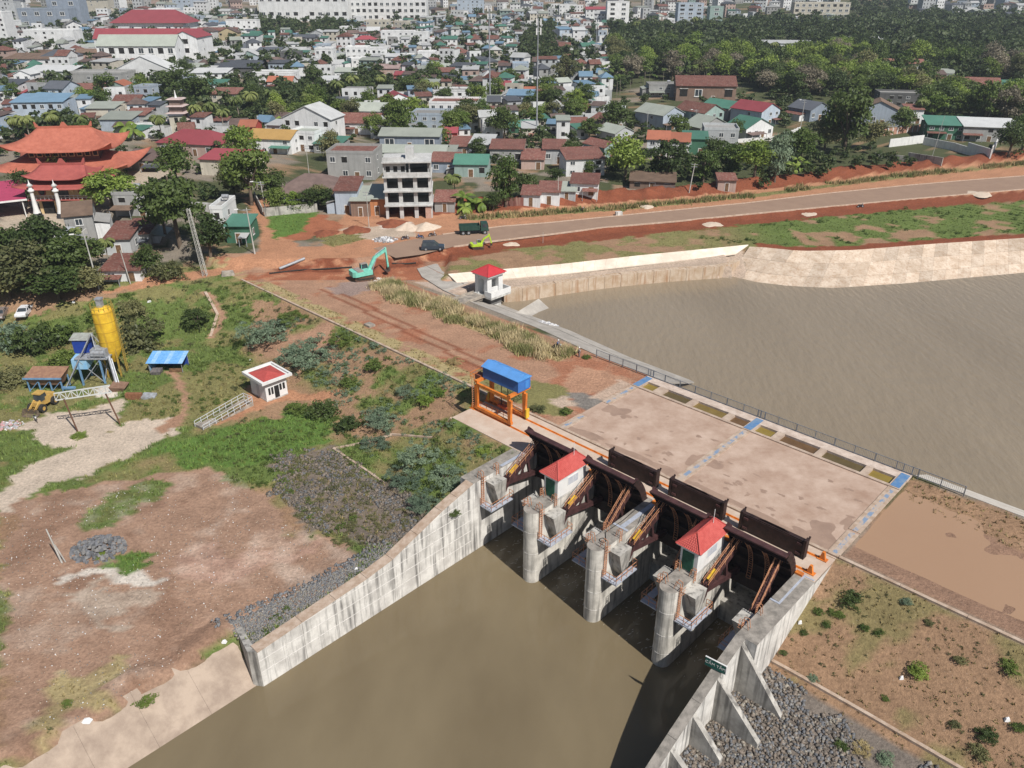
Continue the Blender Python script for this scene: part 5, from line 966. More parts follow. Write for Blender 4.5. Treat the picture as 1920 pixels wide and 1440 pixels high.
pole(1212, 253, 40, 'wooden utility pole left of orange-roofed house', (0, 0), True, False, .12); pole(580, 330, 52, 'concrete pole behind the brown hip-roofed house', (0, 0), True, False, .1); pole(1302, 246, 36, 'concrete pole between the teal and grey row houses', (0, 0), True, True, .1); pole(1748, 292, 60, 'thin dark pole in front of the white boundary wall', (.9, 0), False, False, .08)
t = pole(117, 1055, 55, 'leaning concrete fence post in the dirt yard', (-.7, .2), False, False, .12, 'fence_post'); b = MB(); b.bar((.35, .1, -.2), (-.3, .15, 2.4), .09); b.build('strut', CPOLE, t)
# lattice mast
o = G(385, 517); t = thing('lattice_mast', 'pale steel lattice mast beside the dirt road', 'mast', o); h = 13.2; top = Vector((-1.0, .2, h))
for sx, sy in ((-1, -1), (1, -1), (1, 1), (-1, 1)): b = MB(); b.bar((sx * .36, sy * .36, -.2), top + Vector((sx * .24, sy * .24, 0)), .08); b.build('chord', CPOLE, t)
b = MB(); n_ = 20
for i in range(n_):
    f0, f1 = i / n_, (i + 1) / n_; s0, s1 = .36 - .12 * f0, .36 - .12 * f1
    for (a0, a1), (c0, c1) in (((-1, -1), (1, -1)), ((1, -1), (1, 1)), ((1, 1), (-1, 1)), ((-1, 1), (-1, -1))): b.bar(top * f0 + Vector((a0 * s0, a1 * s0, 0)), top * f1 + Vector((c0 * s1, c1 * s1, 0)), .055)
stuff(b.build('lacing', CPOLE, t))
# tall telecom masts
def telecom(px, py, hpx, label, r=.3):
    o = G(px, py); k = PPM(o); h = hpx / k / math.cos(math.atan2(CAMH - o.z, math.hypot(o.x, o.y))); t = thing('telecom_mast', label, 'mast', o); b = MB(); b.tube((0, 0, 0), (0, 0, h), r, r * .5, n=8); b.build('shaft', STEEL, t)
    for a in (0, 2.1, 4.2):
        for zz in (h - 1.2, h - 4): b = MB(); x, y = .9 * math.cos(a), .9 * math.sin(a); b.box(x - .22, x + .22, y - .15, y + .15, zz - 1.0, zz + 1.0); b.bar((0, 0, zz), (x, y, zz), .1); b.build('antenna_panel', WHITE, t)
telecom(1006, 262, 195, 'tallest telecom mast rising above the rusty-roofed houses'); telecom(919, 200, 160, 'telecom mast behind white houses left of the tallest mast', .35); telecom(1116, 118, 68, 'thin mast standing in dark palm trees', .25)
# pipes and cables near the digging
b = MB(); a, c = G(523, 497), G(572, 488); b.tube(a + Vector((0, 0, .3)), c + Vector((0, 0, .3)), .28, n=12); tag(b.build('steel_pipe', STEEL), 'grey steel pipe lying beside the dirt road', 'pipe')
b = MB(); pts = [G(*q) + Vector((0, 0, .15)) for q in ((505, 514), (560, 508), (620, 505), (660, 502))]
for i in range(3): b.tube(pts[i], pts[i+1], .16, n=8)
tag(b.build('drain_pipe', RUBBER), 'long black drain pipe in the trench left of teal excavator', 'pipe'); b = MB(); pts = [G(*q) + Vector((0, 0, .15)) for q in ((735, 492), (760, 491), (780, 490))]
for i in range(2): b.tube(pts[i], pts[i+1], .16, n=8)
tag(b.build('drain_pipe', RUBBER), 'short black drain pipe right of the teal excavator', 'pipe')
b = MB(); b.box(-.8, .8, -.6, .6, -.3, .35); o = b.build('manhole', CONCTOP, None, G(693, 611), RD); tag(o, 'square concrete manhole beside the crest kerb', 'manhole')
b = MB(); b.hexa([(-1.2, -.7, 0), (1.3, -.7, 0), (1.3, .8, 0), (-1.2, .7, 0)], [(-1, -.6, .8), (1.1, -.5, .7), (1.1, .6, .75), (-1, .6, .85)]); tag(b.build('concrete_block', CONCTOP, None, G(427, 516), R(20)), 'weathered concrete block near the foot of lattice mast', 'block')
b = MB(); b.box(-.8, .8, -.5, .5, 0, .9); tag(b.build('concrete_block', CONCW, None, G(1160, 404), R(10)), 'pale concrete block in the verge above the road', 'block')
for i, (px, py, s) in enumerate(((138, 567, .6), (280, 566, .7), (470, 676, .4), (1748, 700, .3), (668, 1068, .4), (1888, 1350, .5), (1690, 1272, .4), (1500, 1168, .4), (420, 1203, .5), (163, 1352, .8), (462, 1277, .35))):
    o = G(px, py) if px != 1748 else None
    if o is None: continue
    s *= .55
    b = MB(); b.hexa([(-s, -s * .6, -.05), (s * .8, -s * .7, -.05), (s, s * .5, -.05), (-s * .7, s * .6, -.05)], [(-s * .5, -s * .3, .25), (s * .5, -s * .4, .2), (s * .5, s * .3, .3), (-s * .5, s * .3, .22)])
    tag(b.build('litter_bag', WH[0], None, o), ['white litter by bushes left of silo top', 'white sheet lying in grass above the blue shed', 'white litter scrap above the guard house', '', 'small white litter near the grey gravel strip', 'white litter box on right bank at picture edge', 'white litter scrap in the middle of right bank', 'white litter near the right abutment slope', 'grey-white litter bag near the return wall', 'grey torn sacks beside dry brush in the yard', 'white bottle on the sloping canal bank'][i], 'litter')
# ================================================================ the town
WALLC = dict(W=(.80,.81,.81), C=(.60,.56,.47), B=(.46,.53,.61), L=(.36,.36,.35), K=(.15,.15,.15), T=(.31,.41,.38), P=(.50,.37,.32), Y=(.54,.45,.28), N=(.055,.15,.095), S=(.29,.34,.41), D=(.25,.17,.13), G=(.50,.52,.53))
ROOFC = dict(r=(.23,.095,.075), R=(.34,.075,.09), o=(.46,.17,.105), g=(.085,.22,.165), l=(.38,.41,.36), b=(.19,.31,.43), k=(.11,.12,.14), w=(.55,.56,.56), c=(.36,.355,.34), n=(.22,.15,.11), y=(.45,.28,.10), p=(.45,.33,.31), u=(.19,.135,.12))
WNAME = dict(W='white', C='cream', B='pale blue', L='grey', K='dark grey', T='teal', P='pink', Y='yellow', N='green', S='slate blue', D='brown', G='light grey')
RNAME = dict(r='rusty', R='red', o='orange', g='green', l='pale green', b='blue', k='black', w='white', c='concrete', n='brown', y='yellow-orange', p='faded pink', u='dark brown')
TNAME = dict(F='flat', G='gable', Y='front-gable', H='hip', S='sloping')
def wallm(k): c = WALLC[k]; return mat('house_wall_' + k, c, vary(c, .85), .35, .85, streak=.32, sc=vary(c, .4), orand=.18)
def roofm(k): c = ROOFC[k]; return mat('house_roof_' + k, c, vary(c, .72 if k in 'rnup' else .88), .45 if k in 'rnup' else .25, .75, streak=.55 if k in 'rp' else .25, sc=(.36, .27, .22) if k in 'rp' else vary(c, .55), orand=.3)
def unit_window():
    b = MB(); b.box(-.5, .5, -.035, .02, -.5, .5, 0); b.box(-.42, .42, -.05, -.034, -.43, .43, 1); b.box(-.03, .03, -.058, -.049, -.43, .43, 0); b.box(-.56, .56, -.09, .02, -.57, -.5, 0); return b.mesh('window', [WHITE, GLASS])
def unit_door(): b = MB(); b.box(-.5, .5, -.05, .02, 0, 1, 0); b.box(-.4, .4, -.062, -.049, .02, .93, 1); return b.mesh('door', [WHITE, WOOD])
UWIN, UDOOR = unit_window(), unit_door()
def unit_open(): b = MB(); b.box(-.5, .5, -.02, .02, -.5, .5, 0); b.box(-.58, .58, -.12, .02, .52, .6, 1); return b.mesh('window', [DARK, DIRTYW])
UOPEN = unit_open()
FOOT = []; HOUSES = []
LAND = [((270, 95), 'long white school'), ((125, 290), 'orange-roofed temple'), ((765, 350), 'unfinished four-storey building'), ((770, 260), 'slate-blue warehouse'), ((660, 310), 'old grey concrete house'), ((1325, 170), 'rusty-roofed brick hall'), ((1790, 275), 'white boundary wall'), ((1250, 270), 'orange-roofed twin house'), ((1005, 170), 'tallest telecom mast'), ((715, 20), 'white apartment tower'), ((570, 20), 'long white hall'), ((850, 200), 'big white flat-roofed house'), ((510, 265), 'yellow-roofed villa'), ((1530, 22), 'long cream block'), ((1640, 15), 'wooded hill'), ((340, 225), 'tiered pagoda'), ((610, 110), 'tall narrow white house'), ((1157, 28), 'tall white office'), ((1290, 28), 'blue glass office'), ((90, 40), 'slate office block'), ((1680, 215), 'brown gabled house'), ((380, 420), 'large dark tree'), ((910, 145), 'double-gabled white house'), ((460, 130), 'dark metal canopy'), ((30, 330), 'magenta roof'), ((1440, 210), 'red-roofed blue house')]
def whereis(px, py):
    best = min(LAND, key=lambda q: math.hypot(q[0][0] - px, (q[0][1] - py) * 1.6)); dx, dy = px - best[0][0], py - best[0][1]
    if abs(dx) < 12 and abs(dy) < 10: return None
    if abs(dx) > abs(dy) * 1.2: return ('right of' if dx > 0 else 'left of') + ' the ' + best[1]
    return ('before' if dy > 0 else 'behind') + ' the ' + best[1]
def house(x0, x1, yb, yt, depth=9, yaw=0, wall='W', rt='F', rc='c', st=None, win=None, label=None, name='house', ground=None, rh=None, over=.5):
    px = (x0 + x1) / 2; o = G(px, yb) if ground is None else ground; k = PPM(o); el = math.atan2(CAMH - o.z, math.hypot(o.x, o.y)); w = (x1 - x0) / k / max(.75, math.cos(R(yaw))); h = max(2.3, (yb - yt) / k / math.cos(el) * (1 if name != 'house' else .86)); yw = R(yaw)
    st = st or max(1, round(h / 3.2)); vx = random.uniform(.94, 1.06)
    if label is None:
        wh = whereis(px, yb); label = '%s %s house with %s %s roof' % (WNAME[wall], {1: 'low', 2: 'two-storey', 3: 'three-storey'}.get(st, 'tall'), RNAME[rc], TNAME[rt]); label += (', ' + wh) if wh else ''
    t = thing(name, label, 'house' if name == 'house' else name.split('_')[-1], (o.x, o.y, o.z - .2), yw, 'houses of the town'); wm = wallm(wall); rm_ = roofm(rc); hw = w / 2; D = depth
    b = MB(); b.box(-hw, hw, 0, D, -1.2, h + (.0 if rt != 'F' else 0))
    if rt == 'G': b.add([(-hw, 0, h), (-hw, D, h), (-hw, D/2, h + (rh or D * .2)), (hw, 0, h), (hw, D, h), (hw, D/2, h + (rh or D * .2))], [(0, 2, 1), (3, 4, 5)])
    if rt == 'Y': b.add([(-hw, 0, h), (hw, 0, h), (0, 0, h + (rh or w * .22)), (-hw, D, h), (hw, D, h), (0, D, h + (rh or w * .22))], [(0, 1, 2), (4, 3, 5)])
    b.build('wall', wm, t); b = MB(); e = over
    if rt == 'F':
        b.box(-hw + .002, hw - .002, .002, D - .002, h + .003, h + .06, 0)
        for q in ((-hw - .06, hw + .06, -.06, .16), (-hw - .06, hw + .06, D - .16, D + .06)): b.box(*q, h - .05, h + .75, 1)
        for q in ((-hw - .06, -hw + .16, .16, D - .16), (hw - .16, hw + .06, .16, D - .16)): b.box(*q, h - .05, h + .75, 1)
    elif rt == 'G':
        r_ = rh or D * .2; sl = r_ / (D / 2)
        b.xprism([(-e, h - e * sl), (D/2, h + r_), (D + e, h - e * sl), (D + e, h - e * sl + .14), (D/2, h + r_ + .16), (-e, h - e * sl + .14)], -hw - e * .7, hw + e * .7)
    elif rt == 'Y':
        r_ = rh or w * .22; sl = r_ / hw; b.yprism([(-hw - e, h - e * sl), (0, h + r_), (hw + e, h - e * sl), (hw + e, h - e * sl + .14), (0, h + r_ + .16), (-hw - e, h - e * sl + .14)], -e * .7, D + e * .7)
    elif rt == 'H':
        r_ = rh or min(w, D) * .26; m_ = min(hw, D / 2) * .9; k4 = [(-hw - e, -e, h), (hw + e, -e, h), (hw + e, D + e, h), (-hw - e, D + e, h)]; ra, rb2 = ((-hw + m_, D/2, h + r_), (hw - m_, D/2, h + r_)) if w > D else ((0, m_, h + r_), (0, D - m_, h + r_))
        b.add(k4 + [ra, rb2], [(0, 1, 5, 4), (1, 2, 5), (2, 3, 4, 5), (3, 0, 4), (3, 2, 1, 0)] if w > D else [(0, 1, 4), (1, 2, 5, 4), (2, 3, 5), (3, 0, 4, 5), (3, 2, 1, 0)])
    else:
        r_ = rh or D * .13; b.hexa([(-hw - e*.6, -e, h - .05), (hw + e*.6, -e, h - .05), (hw + e*.6, D + e, h + r_), (-hw - e*.6, D + e, h + r_)], [(-hw - e*.6, -e, h + .1), (hw + e*.6, -e, h + .1), (hw + e*.6, D + e, h + r_ + .15), (-hw - e*.6, D + e, h + r_ + .15)])
    b.build('roof', [rm_, wm], t)
    if win is None: win = max(1, min(6, int(w / 3)))
    big = name != 'house'; ww = min(4.0 if big else 1.5, w / (win + .5) * .58); sh = h / st
    for s in range(st):
        for i in range(win):
            x = -hw + w * (i + .5) / win; zc = s * sh + sh * .55
            if s == 0 and i == win // 2: d = put('door', UDOOR, t, (x, -.01, .2)); d.scale = (min(1.6, w * .25), 1, min(2.3, sh * .8)); continue
            if name == 'house' and random.random() < .25: continue
            q = put('window', random.choice((UWIN, UWIN, UOPEN)), t, (x, -.01, zc)); q.scale = (ww, 2 if big else 1, min(3.0 if big else 1.5, sh * (.5 if big else .42)))
    if abs(o.x) > 12 and k > 2.5:
        sd = -1 if o.x > 0 else 1
        for s in range(st): q = put('window', UWIN, t, (sd * (hw + .01), D * .4, s * sh + sh * .55), R(90 if sd > 0 else -90)); q.scale = (1.2, 1, min(1.4, sh * .4))
    if rt == 'F' and k > 2.2 and random.random() < .45:
        b = MB(); x = random.uniform(-hw * .5, hw * .5); b.tube((x - .7, D * .7, h + 1.2), (x + .7, D * .7, h + 1.2), .45, n=10); b.bar((x - .4, D * .7, h), (x - .4, D * .7, h + .8), .08); b.bar((x + .4, D * .7, h), (x + .4, D * .7, h + .8), .08); b.build('water_tank', STEEL, t)
    if name == 'house' and random.random() < .6 and w > 5:
        a_c = random.choice('lrrgwukn'); s2 = random.choice((-1, 1)); ah = min(h * .62, 2.7); aw = w * random.uniform(.35, .6); ax = s2 * (hw - aw / 2); ad = random.uniform(1.6, 3.2)
        b = MB(); b.hexa([(ax - aw/2, -ad, ah - .35), (ax + aw/2, -ad, ah - .35), (ax + aw/2, -.02, ah), (ax - aw/2, -.02, ah)], [(ax - aw/2, -ad, ah - .27), (ax + aw/2, -ad, ah - .27), (ax + aw/2, -.02, ah + .08), (ax - aw/2, -.02, ah + .08)]); aw_o = b.build('awning', roofm(a_c), t)
        for xx in (ax - aw/2 + .15, ax + aw/2 - .15): b = MB(); b.bar((xx, -ad + .15, -.8), (xx, -ad + .15, ah - .33), .12); b.build('awning_post', STEEL, aw_o)
    if name == 'house' and random.random() < .5 and D > 6 and k > 1.5:
        s2 = random.choice((-1, 1)); ah = h * random.uniform(.45, .7); aw = random.uniform(2, 3.6); x0_, x1_ = sorted((s2 * (hw + .01), s2 * (hw + aw))); y0_ = random.uniform(.5, D * .4); b = MB(); b.box(x0_, x1_, y0_, D - .3, -1.2, ah); an = b.build('annex', wallm(random.choice(wall + 'LGW')), t)
        b = MB(); hi_, lo2 = (ah + .75, ah + .05); zl, zr = (hi_, lo2) if s2 > 0 else (lo2, hi_); b.hexa([(x0_ - .1, y0_ - .35, zl - .08), (x1_ + .1, y0_ - .35, zr - .08), (x1_ + .1, D, zr - .08), (x0_ - .1, D, zl - .08)], [(x0_ - .1, y0_ - .35, zl), (x1_ + .1, y0_ - .35, zr), (x1_ + .1, D, zr), (x0_ - .1, D, zl)]); b.build('annex_roof', roofm(random.choice('rlgwuc')), an)
    c_ = Matrix.Rotation(yw, 2) @ Vector((0, D / 2)); FOOT.append((o.x + c_[0], o.y + c_[1], max(w, D) * .52)); HOUSES.append(t); return t
HL = '''0 18 88 34 12 0 W F c;12 30 66 44 10 0 W F c;60 136 92 62 12 0 W F c;18 92 133 113 14 -4 W S n;88 136 131 108 12 0 W H k;135 226 170 141 14 -4 L F c;225 322 162 134 12 0 W Y w;35 60 168 142 9 0 W Y w;0 36 186 162 10 0 W S k
16 42 187 176 8 0 W S R;60 132 160 136 12 0 W S w;136 190 185 168 10 4 T S r;205 238 184 163 9 0 T Y o;237 288 188 167 10 0 B F c;220 262 214 190 9 0 C G r;40 116 228 194 12 6 B S b;170 216 230 204 9 0 C S l;195 247 246 224 10 0 B S l
238 274 240 216 9 0 L S r;365 424 158 137 10 0 W S w;440 482 115 96 10 0 W F c;290 330 60 22 14 0 W F c;375 440 70 58 10 0 C G r;415 446 86 62 9 0 Y Y u;430 480 62 40 10 0 W F c;0 30 40 10 12 0 G F c;140 200 30 4 14 0 C S l;330 375 20 2 12 0 B F c
270 345 156 138 10 0 G S w;320 372 138 126 9 0 W S l;150 190 120 100 8 0 P G n;60 110 120 104 9 0 D H n;335 360 170 150 8 0 S F c;380 420 176 158 9 0 W S g;400 445 200 176 10 0 C S r
485 524 118 96 10 0 W S k;492 534 138 118 10 0 W H u;595 625 130 93 10 0 W F c;530 562 126 100 9 0 K F g;548 592 84 70 9 0 K S k;505 547 168 152 9 0 W G o;480 550 156 137 10 0 W F c;652 690 124 90 10 0 W F c;690 726 124 92 9 0 W F c;725 752 128 106 8 0 W S w;625 660 122 106 9 0 L S l;668 702 88 74 9 0 W H R;718 776 84 60 10 0 W F c;777 803 90 62 9 0 W F c;785 816 115 98 9 0 W F c;756 786 142 130 8 0 L S k;815 850 160 134 9 0 N S r;700 746 144 128 10 0 P S p;740 765 150 140 8 0 R0 S R
630 668 150 134 9 0 W S l;600 630 165 150 9 0 W S w;667 726 236 206 11 -6 W G l;723 776 207 188 10 20 W Y R;815 896 194 170 10 0 W F c;808 894 222 192 14 -3 W F r;774 872 244 214 12 -4 B F c;895 937 209 188 9 0 G S l;920 957 180 160 9 0 W S R;890 925 232 210 9 0 W S r;833 857 264 246 6 0 R0 G R;843 880 292 272 10 -5 L S r;881 921 294 268 10 -8 C S w;800 850 305 288 9 -5 L S l;615 707 252 228 12 -6 W G r;535 622 264 220 11 -14 W Y w;545 592 284 248 9 -14 W F l;468 546 288 258 10 -12 W G y;590 640 288 268 8 -10 L S g
618 702 337 284 11 -4 L F r;515 637 380 362 14 -6 L H u;632 672 402 352 9 0 B S r;660 694 406 372 9 0 D S l;690 726 404 368 9 0 O0 S l;816 852 398 374 7 0 L S r;853 913 332 304 9 -4 T G g;806 856 324 300 8 -6 S S r;700 745 305 290 8 0 L S l;920 980 308 276 9 -4 L S r;978 1019 318 296 9 -4 P S r;1018 1058 308 276 9 -3 G S r;979 1008 264 238 8 0 C S w;1062 1132 330 294 10 8 W S r;1132 1160 298 272 10 35 T Y r;1213 1250 294 258 9 -12 W G o;1246 1288 296 262 9 -12 W G o;1280 1322 290 258 8 -10 N S g;1320 1378 282 242 10 -8 G F c;1092 1130 224 206 11 35 L Y r;1127 1170 220 206 9 -8 W F g
1058 1102 250 232 9 0 L S r;1136 1172 245 226 10 32 L Y r;1152 1188 267 246 10 32 G Y l;1240 1282 243 212 14 38 B Y l;1316 1357 241 208 14 38 T Y r;1362 1395 223 200 13 38 L Y g;1422 1462 236 206 14 38 B Y R;1395 1450 259 237 10 30 W Y g;1310 1368 255 235 9 30 L Y l;1218 1272 182 160 10 0 L F c;1515 1556 226 204 11 30 S Y k;1605 1682 236 212 11 -20 B Y n;1655 1728 200 178 10 -10 K F c;1698 1724 232 206 7 -10 W S r;1745 1812 262 236 11 -14 N S g;1815 1890 266 240 11 -14 L S w;1888 1922 262 242 9 -14 G S l;1768 1852 184 160 12 -18 P G r;1740 1782 154 138 9 -14 W S l;1840 1920 172 160 9 -10 W S g;1660 1720 140 120 9 -10 W G r;1700 1760 160 140 9 -14 D S u
978 1012 388 362 6 -6 W S r;1010 1048 384 356 7 -6 W S r;1046 1078 380 362 6 -6 G S l;1070 1119 376 350 7 -8 W S r;1183 1262 355 342 7 -10 D S n;1347 1378 352 328 5 -6 P S r;1508 1553 132 118 9 -6 D H o;1436 1522 98 82 10 -6 W S w;1598 1652 86 74 9 -6 W S w;560 590 250 232 8 0 W S r;940 975 200 178 9 0 W Y w;955 1000 250 236 8 0 N S g;1010 1050 215 200 9 0 C S r;1030 1075 190 172 9 0 W S w;985 1030 190 172 9 0 W G o;962 990 150 120 9 0 B F b
140 178 460 402 9 22 L G n;205 245 478 446 9 6 G S r;240 280 462 436 8 6 L S r;198 262 528 504 7 2 W S r;222 282 405 364 7 0 L F c;404 425 448 388 9 0 W F c;428 470 456 420 6 0 N S g;452 480 262 236 8 0 R0 G o;380 470 330 298 9 -10 C S R;236 300 320 300 10 0 L S u;640 665 72 52 9 0 W F c;690 730 66 40 9 0 C F c;860 905 30 2 12 0 B F c;1050 1080 30 10 10 0 W F c;1100 1140 40 18 10 0 W G R'''
WALLC['R'] = (.5, .08, .06); WNAME['R'] = 'red'; WALLC['O'] = (.5, .22, .1); WNAME['O'] = 'brick-orange'
for e in HL.replace('\n', ';').split(';'):
    f = e.split(); a = list(map(float, f[:6])); house(a[0], a[1], a[2], a[3], a[4], a[5], f[6][0], f[7], f[8])
# ---------------------------------------------------------------- special buildings
def block(name, label, cat, x0, x1, yb, yt, D, yaw, wall, rt, rc, st, win, rh=None, over=.6): t = house(x0, x1, yb, yt, D, yaw, wall, rt, rc, st, win, label, name, rh=rh, over=over); t['category'] = cat; return t
block('school_block', 'white school block with grey-green roof and two rows of windows', 'school', 200, 324, 128, 94, 14, 0, 'W', 'G', 'l', 2, 8, 5)
block('school_block', 'long white school wing with maroon roof behind the front block', 'school', 197, 366, 104, 78, 12, 0, 'W', 'G', 'R', 2, 10, 5)
block('school_gable', 'white gabled end wing of the school', 'school', 333, 373, 120, 80, 26, 0, 'W', 'Y', 'R', 3, 1, 3.2)
block('school_hall', 'white hall with maroon hip roof behind the school', 'school', 226, 342, 66, 48, 26, 0, 'W', 'H', 'R', 1, 6, 9, 2)
block('office_block', 'slate-blue flat office block at the upper left', 'office', 50, 126, 54, 27, 14, 0, 'S', 'F', 'c', 2, 4); block('office_block', 'taller blue-grey office tower beside the slate block', 'office', 103, 152, 50, 12, 14, 0, 'S', 'F', 'c', 3, 2)
block('hall', 'long white hall with grey roof at the top edge', 'hall', 498, 645, 40, -2, 30, 0, 'W', 'S', 'w', 2, 11); block('apartment_tower', 'white apartment tower with grid of windows at the top edge', 'apartments', 643, 792, 38, -30, 22, 0, 'W', 'F', 'c', 7, 15)
block('office_tower', 'tall white office building at the top centre', 'office', 1139, 1176, 48, 12, 14, 0, 'W', 'F', 'c', 5, 2); block('office_tower', 'blue office building with balcony bands', 'office', 1272, 1314, 44, 14, 14, 0, 'B', 'F', 'c', 5, 3); block('office_tower', 'pale green narrow tower at the top centre right', 'office', 1330, 1352, 48, 20, 12, 0, 'T', 'F', 'c', 4, 1); block('cream_block', 'long cream three-storey block at the top right', 'school', 1495, 1582, 34, 12, 14, -4, 'C', 'F', 'c', 3, 9)
block('brick_hall', 'dark brick hall with broad rusty roof and white chimneys', 'hall', 1272, 1372, 190, 164, 16, -6, 'D', 'G', 'r', 1, 4); block('warehouse', 'long slate-blue warehouse with pale curved roof', 'warehouse', 715, 822, 280, 256, 12, -4, 'S', 'G', 'l', 1, 3, 1.5); block('warehouse', 'low pale warehouse right behind the unfinished building', 'warehouse', 700, 832, 304, 286, 10, -4, 'L', 'G', 'l', 1, 2, 1.3)
# unfinished four-storey building
o = G(768, 410); k = PPM(o); W_ = 84 / k; t = thing('unfinished_building', 'unfinished four-storey concrete building with open window holes', 'building', (o.x, o.y, o.z - .2), R(4)); hw = W_ / 2; D, sh = 9.5, 3.3
RAW = mat('raw_render', (.56, .56, .55), (.42, .42, .41), .6, .9, streak=.35, sc=(.25, .25, .25))
for s in range(5):
    e = .5 if 0 < s < 5 else .1
    if s < 4 or True: b = MB(); b.box(-hw - e * .4, hw + e * .4, -e, D + .1, s * sh - .14, s * sh + .14 if s else .1); b.build('floor_slab', RAW, t)
for s in range(4):
    z0, z1 = s * sh + .142, (s + 1) * sh - .142; nb = 3; cw = W_ * .8 / nb
    b = MB(); b.box(-hw, -hw + .22, .3, D, z0, z1); b.build('side_wall', RAW, t); b = MB(); b.box(hw - .22, hw, .3, D, z0, z1); b.build('side_wall', RAW, t); b = MB(); b.box(-hw + .22, hw - .22, D - .2, D, z0, z1); b.build('back_wall', RAW, t)
    if s < 3:
        xs = [-hw + .22 + i * (W_ - .44) / 3 for i in range(4)]
        for i in range(4): x = xs[i]; b = MB(); b.box(x - (.0 if i == 0 else .45), x + (0 if i == 3 else .45), .3, .52, z0, z1); b.build('front_wall', RAW, t)
        if s: 
            for i in range(3): b = MB(); b.box(xs[i] + .4, xs[i+1] - .4, .3, .5, z0, z0 + .5); b.build('window_sill', RAW, t)
    else:
        b = MB(); b.box(-hw + .22, -.2, .8, 1.0, z0, z1); f_ = b.build('front_wall', RAW, t)
        for x in (-hw + 1.1, -hw + 2.8, -.9): b = MB(); b.box(x - .45, x + .45, .74, .797, z0 + .9, z0 + 2.1); b.build('window_opening', DARK, f_)
        for x in (.6, hw - .5): b = MB(); b.box(x - .15, x + .15, .6, .9, z0, z1); b.build('column', RAW, t)
        b = MB(); b.box(-hw + .2, hw - .2, -.35, -.2, z0, z0 + .9); b.build('parapet', RAW, t)
b = MB(); b.box(-.3, 1.6, 3, 6, 4 * sh + .142, 4 * sh + 2.6); b.build('stair_head', RAW, t); b = MB(); b.box(-hw, -.6, .4, .6, 4 * sh + .142, 4 * sh + 1.0); b.build('parapet', RAW, t)
b = MB(); b.box(hw - 1.6, hw - .3, -.1, .28, .1, 2.9); b.build('brick_infill', mat('pale_brick', (.5, .33, .27), (.42, .26, .2), 2, .9), t)
FOOT.append((o.x, o.y + 5, 7))
# ---------------------------------------------------------------- temple complex
TT = mat('temple_orange_roof', (.45, .15, .10), (.37, .115, .075), .8, .75); TR = mat('temple_red_roof', (.38, .10, .085), (.31, .08, .07), .8, .75); TW = mat('temple_ochre', (.66, .50, .27), (.58, .42, .22), .6, .85); TD = mat('temple_dark_wood', (.13, .05, .04), (.09, .04, .03), 2, .7)
def curved_roof(b, hw, hd, z, h, ridge, up, m=0, n=14, lip=.25):     # concave hip roof with raised corner tips
    rows = 7; ring = []
    for r_ in range(rows + 1):
        f = r_ / rows; prof = f ** .62 if False else f; lst = []
        ax, ay = hw * (1 - f) + ridge * f, hd * (1 - f) + .05 * f; zz = z + h * (f ** 1.55 * .55 + f * .45)
        for sd in range(4):
            c0, c1 = [((-1, -1), (1, -1)), ((1, -1), (1, 1)), ((1, 1), (-1, 1)), ((-1, 1), (-1, -1))][sd]
            for i in range(n):
                s = i / n; x = (c0[0] + (c1[0] - c0[0]) * s) * ax; y = (c0[1] + (c1[1] - c0[1]) * s) * ay; cr = abs(2 * s - 1) ** 5; q = 1 + .1 * cr * (1 - f); lst.append((x * q, y * q, zz + up * cr * (1 - f) ** 2))
        ring.append(lst)
    N = 4 * n; vs2 = [q for l_ in ring for q in l_] + [(x, y, zz - lip) for x, y, zz in ring[0]]; fs = [(r_*N+i, r_*N+(i+1) % N, (r_+1)*N+(i+1) % N, (r_+1)*N+i) for r_ in range(rows) for i in range(N)]; bo = (rows + 1) * N
    fs += [((i+1) % N, i, bo + i, bo + (i+1) % N) for i in range(N)]; b.add(vs2, fs, m, True); b.add(vs2, [tuple(range(bo + N - 1, bo - 1, -1))], m)
def ridge_orn(b, hw, z, m=0):
    b.box(-hw, hw, -.2, .2, z - .1, z + .45, m)
    for s in (-1, 1): b.hexa([(s*hw - .5, -.2, z + .2), (s*hw + .5, -.2, z + .2), (s*hw + .5, .2, z + .2), (s*hw - .5, .2, z + .2)], [(s*(hw+.5) - .15, -.1, z + 1.6), (s*(hw+.5) + .15, -.1, z + 1.6), (s*(hw+.5) + .15, .1, z + 1.6), (s*(hw+.5) - .15, .1, z + 1.6)], m)
    b.hexa([(-1, -.2, z + .4), (1, -.2, z + .4), (1, .2, z + .4), (-1, .2, z + .4)], [(-.3, -.1, z + 1.5), (.3, -.1, z + 1.5), (.3, .1, z + 1.5), (-.3, .1, z + 1.5)], m)
o = G(122, 348); k = PPM(o); t = thing('temple_main_hall', 'large temple hall with sweeping orange two-tier roof and upturned corners', 'temple', (o.x, o.y, o.z - .2), R(8)); hw = 80 / k; y0 = 9
b = MB(); b.box(-hw * .82, hw * .82, y0 - 7, y0 + 7, -.5, 4.4); b.build('lower_wall', TW, t); b = MB(); curved_roof(b, hw * 1.22, 11.2, 4.2, 3.4, hw * .8, 2.0); lr = b.build('lower_roof', TT, t); lr.location = (0, y0, 0)
b = MB(); b.box(-hw * .66, hw * .66, y0 - 4.6, y0 + 4.6, 6.2, 9.0); uw = b.build('upper_wall', TD, t); b = MB(); curved_roof(b, hw * .95, 8.0, 8.9, 5.0, hw * .52, 2.4); ridge_orn(b, hw * .5, 13.9); ur = b.build('upper_roof', TT, t); ur.location = (0, y0, 0)
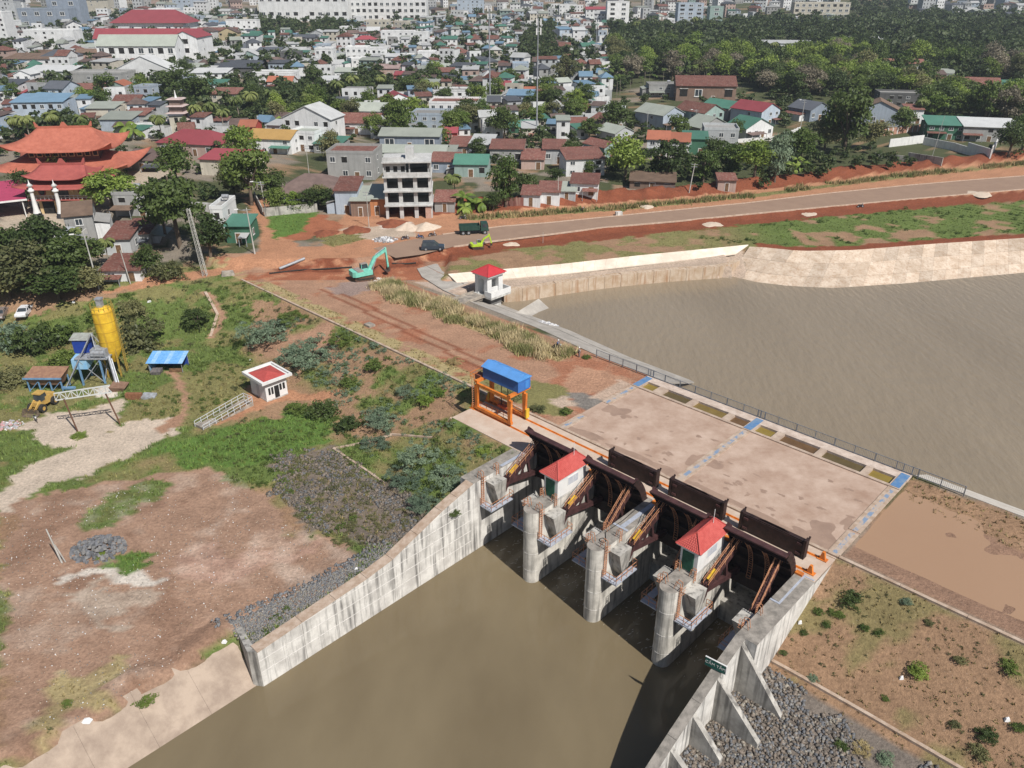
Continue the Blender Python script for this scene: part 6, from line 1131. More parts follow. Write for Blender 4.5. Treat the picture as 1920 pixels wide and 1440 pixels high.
for i in range(9): x = -hw * .6 + i * hw * .15; b = MB(); b.box(x - .7, x + .7, y0 - 4.72, y0 - 4.605, 7.1, 8.5); w_ = b.build('window', TW, t); b = MB(); b.box(x - .55, x + .55, y0 - 4.78, y0 - 4.722, 7.25, 8.4); b.build('pane', DARK, w_)
for i in range(8): x = -hw * .75 + i * hw * .214; b = MB(); b.tube((x, y0 - 7.6, -.3), (x, y0 - 7.6, 4.3), .3, n=10); b.build('column', TD, t)
FOOT.append((o.x, o.y + 9, 13))
o = G(125, 402); t = thing('temple_gate_hall', 'two-storey ochre temple gate hall with red double roof and round windows', 'temple', (o.x, o.y, o.z - .2), R(3)); hw = 50 / PPM(o)
b = MB(); b.box(-hw * .84, hw * .84, 1.0, 7, -.5, 3.7); b.build('ground_wall', TW, t); b = MB(); b.box(-hw * 1.05, hw * 1.05, -.6, 7.4, 3.702, 4.0); b.build('balcony_slab', TR, t); b = MB(); b.box(-hw * .9, hw * .9, .6, 7, 4.002, 7.0); uw = b.build('upper_wall', TW, t)
b = MB()
for i in range(17): x = -hw * 1.03 + i * hw * 2.06 / 16; b.bar((x, -.5, 4.0), (x, -.5, 4.95), .09)
b.bar((-hw * 1.03, -.5, 4.95), (hw * 1.03, -.5, 4.95), .12); b.bar((-hw * 1.03, -.5, 4.4), (hw * 1.03, -.5, 4.4), .08); stuff(b.build('balcony_railing', mat('pale_rail', (.6, .55, .55), None), t))
for x in (-hw * .62, hw * .62): b = MB(); b.tube((x, .6, 5.6), (x, .5, 5.6), .95, n=20); f_ = b.build('round_window', TR, uw); b = MB(); b.tube((x, .55, 5.6), (x, .46, 5.6), .68, n=20); b.build('pane', GLASS, f_)
b = MB(); b.prism([(-1.5, .5), (1.5, .5), (1.5, .598), (-1.5, .598)], 4.05, 6.6); f_ = b.build('door', GLASS, uw)
for x in (-2.6, 2.6, -hw * .88, hw * .88): b = MB(); b.box(x - .25, x + .25, .4, .597, 4.02, 6.98); b.build('pilaster', TW, uw)
for x in (-hw * .55, 0, hw * .55): b = MB(); b.box(x - 1.4, x + 1.4, .9, .997, .1, 3.2); b.build('doorway', DARK, t)
for z, sx, h, up in ((6.9, 1.16, 1.7, 1.0), (8.9, .9, 2.5, 1.2)): b = MB(); curved_roof(b, hw * sx, 5.2 * sx, z, h, hw * sx * .78, up); z > 8 and ridge_orn(b, hw * .66, z + h); r_o = b.build('roof', TR, t); r_o.location = (0, 3.8, 0)
FOOT.append((o.x, o.y + 4, 9))
o = G(12, 410); t = thing('temple_canopy', 'magenta sheet-metal canopy on white posts at the left edge', 'canopy', (o.x - 2, o.y, o.z), R(30)); MG = mat('magenta_sheet', (.42, .065, .13), (.36, .055, .11), .8, .6, wave=2)
b = MB(); b.hexa([(-9, -2, 4.2), (7, -2, 4.2), (7, 10, 6.6), (-9, 10, 6.6)], [(-9, -2, 4.35), (7, -2, 4.35), (7, 10, 6.75), (-9, 10, 6.75)]); b.hexa([(-9, 10.01, 6.6), (7, 10.01, 6.6), (7, 20, 4.6), (-9, 20, 4.6)], [(-9, 10.01, 6.75), (7, 10.01, 6.75), (7, 20, 4.75), (-9, 20, 4.75)]); b.build('roof_sheet', MG, t)
b = MB(); b.box(-9.1, 7.1, -2.15, -2.003, 4.0, 4.4); b.build('gutter', WHITE, t)
for x in (-8, -1, 6):
    for y, zz in ((-1.6, 4.2), (9, 6.3)): b = MB(); b.tube((x, y, -.3), (x, y, zz), .14, n=8); b.build('post', WHITE, t)
for px, lb in ((72, 'left white temple pillar with tiered cap on black base'), (117, 'right white temple pillar with tiered cap on black base')):
    o = G(px, 408); t = thing('temple_pillar', lb, 'pillar', o, 0, 'white temple pillars'); b = MB(); b.lathe([(1.25, -.3), (1.25, .5), (1.05, .5), (1.05, 1.1)], 8); b.build('base', mat('black_stone', (.03, .03, .035), None), t); b = MB(); b.lathe([(.85, 1.1), (.6, 2.2), (.42, 5.0), (.42, 6.2)], 12); b.build('shaft', WHITE, t); b = MB(); b.lathe([(.42, 6.2), (.75, 6.35), (.7, 6.7), (.42, 6.85), (.42, 7.6), (.8, 7.7), (.15, 8.3), (.05, 9.1)], 12); b.build('cap', WHITE, t)
# stairway down from the temple court
o = G(58, 500); t = thing('temple_stairs', 'broad pale stone stairway with grey balustrades below the temple', 'stairs', o, R(-14)); ST = mat('pale_stone', (.46, .45, .42), (.38, .37, .35), 1, .9)
for i in range(18): b = MB(); b.box(-3.4, 3.4, i * .7, i * .7 + .69, -1.0, .12 + i * .2); b.build('step', ST, t)
for x in (-3.7, 3.7, -1.2, 1.2): b = MB(); b.hexa([(x - .16, -.2, 0), (x + .16, -.2, 0), (x + .16, 12.8, 0), (x - .16, 12.8, 0)], [(x - .16, -.2, 1.0), (x + .16, -.2, 1.0), (x + .16, 12.8, 4.6), (x - .16, 12.8, 4.6)]); b.build('balustrade', ST, t)
b = MB(); b.box(-9.5, -3.9, 1, 1.25, -.5, 3.2); b.build('retaining_wall', ST, t); b = MB(); b.hexa([(-1.1, 9.5, 3.0), (1.1, 9.5, 3.0), (1.1, 13, 3.6), (-1.1, 13, 3.6)], [(-1.1, 9.5, 3.4), (1.1, 9.5, 3.4), (1.1, 13, 4.6), (-1.1, 13, 4.6)]); b.build('stone_relief', mat('grey_relief', (.35, .37, .4), None), t)
FOOT.append((o.x, o.y + 6, 6))
# pagoda and solar roof house
o = G(341, 246); k = PPM(o); t = thing('pagoda', 'five-tier pagoda with pink and white eaves among palms', 'pagoda', o); s = 20 / k
for i in range(5): b = MB(); q = s * (1 - .09 * i); z = i * 2.3; b.box(-q * .7, q * .7, -q * .7, q * .7, z, z + 1.9); tr = b.build('storey', mat('pagoda_wall', (.30, .22, .19), (.22, .16, .14), 1, .9), t); b = MB(); b.hexa([(-q, -q, z + 1.9), (q, -q, z + 1.9), (q, q, z + 1.9), (-q, q, z + 1.9)], [(-q * .75, -q * .75, z + 2.3), (q * .75, -q * .75, z + 2.3), (q * .75, q * .75, z + 2.3), (-q * .75, q * .75, z + 2.3)]); b.build('eave', mat('pink_eave', (.44, .33, .31), (.5, .42, .4), 1, .8), tr)
b = MB(); b.lathe([(.5, 11.5), (.3, 12.5), (.1, 14)], 8); b.build('finial', WHITE, t)
t = house(298, 408, 292, 272, 13, -14, 'P', 'H', 'R', 1, 4, 'low house with maroon hip roof carrying dark solar panels', 'solar_house'); t['category'] = 'house'
SOL = mat('solar_panel', (.02, .025, .04), (.03, .035, .05), 2, .2, spec=.6)
hwm = 55 / PPM(t.location)
for i in range(3):
    b = MB(); x = -hwm * .7 + i * hwm * .45; b.hexa([(x, .3, 4.0), (x + hwm * .38, .3, 4.0), (x + hwm * .38, 5.2, 6.2), (x, 5.2, 6.2)], [(x, .3, 4.08), (x + hwm * .38, .3, 4.08), (x + hwm * .38, 5.2, 6.28), (x, 5.2, 6.28)]); b.build('solar_panel', SOL, t)
# tents / metal canopies
t = house(415, 482, 148, 130, 16, 0, 'K', 'S', 'k', 1, 1, 'dark corrugated metal canopy near the upper left houses', 'metal_canopy'); t['category'] = 'canopy'
# ---------------------------------------------------------------- boundary walls
def wallrun(name, label, pts, h, m, th=.22, panel=3.0, m2=None, pier=True):
    o = G(*pts[0]); t = thing(name, label, 'wall', o)
    for i in range(len(pts) - 1):
        a, c = G(*pts[i]), G(*pts[i+1]); k = max(1, round((c - a).length / panel))
        for j in range(k):
            p0, p1 = a.lerp(c, j / k), a.lerp(c, (j + 1) / k); d = (p1 - p0).normalized() * .03; p0 = p0 + d; p1 = p1 - d; n_ = Vector((-d.y, d.x, 0)).normalized() * th / 2; zb = min(Z1(p0.x, p0.y), Z1(p1.x, p1.y)) - .6 - o.z; zt = max(Z1(p0.x, p0.y), Z1(p1.x, p1.y)) + h - o.z
            q = [p0 - n_ - o, p1 - n_ - o, p1 + n_ - o, p0 + n_ - o]; b = MB(); b.hexa([(v_.x, v_.y, zb) for v_ in q], [(v_.x, v_.y, zt) for v_ in q]); b.build('wall_panel', m2 or m, t)
            if pier and j: b = MB(); b.box(p0.x - .2 - o.x, p0.x + .2 - o.x, p0.y - .2 - o.y, p0.y + .2 - o.y, zb, zt + .12); b.build('wall_pier', m, t)
    return t
PB = mat('brick_panel', (.48, .27, .20), (.4, .22, .16), 1, .9)
wallrun('brick_wall', 'white-framed wall of pink brick panels above the white wall', [(1645, 256), (1690, 250), (1738, 244)], 2.2, WHITE, .25, 2.6, PB); wallrun('boundary_wall', 'bright white plain wall below the brick panels', [(1666, 276), (1730, 268)], 2.6, WHITE, .3, 6, None, False); wallrun('boundary_wall', 'long white boundary wall in front of the green warehouse', [(1730, 271), (1790, 283), (1856, 297)], 2.4, WHITE, .3, 5, None, False); wallrun('boundary_wall', 'white end wall turning towards the dirt lot at right', [(1856, 297), (1868, 272)], 2.2, WHITE, .3, 5, None, False); wallrun('boundary_wall', 'dark weathered low wall below scrub near the white wall', [(1640, 296), (1700, 303), (1765, 312)], 1.6, CONC, .3, 5, None, False)
wallrun('roadside_wall', 'grey weathered roadside wall below the brown hip-roofed house', [(496, 406), (548, 401), (596, 397)], 2.0, CONC, .25, 6, None, False); wallrun('roadside_wall', 'grey wall climbing beside the dirt lane', [(494, 404), (478, 372)], 1.8, CONC, .25, 5, None, False); wallrun('tin_fence', 'rusty corrugated fence left of the white cottages', [(912, 388), (950, 387), (982, 386)], 2.0, roofm('r'), .08, 2.4, None, False); wallrun('courtyard_wall', 'white courtyard wall behind the large dark tree', [(220, 396), (300, 392), (405, 400)], 2.4, DIRTYW, .3, 6, None, False)
wallrun('fence_wall', 'white low fence wall before the red-roofed blue house', [(1382, 268), (1450, 263)], 1.3, WHITE, .2, 3); wallrun('fence_wall', 'white low fence wall before the row of grey houses', [(1460, 262), (1500, 244)], 1.2, WHITE, .2, 3)
# ---------------------------------------------------------------- far town filled in behind
r_ = random.Random(21)
def free(x, y, r): return all((x - a) ** 2 + (y - b2) ** 2 > max(0, r + c) ** 2 for a, b2, c in FOOT)
WOODS = [GP(q) for q in ([(1060,100),(1130,55),(1320,52),(1480,40),(1570,45),(1580,2),(1690,2),(1700,25),(1920,45),(1920,235),(1740,225),(1600,180),(1480,190),(1380,150),(1200,150),(1130,190),(1060,170)], [(270,170),(420,150),(480,160),(560,165),(660,135),(740,145),(800,170),(720,190),(640,210),(560,225),(480,240),(420,245),(300,230)], [(0,212),(60,215),(150,235),(240,250),(180,275),(0,270)], [(485,40),(560,35),(640,40),(680,60),(640,85),(560,70),(490,75)], [(1040,45),(1060,130),(990,140),(960,100),(990,60)])]
cnt = 0; FARB = []
for _ in range(16000):
    px, py = r_.uniform(-60, 1980), 232 * r_.random() ** 1.9 - 16
    if py > 60 and px > 1130: continue
    g = G(px, py)
    if any(inpoly(np.array([g.x]), np.array([g.y]), w_)[0] for w_ in WOODS): continue
    k = PPM(g); near = py > 34; wm = r_.uniform(5.5, 11.5) if near else r_.uniform(6, 15); D = r_.uniform(7, 12); hm = r_.choice([3.2, 3.4, 3.6, 6.2, 6.6, 9.2] if near else [3.4, 4, 6.4, 6.8, 9.5, 12]); c_ = g + Vector((0, D / 2, 0)); rad = max(wm, D) * (.5 if near else .46)
    if not free(c_.x, c_.y, rad): continue
    wall = r_.choice('WWWWWWWGGLCBBWPTG'); rt = r_.choice('FFFSSGYHS'); rc = {'F': 'c', 'S': r_.choice('lwwrgkbuwl'), 'G': r_.choice('rlluwkw'), 'Y': r_.choice('wwrluk'), 'H': r_.choice('kuurl')}[rt]; yaw = r_.choice([0, 0, -8, 10, -15, 18, -25, 28])
    if near and cnt < 118: wpx = wm * k; house(px - wpx / 2, px + wpx / 2, py, py - hm * k * 1.1, D, yaw, wall, rt, rc); cnt += 1
    elif len(FARB) < 900: FARB.append((g.x, g.y, g.z, wm, D, hm, R(yaw), wall, rt, rc)); FOOT.append((c_.x, c_.y, rad * .9))
for _ in range(5200):
    px, py = r_.uniform(-20, 1140), r_.uniform(38, 262); g = G(px, py)
    if any(inpoly(np.array([g.x]), np.array([g.y]), w_)[0] for w_ in WOODS[1:]): continue
    wm = r_.uniform(4.2, 7.5); D = r_.uniform(5, 8); c_ = g + Vector((0, D / 2, 0)); rad = max(wm, D) * .5
    if not free(c_.x, c_.y, rad): continue
    rt = r_.choice('FFSSSGH'); FARB.append((g.x, g.y, g.z, wm, D, r_.choice([2.8, 3.2, 3.4, 6.2]), R(r_.choice([0, -8, 10, -15, 18])), r_.choice('WWWWWGGLCB'), rt, {'F': 'c'}.get(rt, r_.choice('lwrguwkrb')))); FOOT.append((c_.x, c_.y, rad * .9))
fm = {}; b = MB(); ml = []
def mi(m_):
    if m_.name not in fm: fm[m_.name] = len(ml); ml.append(m_)
    return fm[m_.name]
for x, y, z, w, D, h, yw, wall, rt, rc in FARB:
    q = MB(); hw = w / 2; q.box(-hw, hw, 0, D, -2, h, mi(wallm(wall))); ra = mi(roofm(rc))
    if rt == 'F': q.box(-hw, hw, 0, .2, h, h + .8, mi(wallm(wall))); q.box(-hw - .01, hw + .01, .25, D, h + .01, h + .1, ra)
    elif rt == 'H': q.add([(-hw - .5, -.5, h), (hw + .5, -.5, h), (hw + .5, D + .5, h), (-hw - .5, D + .5, h), (0, D / 2, h + 2.2)], [(0, 1, 4), (1, 2, 4), (2, 3, 4), (3, 0, 4)], ra)
    elif rt == 'G': q.xprism([(-.5, h - .1), (D + .5, h - .1), (D / 2, h + 2)], -hw - .4, hw + .4, ra)
    elif rt == 'Y': q.yprism([(-hw - .4, h - .1), (0, h + 2), (hw + .4, h - .1)], -.4, D + .4, ra)
    else: q.hexa([(-hw - .3, -.5, h), (hw + .3, -.5, h), (hw + .3, D, h + .8), (-hw - .3, D, h + .8)], [(-hw - .3, -.5, h + .15), (hw + .3, -.5, h + .15), (hw + .3, D, h + .95), (-hw - .3, D, h + .95)], ra)
    for s_ in range(max(1, round(h / 3.2))):
        n_ = max(1, int(w / 3))
        for i in range(n_): xc = -hw + w * (i + .5) / n_; q.box(xc - .6, xc + .6, -.05, .0, s_ * 3.2 + 1.0, s_ * 3.2 + 2.3, mi(DARK))
    cz, sz = math.cos(yw), math.sin(yw); b.add([(x + a * cz - c * sz, y + a * sz + c * cz, z + e) for a, c, e in q.v], [], 0); o_ = len(b.v) - len(q.v)
    for f_, m_ in zip(q.f, q.m): b.f.append(tuple(i + o_ for i in f_)); b.m.append(m_); b.sm.append(False)
tag(b.build('far_town', ml), 'hazy mass of far town houses along the top of the picture', 'town', kind='stuff')
# labels that still coincide get their order from the left
ORD = 'first second third fourth fifth sixth seventh eighth ninth tenth eleventh twelfth'.split()
def order(lst):
    dd = {}
    for h_ in lst: dd.setdefault(h_['label'], []).append(h_)
    for lb, hs in dd.items():
        if len(hs) > 1:
            hs.sort(key=lambda q: PX(q.location)[0])
            for i, q in enumerate(hs): q['label'] = lb + ', ' + (ORD[i] if i < 12 else '%d%s' % (i + 1, {1: 'st', 2: 'nd', 3: 'rd'}.get((i + 1) % 10 if i + 1 > 20 else 0, 'th'))) + ' from left'
order(HOUSES)
for q in HOUSES:
    w_ = q['label'].split()
    if len(w_) > 16: q['label'] = q['label'].replace(' with ', ', ').replace(' the ', ' ')
# ================================================================ vegetation
def leafmat(name, a, b_, tr=.32):
    m = bpy.data.materials.new(name); m.use_nodes = True; n = m.node_tree.nodes; l = m.node_tree.links; p = n['Principled BSDF']; p.inputs['Roughness'].default_value = .55; p.inputs['Specular IOR Level'].default_value = .35
    oi = n.new('ShaderNodeObjectInfo'); g = n.new('ShaderNodeNewGeometry'); nz = n.new('ShaderNodeTexNoise'); nz.inputs['Scale'].default_value = .7; nz.inputs['Detail'].default_value = 4; l.new(g.outputs['Position'], nz.inputs['Vector'])
    ad = n.new('ShaderNodeMath'); ad.operation = 'MULTIPLY_ADD'; ad.inputs[1].default_value = .45; l.new(oi.outputs['Random'], ad.inputs[0]); l.new(nz.outputs['Fac'], ad.inputs[2])
    r = n.new('ShaderNodeValToRGB'); r.color_ramp.elements[0].position = .42; r.color_ramp.elements[1].position = 1.0; r.color_ramp.elements[0].color = (*a, 1); r.color_ramp.elements[1].color = (*b_, 1); l.new(ad.outputs[0], r.inputs[0]); l.new(r.outputs[0], p.inputs['Base Color'])
    t = n.new('ShaderNodeBsdfTranslucent'); l.new(r.outputs[0], t.inputs[0]); mx = n.new('ShaderNodeMixShader'); mx.inputs[0].default_value = tr; l.new(p.outputs[0], mx.inputs[1]); l.new(t.outputs[0], mx.inputs[2]); l.new(mx.outputs[0], n['Material Output'].inputs[0]); return m
LM = dict(d=leafmat('leaf_dark', (0.042, 0.069, 0.021), (0.112, 0.158, 0.042)), m=leafmat('leaf_mid', (0.066, 0.112, 0.026), (0.185, 0.244, 0.055)), y=leafmat('leaf_bright', (0.112, 0.185, 0.033), (0.290, 0.370, 0.073)), o=leafmat('leaf_olive', (0.099, 0.112, 0.046), (0.238, 0.231, 0.099)), b=leafmat('leaf_bluegreen', (0.112, 0.165, 0.112), (0.251, 0.330, 0.211)), s=leafmat('leaf_straw', (0.370, 0.290, 0.132), (0.660, 0.554, 0.304)), g=leafmat('leaf_greybrown', (0.172, 0.152, 0.106), (0.317, 0.277, 0.198)), p=leafmat('leaf_palm', (0.092, 0.132, 0.037), (0.251, 0.284, 0.092)))
BARK = mat('bark', (.16, .12, .09), (.10, .075, .055), 2, .95, .3); PBARK = mat('palm_bark', (.30, .26, .21), (.22, .19, .15), 2, .9)
def cloud(seed, nc, per, leaf, flat=.82, spread=.72, cl=.4, zc=0.0, asp=1.0):
    r = np.random.default_rng(seed); d = r.normal(size=(nc, 3)); d /= np.linalg.norm(d, axis=1)[:, None]; rad = r.uniform(.25, 1, nc) ** .5 * spread * (1 + .22 * r.normal(size=nc)); c = d * rad[:, None]; c[:, 2] *= flat; c[:, 2] += zc
    s = cl * r.uniform(.65, 1.3, nc); ci = np.repeat(np.arange(nc), per); N = nc * per
    e = r.normal(size=(N, 3)); e /= np.linalg.norm(e, axis=1)[:, None]; e[:, 2] = np.where(e[:, 2] < -.3, -e[:, 2] * .5, e[:, 2]); pos = c[ci] + e * (s[ci] * r.uniform(.55, 1.05, N))[:, None] * np.array([1, 1, .72])
    nr = e * .55 + np.array([0, 0, .35]) + r.normal(size=(N, 3)) * .55; nr /= np.linalg.norm(nr, axis=1)[:, None]; a = np.cross(nr, r.normal(size=(N, 3))); a /= np.linalg.norm(a, axis=1)[:, None]; b = np.cross(nr, a); L = (leaf * r.uniform(.6, 1.4, N))[:, None]
    v = np.stack([pos - a * L, pos - b * L * .55 * asp + a * L * .1, pos + a * L, pos + b * L * .55 * asp], 1).reshape(-1, 3); return v, np.arange(4 * N).reshape(-1, 4)
CROWN = [npmesh('crown', *cloud(100 + i, 38, 80, .066, flat=(.8, .95, .7, 1.15, .85)[i % 5], spread=(.72, .68, .78, .6, .74)[i % 5], cl=(.36, .4, .33, .4, .3)[i % 5], zc=1.08), LM['m']) for i in range(7)]
SHRUB = [npmesh('foliage', *cloud(200 + i, 36, 50, .065, flat=.55, spread=.8, cl=.27, zc=.36), LM['m']) for i in range(4)]
FINE = [npmesh('foliage', *cloud(220 + i, 70, 64, .05, flat=.32, spread=1.0, cl=.17, zc=.26, asp=.5), LM['b']) for i in range(3)]
LOWC = [cloud(300 + i, 11, 16, .2, flat=.85, spread=.7, cl=.42, zc=.95) for i in range(4)]
def trunkmesh(seed):
    r = random.Random(seed); b = MB(); b.tube((0, 0, -.15), (.03, .02, .62), .075, .055, 7, cap=False); 
    for i in range(5): a = i * 1.26 + r.uniform(-.3, .3); b.tube((.03, .02, r.uniform(.5, .62)), (.5 * math.cos(a), .5 * math.sin(a), r.uniform(1.05, 1.5)), .04, .015, 5, cap=False)
    b.tube((.03, .02, .6), (0, 0, 1.6), .05, .02, 5, cap=False); return b.mesh('trunk', BARK)
TRUNK = [trunkmesh(i) for i in range(3)]
def stemmesh(): b = MB(); [b.tube((0, 0, -.1), (.25 * math.cos(i * 2.1), .25 * math.sin(i * 2.1), .45), .03, .015, 4, cap=False) for i in range(4)]; return b.mesh('stem', BARK)
STEM = stemmesh()
def setm(o, m): o.material_slots[0].link = 'OBJECT'; o.material_slots[0].material = m
TREES = []
def tree(p, r, label, kind='m', hs=1.0, group=None, v=None):
    t = thing('tree', label, 'tree', (p[0], p[1], p[2] - .1), random.uniform(0, 6.28), group); t.scale = (r, r * random.uniform(.9, 1.1), r * hs); put('trunk', random.choice(TRUNK), t); c = put('crown', CROWN[random.randrange(7) if v is None else v], t); setm(c, LM[kind]); TREES.append((p[0], p[1], r)); return t
def shrub(p, r, label, kind='m', hs=1.0, group=None, fine=False):
    t = thing('shrub', label, 'shrub', (p[0], p[1], p[2] - .05), random.uniform(0, 6.28), group); t.scale = (r, r, r * hs); put('stem', STEM, t); c = put('foliage', random.choice(FINE if fine else SHRUB), t); setm(c, LM[kind]); return t
def palmmesh(seed, nf, L, droop, wd):
    r = random.Random(seed); b = MB()
    for i in range(nf):
        a = i * 2.399; el = r.uniform(-.15, 1.15); pts = []; x = z = 0; an = el
        for k in range(8): pts.append((x, z)); x += L / 7 * math.cos(an); z += L / 7 * math.sin(an); an -= droop / 7 * (1.2 + .5 * r.random())
        ca, sa = math.cos(a), math.sin(a)
        for k in range(7):
            w0, w1 = wd * math.sin(math.pi * (k + .35) / 7.6), wd * math.sin(math.pi * (k + 1.3) / 7.9)
            for s in (-1, 1):
                q = [(pts[k][0], 0, pts[k][1]), (pts[k+1][0], 0, pts[k+1][1]), (pts[k+1][0] + .12 * L, s * w1, pts[k+1][1] - w1 * .7), (pts[k][0] + .12 * L, s * w0, pts[k][1] - w0 * .7)]; b.add([(x_ * ca - y_ * sa, x_ * sa + y_ * ca, z_) for x_, y_, z_ in q], [(0, 1, 2, 3) if s > 0 else (3, 2, 1, 0)])
    return b.mesh('fronds', LM['p'])
PF = [palmmesh(i, 20, 3.9, 2.0, .62) for i in range(3)]; AF = [palmmesh(10 + i, 10, 1.9, 1.5, .4) for i in range(2)]; BF = [palmmesh(20 + i, 9, 2.6, 1.4, .55) for i in range(2)]
def palmtrunk(h, r, lean): b = MB(); n = 6; [b.tube((lean * (k / n) ** 2, 0, h * k / n - (.3 if k == 0 else 0)), (lean * ((k + 1) / n) ** 2, 0, h * (k + 1) / n), r * (1 - .4 * k / n), r * (1 - .4 * (k + 1) / n), 7, cap=False) for k in range(n)]; return b.mesh('trunk', PBARK)
PT = palmtrunk(8.5, .22, 1.0); AT = palmtrunk(8.0, .09, .3); BT = palmtrunk(2.0, .16, .2)
def palm(p, sc, label, kind='coconut', group=None):
    t = thing({'coconut': 'palm_tree', 'areca': 'areca_palm', 'banana': 'banana_plant'}[kind], label, 'plant' if kind == 'banana' else 'palm', (p[0], p[1], p[2] - .1), random.uniform(0, 6.28), group); t.scale = (sc,) * 3
    tm, fm_, top = {'coconut': (PT, PF, (1.0, 0, 8.5)), 'areca': (AT, AF, (.3, 0, 8.0)), 'banana': (BT, BF, (.2, 0, 1.9))}[kind]; put('trunk', tm, t); f = put('fronds', random.choice(fm_), t, top)
    if kind == 'banana': setm(f, LM['y'])
    elif kind == 'areca': setm(f, LM['m'])
    TREES.append((p[0], p[1], 2)); return t
def T(px, yb, w, label, kind='m', hs=1.0, v=None): o = G(px, yb); return tree(o, w / 2 / PPM(o) * 1.05, label, kind, hs, v=v)
def SH(px, yb, w, label, kind='m', hs=1.0, fine=False, group=None): o = G(px, yb); w *= .8 if px > 1450 and yb > 1100 else 1; return shrub(o, w / 2 / PPM(o), label, kind, hs, group, fine)
# single trees that stand out
T(340, 470, 118, 'large dark layered tree right of the grey gabled house', 'd', 1.15, 2); T(395, 482, 84, 'lower dark tree beside the green-roofed shed', 'd', .95, 4); T(310, 440, 70, 'dark tree leaning over the grey courtyard wall', 'd', 1.1, 0)
T(333, 348, 72, 'round green tree in the temple courtyard', 'm', 1.0, 1); T(212, 396, 88, 'bright spreading tree right of the temple gate hall', 'y', .85, 2); T(55, 388, 46, 'dark slender tree left of the temple gate hall', 'd', 1.25, 3); T(124, 338, 52, 'round clipped tree before the temple main hall', 'm', .9, 1); T(430, 330, 30, 'small round clipped tree right of courtyard', 'm', .9)
for i, (px, yb, w, k_, hs) in enumerate(((30, 520, 92, 'd', .9), (92, 512, 100, 'd', .95), (60, 548, 110, 'o', .75), (128, 532, 96, 'd', .85), (165, 512, 70, 'd', 1.0), (20, 560, 80, 'o', .7), (110, 562, 100, 'd', .6), (170, 548, 60, 'o', .7))): T(px, yb, w, ['leftmost dark', 'second dark', 'broad olive', 'dense dark', 'upright dark', 'low olive', 'spreading dark', 'small olive'][i] + ' tree in the lower-left grove below the temple stairs', k_, hs)
T(280, 517, 52, 'compact dark tree right of the rusty-roofed house', 'd', 1.0, 1); SH(318, 522, 56, 'grey-green shrub thicket beside the dirt road', 'o', 1.3)
T(472, 385, 92, 'large green tree at the bend of dirt lane', 'm', 1.15, 0); T(440, 372, 60, 'brownish tree left of the dirt lane bend', 'o', 1.1); T(515, 372, 50, 'dark tree right of the dirt lane tree', 'd', 1.0); T(455, 300, 60, 'pale crowned tree above dirt lane', 'y', 1.0)
for i, (px, yb, w, k_) in enumerate(((520, 396, 46, 'm'), (556, 397, 40, 'y'), (585, 396, 46, 'd'), (616, 394, 44, 'd'), (640, 396, 36, 'm'), (600, 384, 40, 'o'))): T(px, yb, w, ['green', 'yellow-flowering', 'dark round', 'dark bushy', 'slim green', 'olive'][i] + ' tree behind the grey roadside wall', k_, .95)
T(621, 302, 48, 'brownish tree behind the old grey concrete house', 'o', 1.1); T(750, 268, 58, 'tall feathery tree left of the slate-blue warehouse', 'm', 1.3, 3); T(788, 262, 32, 'small dark tree left of the red kiosk', 'd'); T(828, 272, 34, 'green tree beside red kiosk', 'm')
T(945, 262, 60, 'round dark tree left of the cream two-storey house', 'd', .95, 1); T(948, 388, 62, 'tall green tree right of teal green-roofed house', 'm', 1.5, 3); T(985, 372, 48, 'dark green tree beside brick rusty-roofed house', 'd', 1.0); T(925, 395, 34, 'dark small tree at rusty fence', 'd'); T(1040, 345, 34, 'dark bushy tree before the striped roof house', 'd', .9); T(1105, 330, 26, 'small tree before white rusty-roofed house', 'm', 1.1)
T(1172, 338, 80, 'big round bright green tree above the brown shack', 'y', .95, 1); T(1247, 342, 82, 'big round dark tree right of the bright green tree', 'd', .95, 4); T(1318, 342, 58, 'dark tree before the grey flat house', 'm', 1.0); T(1366, 335, 66, 'green tree behind the pink hut', 'm', .95); T(1412, 342, 66, 'bright green tree right of pink hut', 'y', .95, 1); T(1452, 345, 50, 'tall grey-green conifer-like tree', 'b', 1.7, 3); T(1340, 310, 50, 'dark tree below the white fence wall', 'd')
T(1580, 292, 92, 'large dark tree in front of the brown gabled house', 'd', 1.2, 0); T(1545, 285, 60, 'olive tree left of the large dark tree', 'o', 1.0); T(1630, 280, 54, 'olive tree right of the large dark tree', 'o', .9); T(1500, 300, 60, 'green tree over banana clump', 'm', .9); T(1690, 248, 40, 'round green tree before the brown gabled house', 'm', .95); T(1150, 250, 60, 'dark spreading tree among grey row houses', 'd', .95); T(1105, 262, 40, 'dark tree before low grey houses', 'd')
T(1270, 258, 40, 'small tree in front of grey row houses', 'm'); T(1375, 262, 34, 'round shrubby tree right of the grey flat house', 'm'); T(1890, 292, 56, 'dark tree at right end of white boundary wall', 'd', .9); T(1915, 285, 50, 'green tree at right picture edge above road', 'm')
T(350, 152, 34, 'round dark tree on the street below the school', 'd', 1.0, 1); T(330, 190, 60, 'dense dark tree mass left of coconut palms', 'd', .9); T(370, 205, 70, 'dark spreading tree above tiered pagoda', 'd', .8); T(165, 205, 34, 'bright green tree among the left houses', 'y')
for i, (px, yb, w) in enumerate(((375, 618, 44), (362, 610, 36))): T(px, yb, w, ['dark conical tree', 'smaller dark tree'][i] + ' in the field right of silo', 'd', .9)
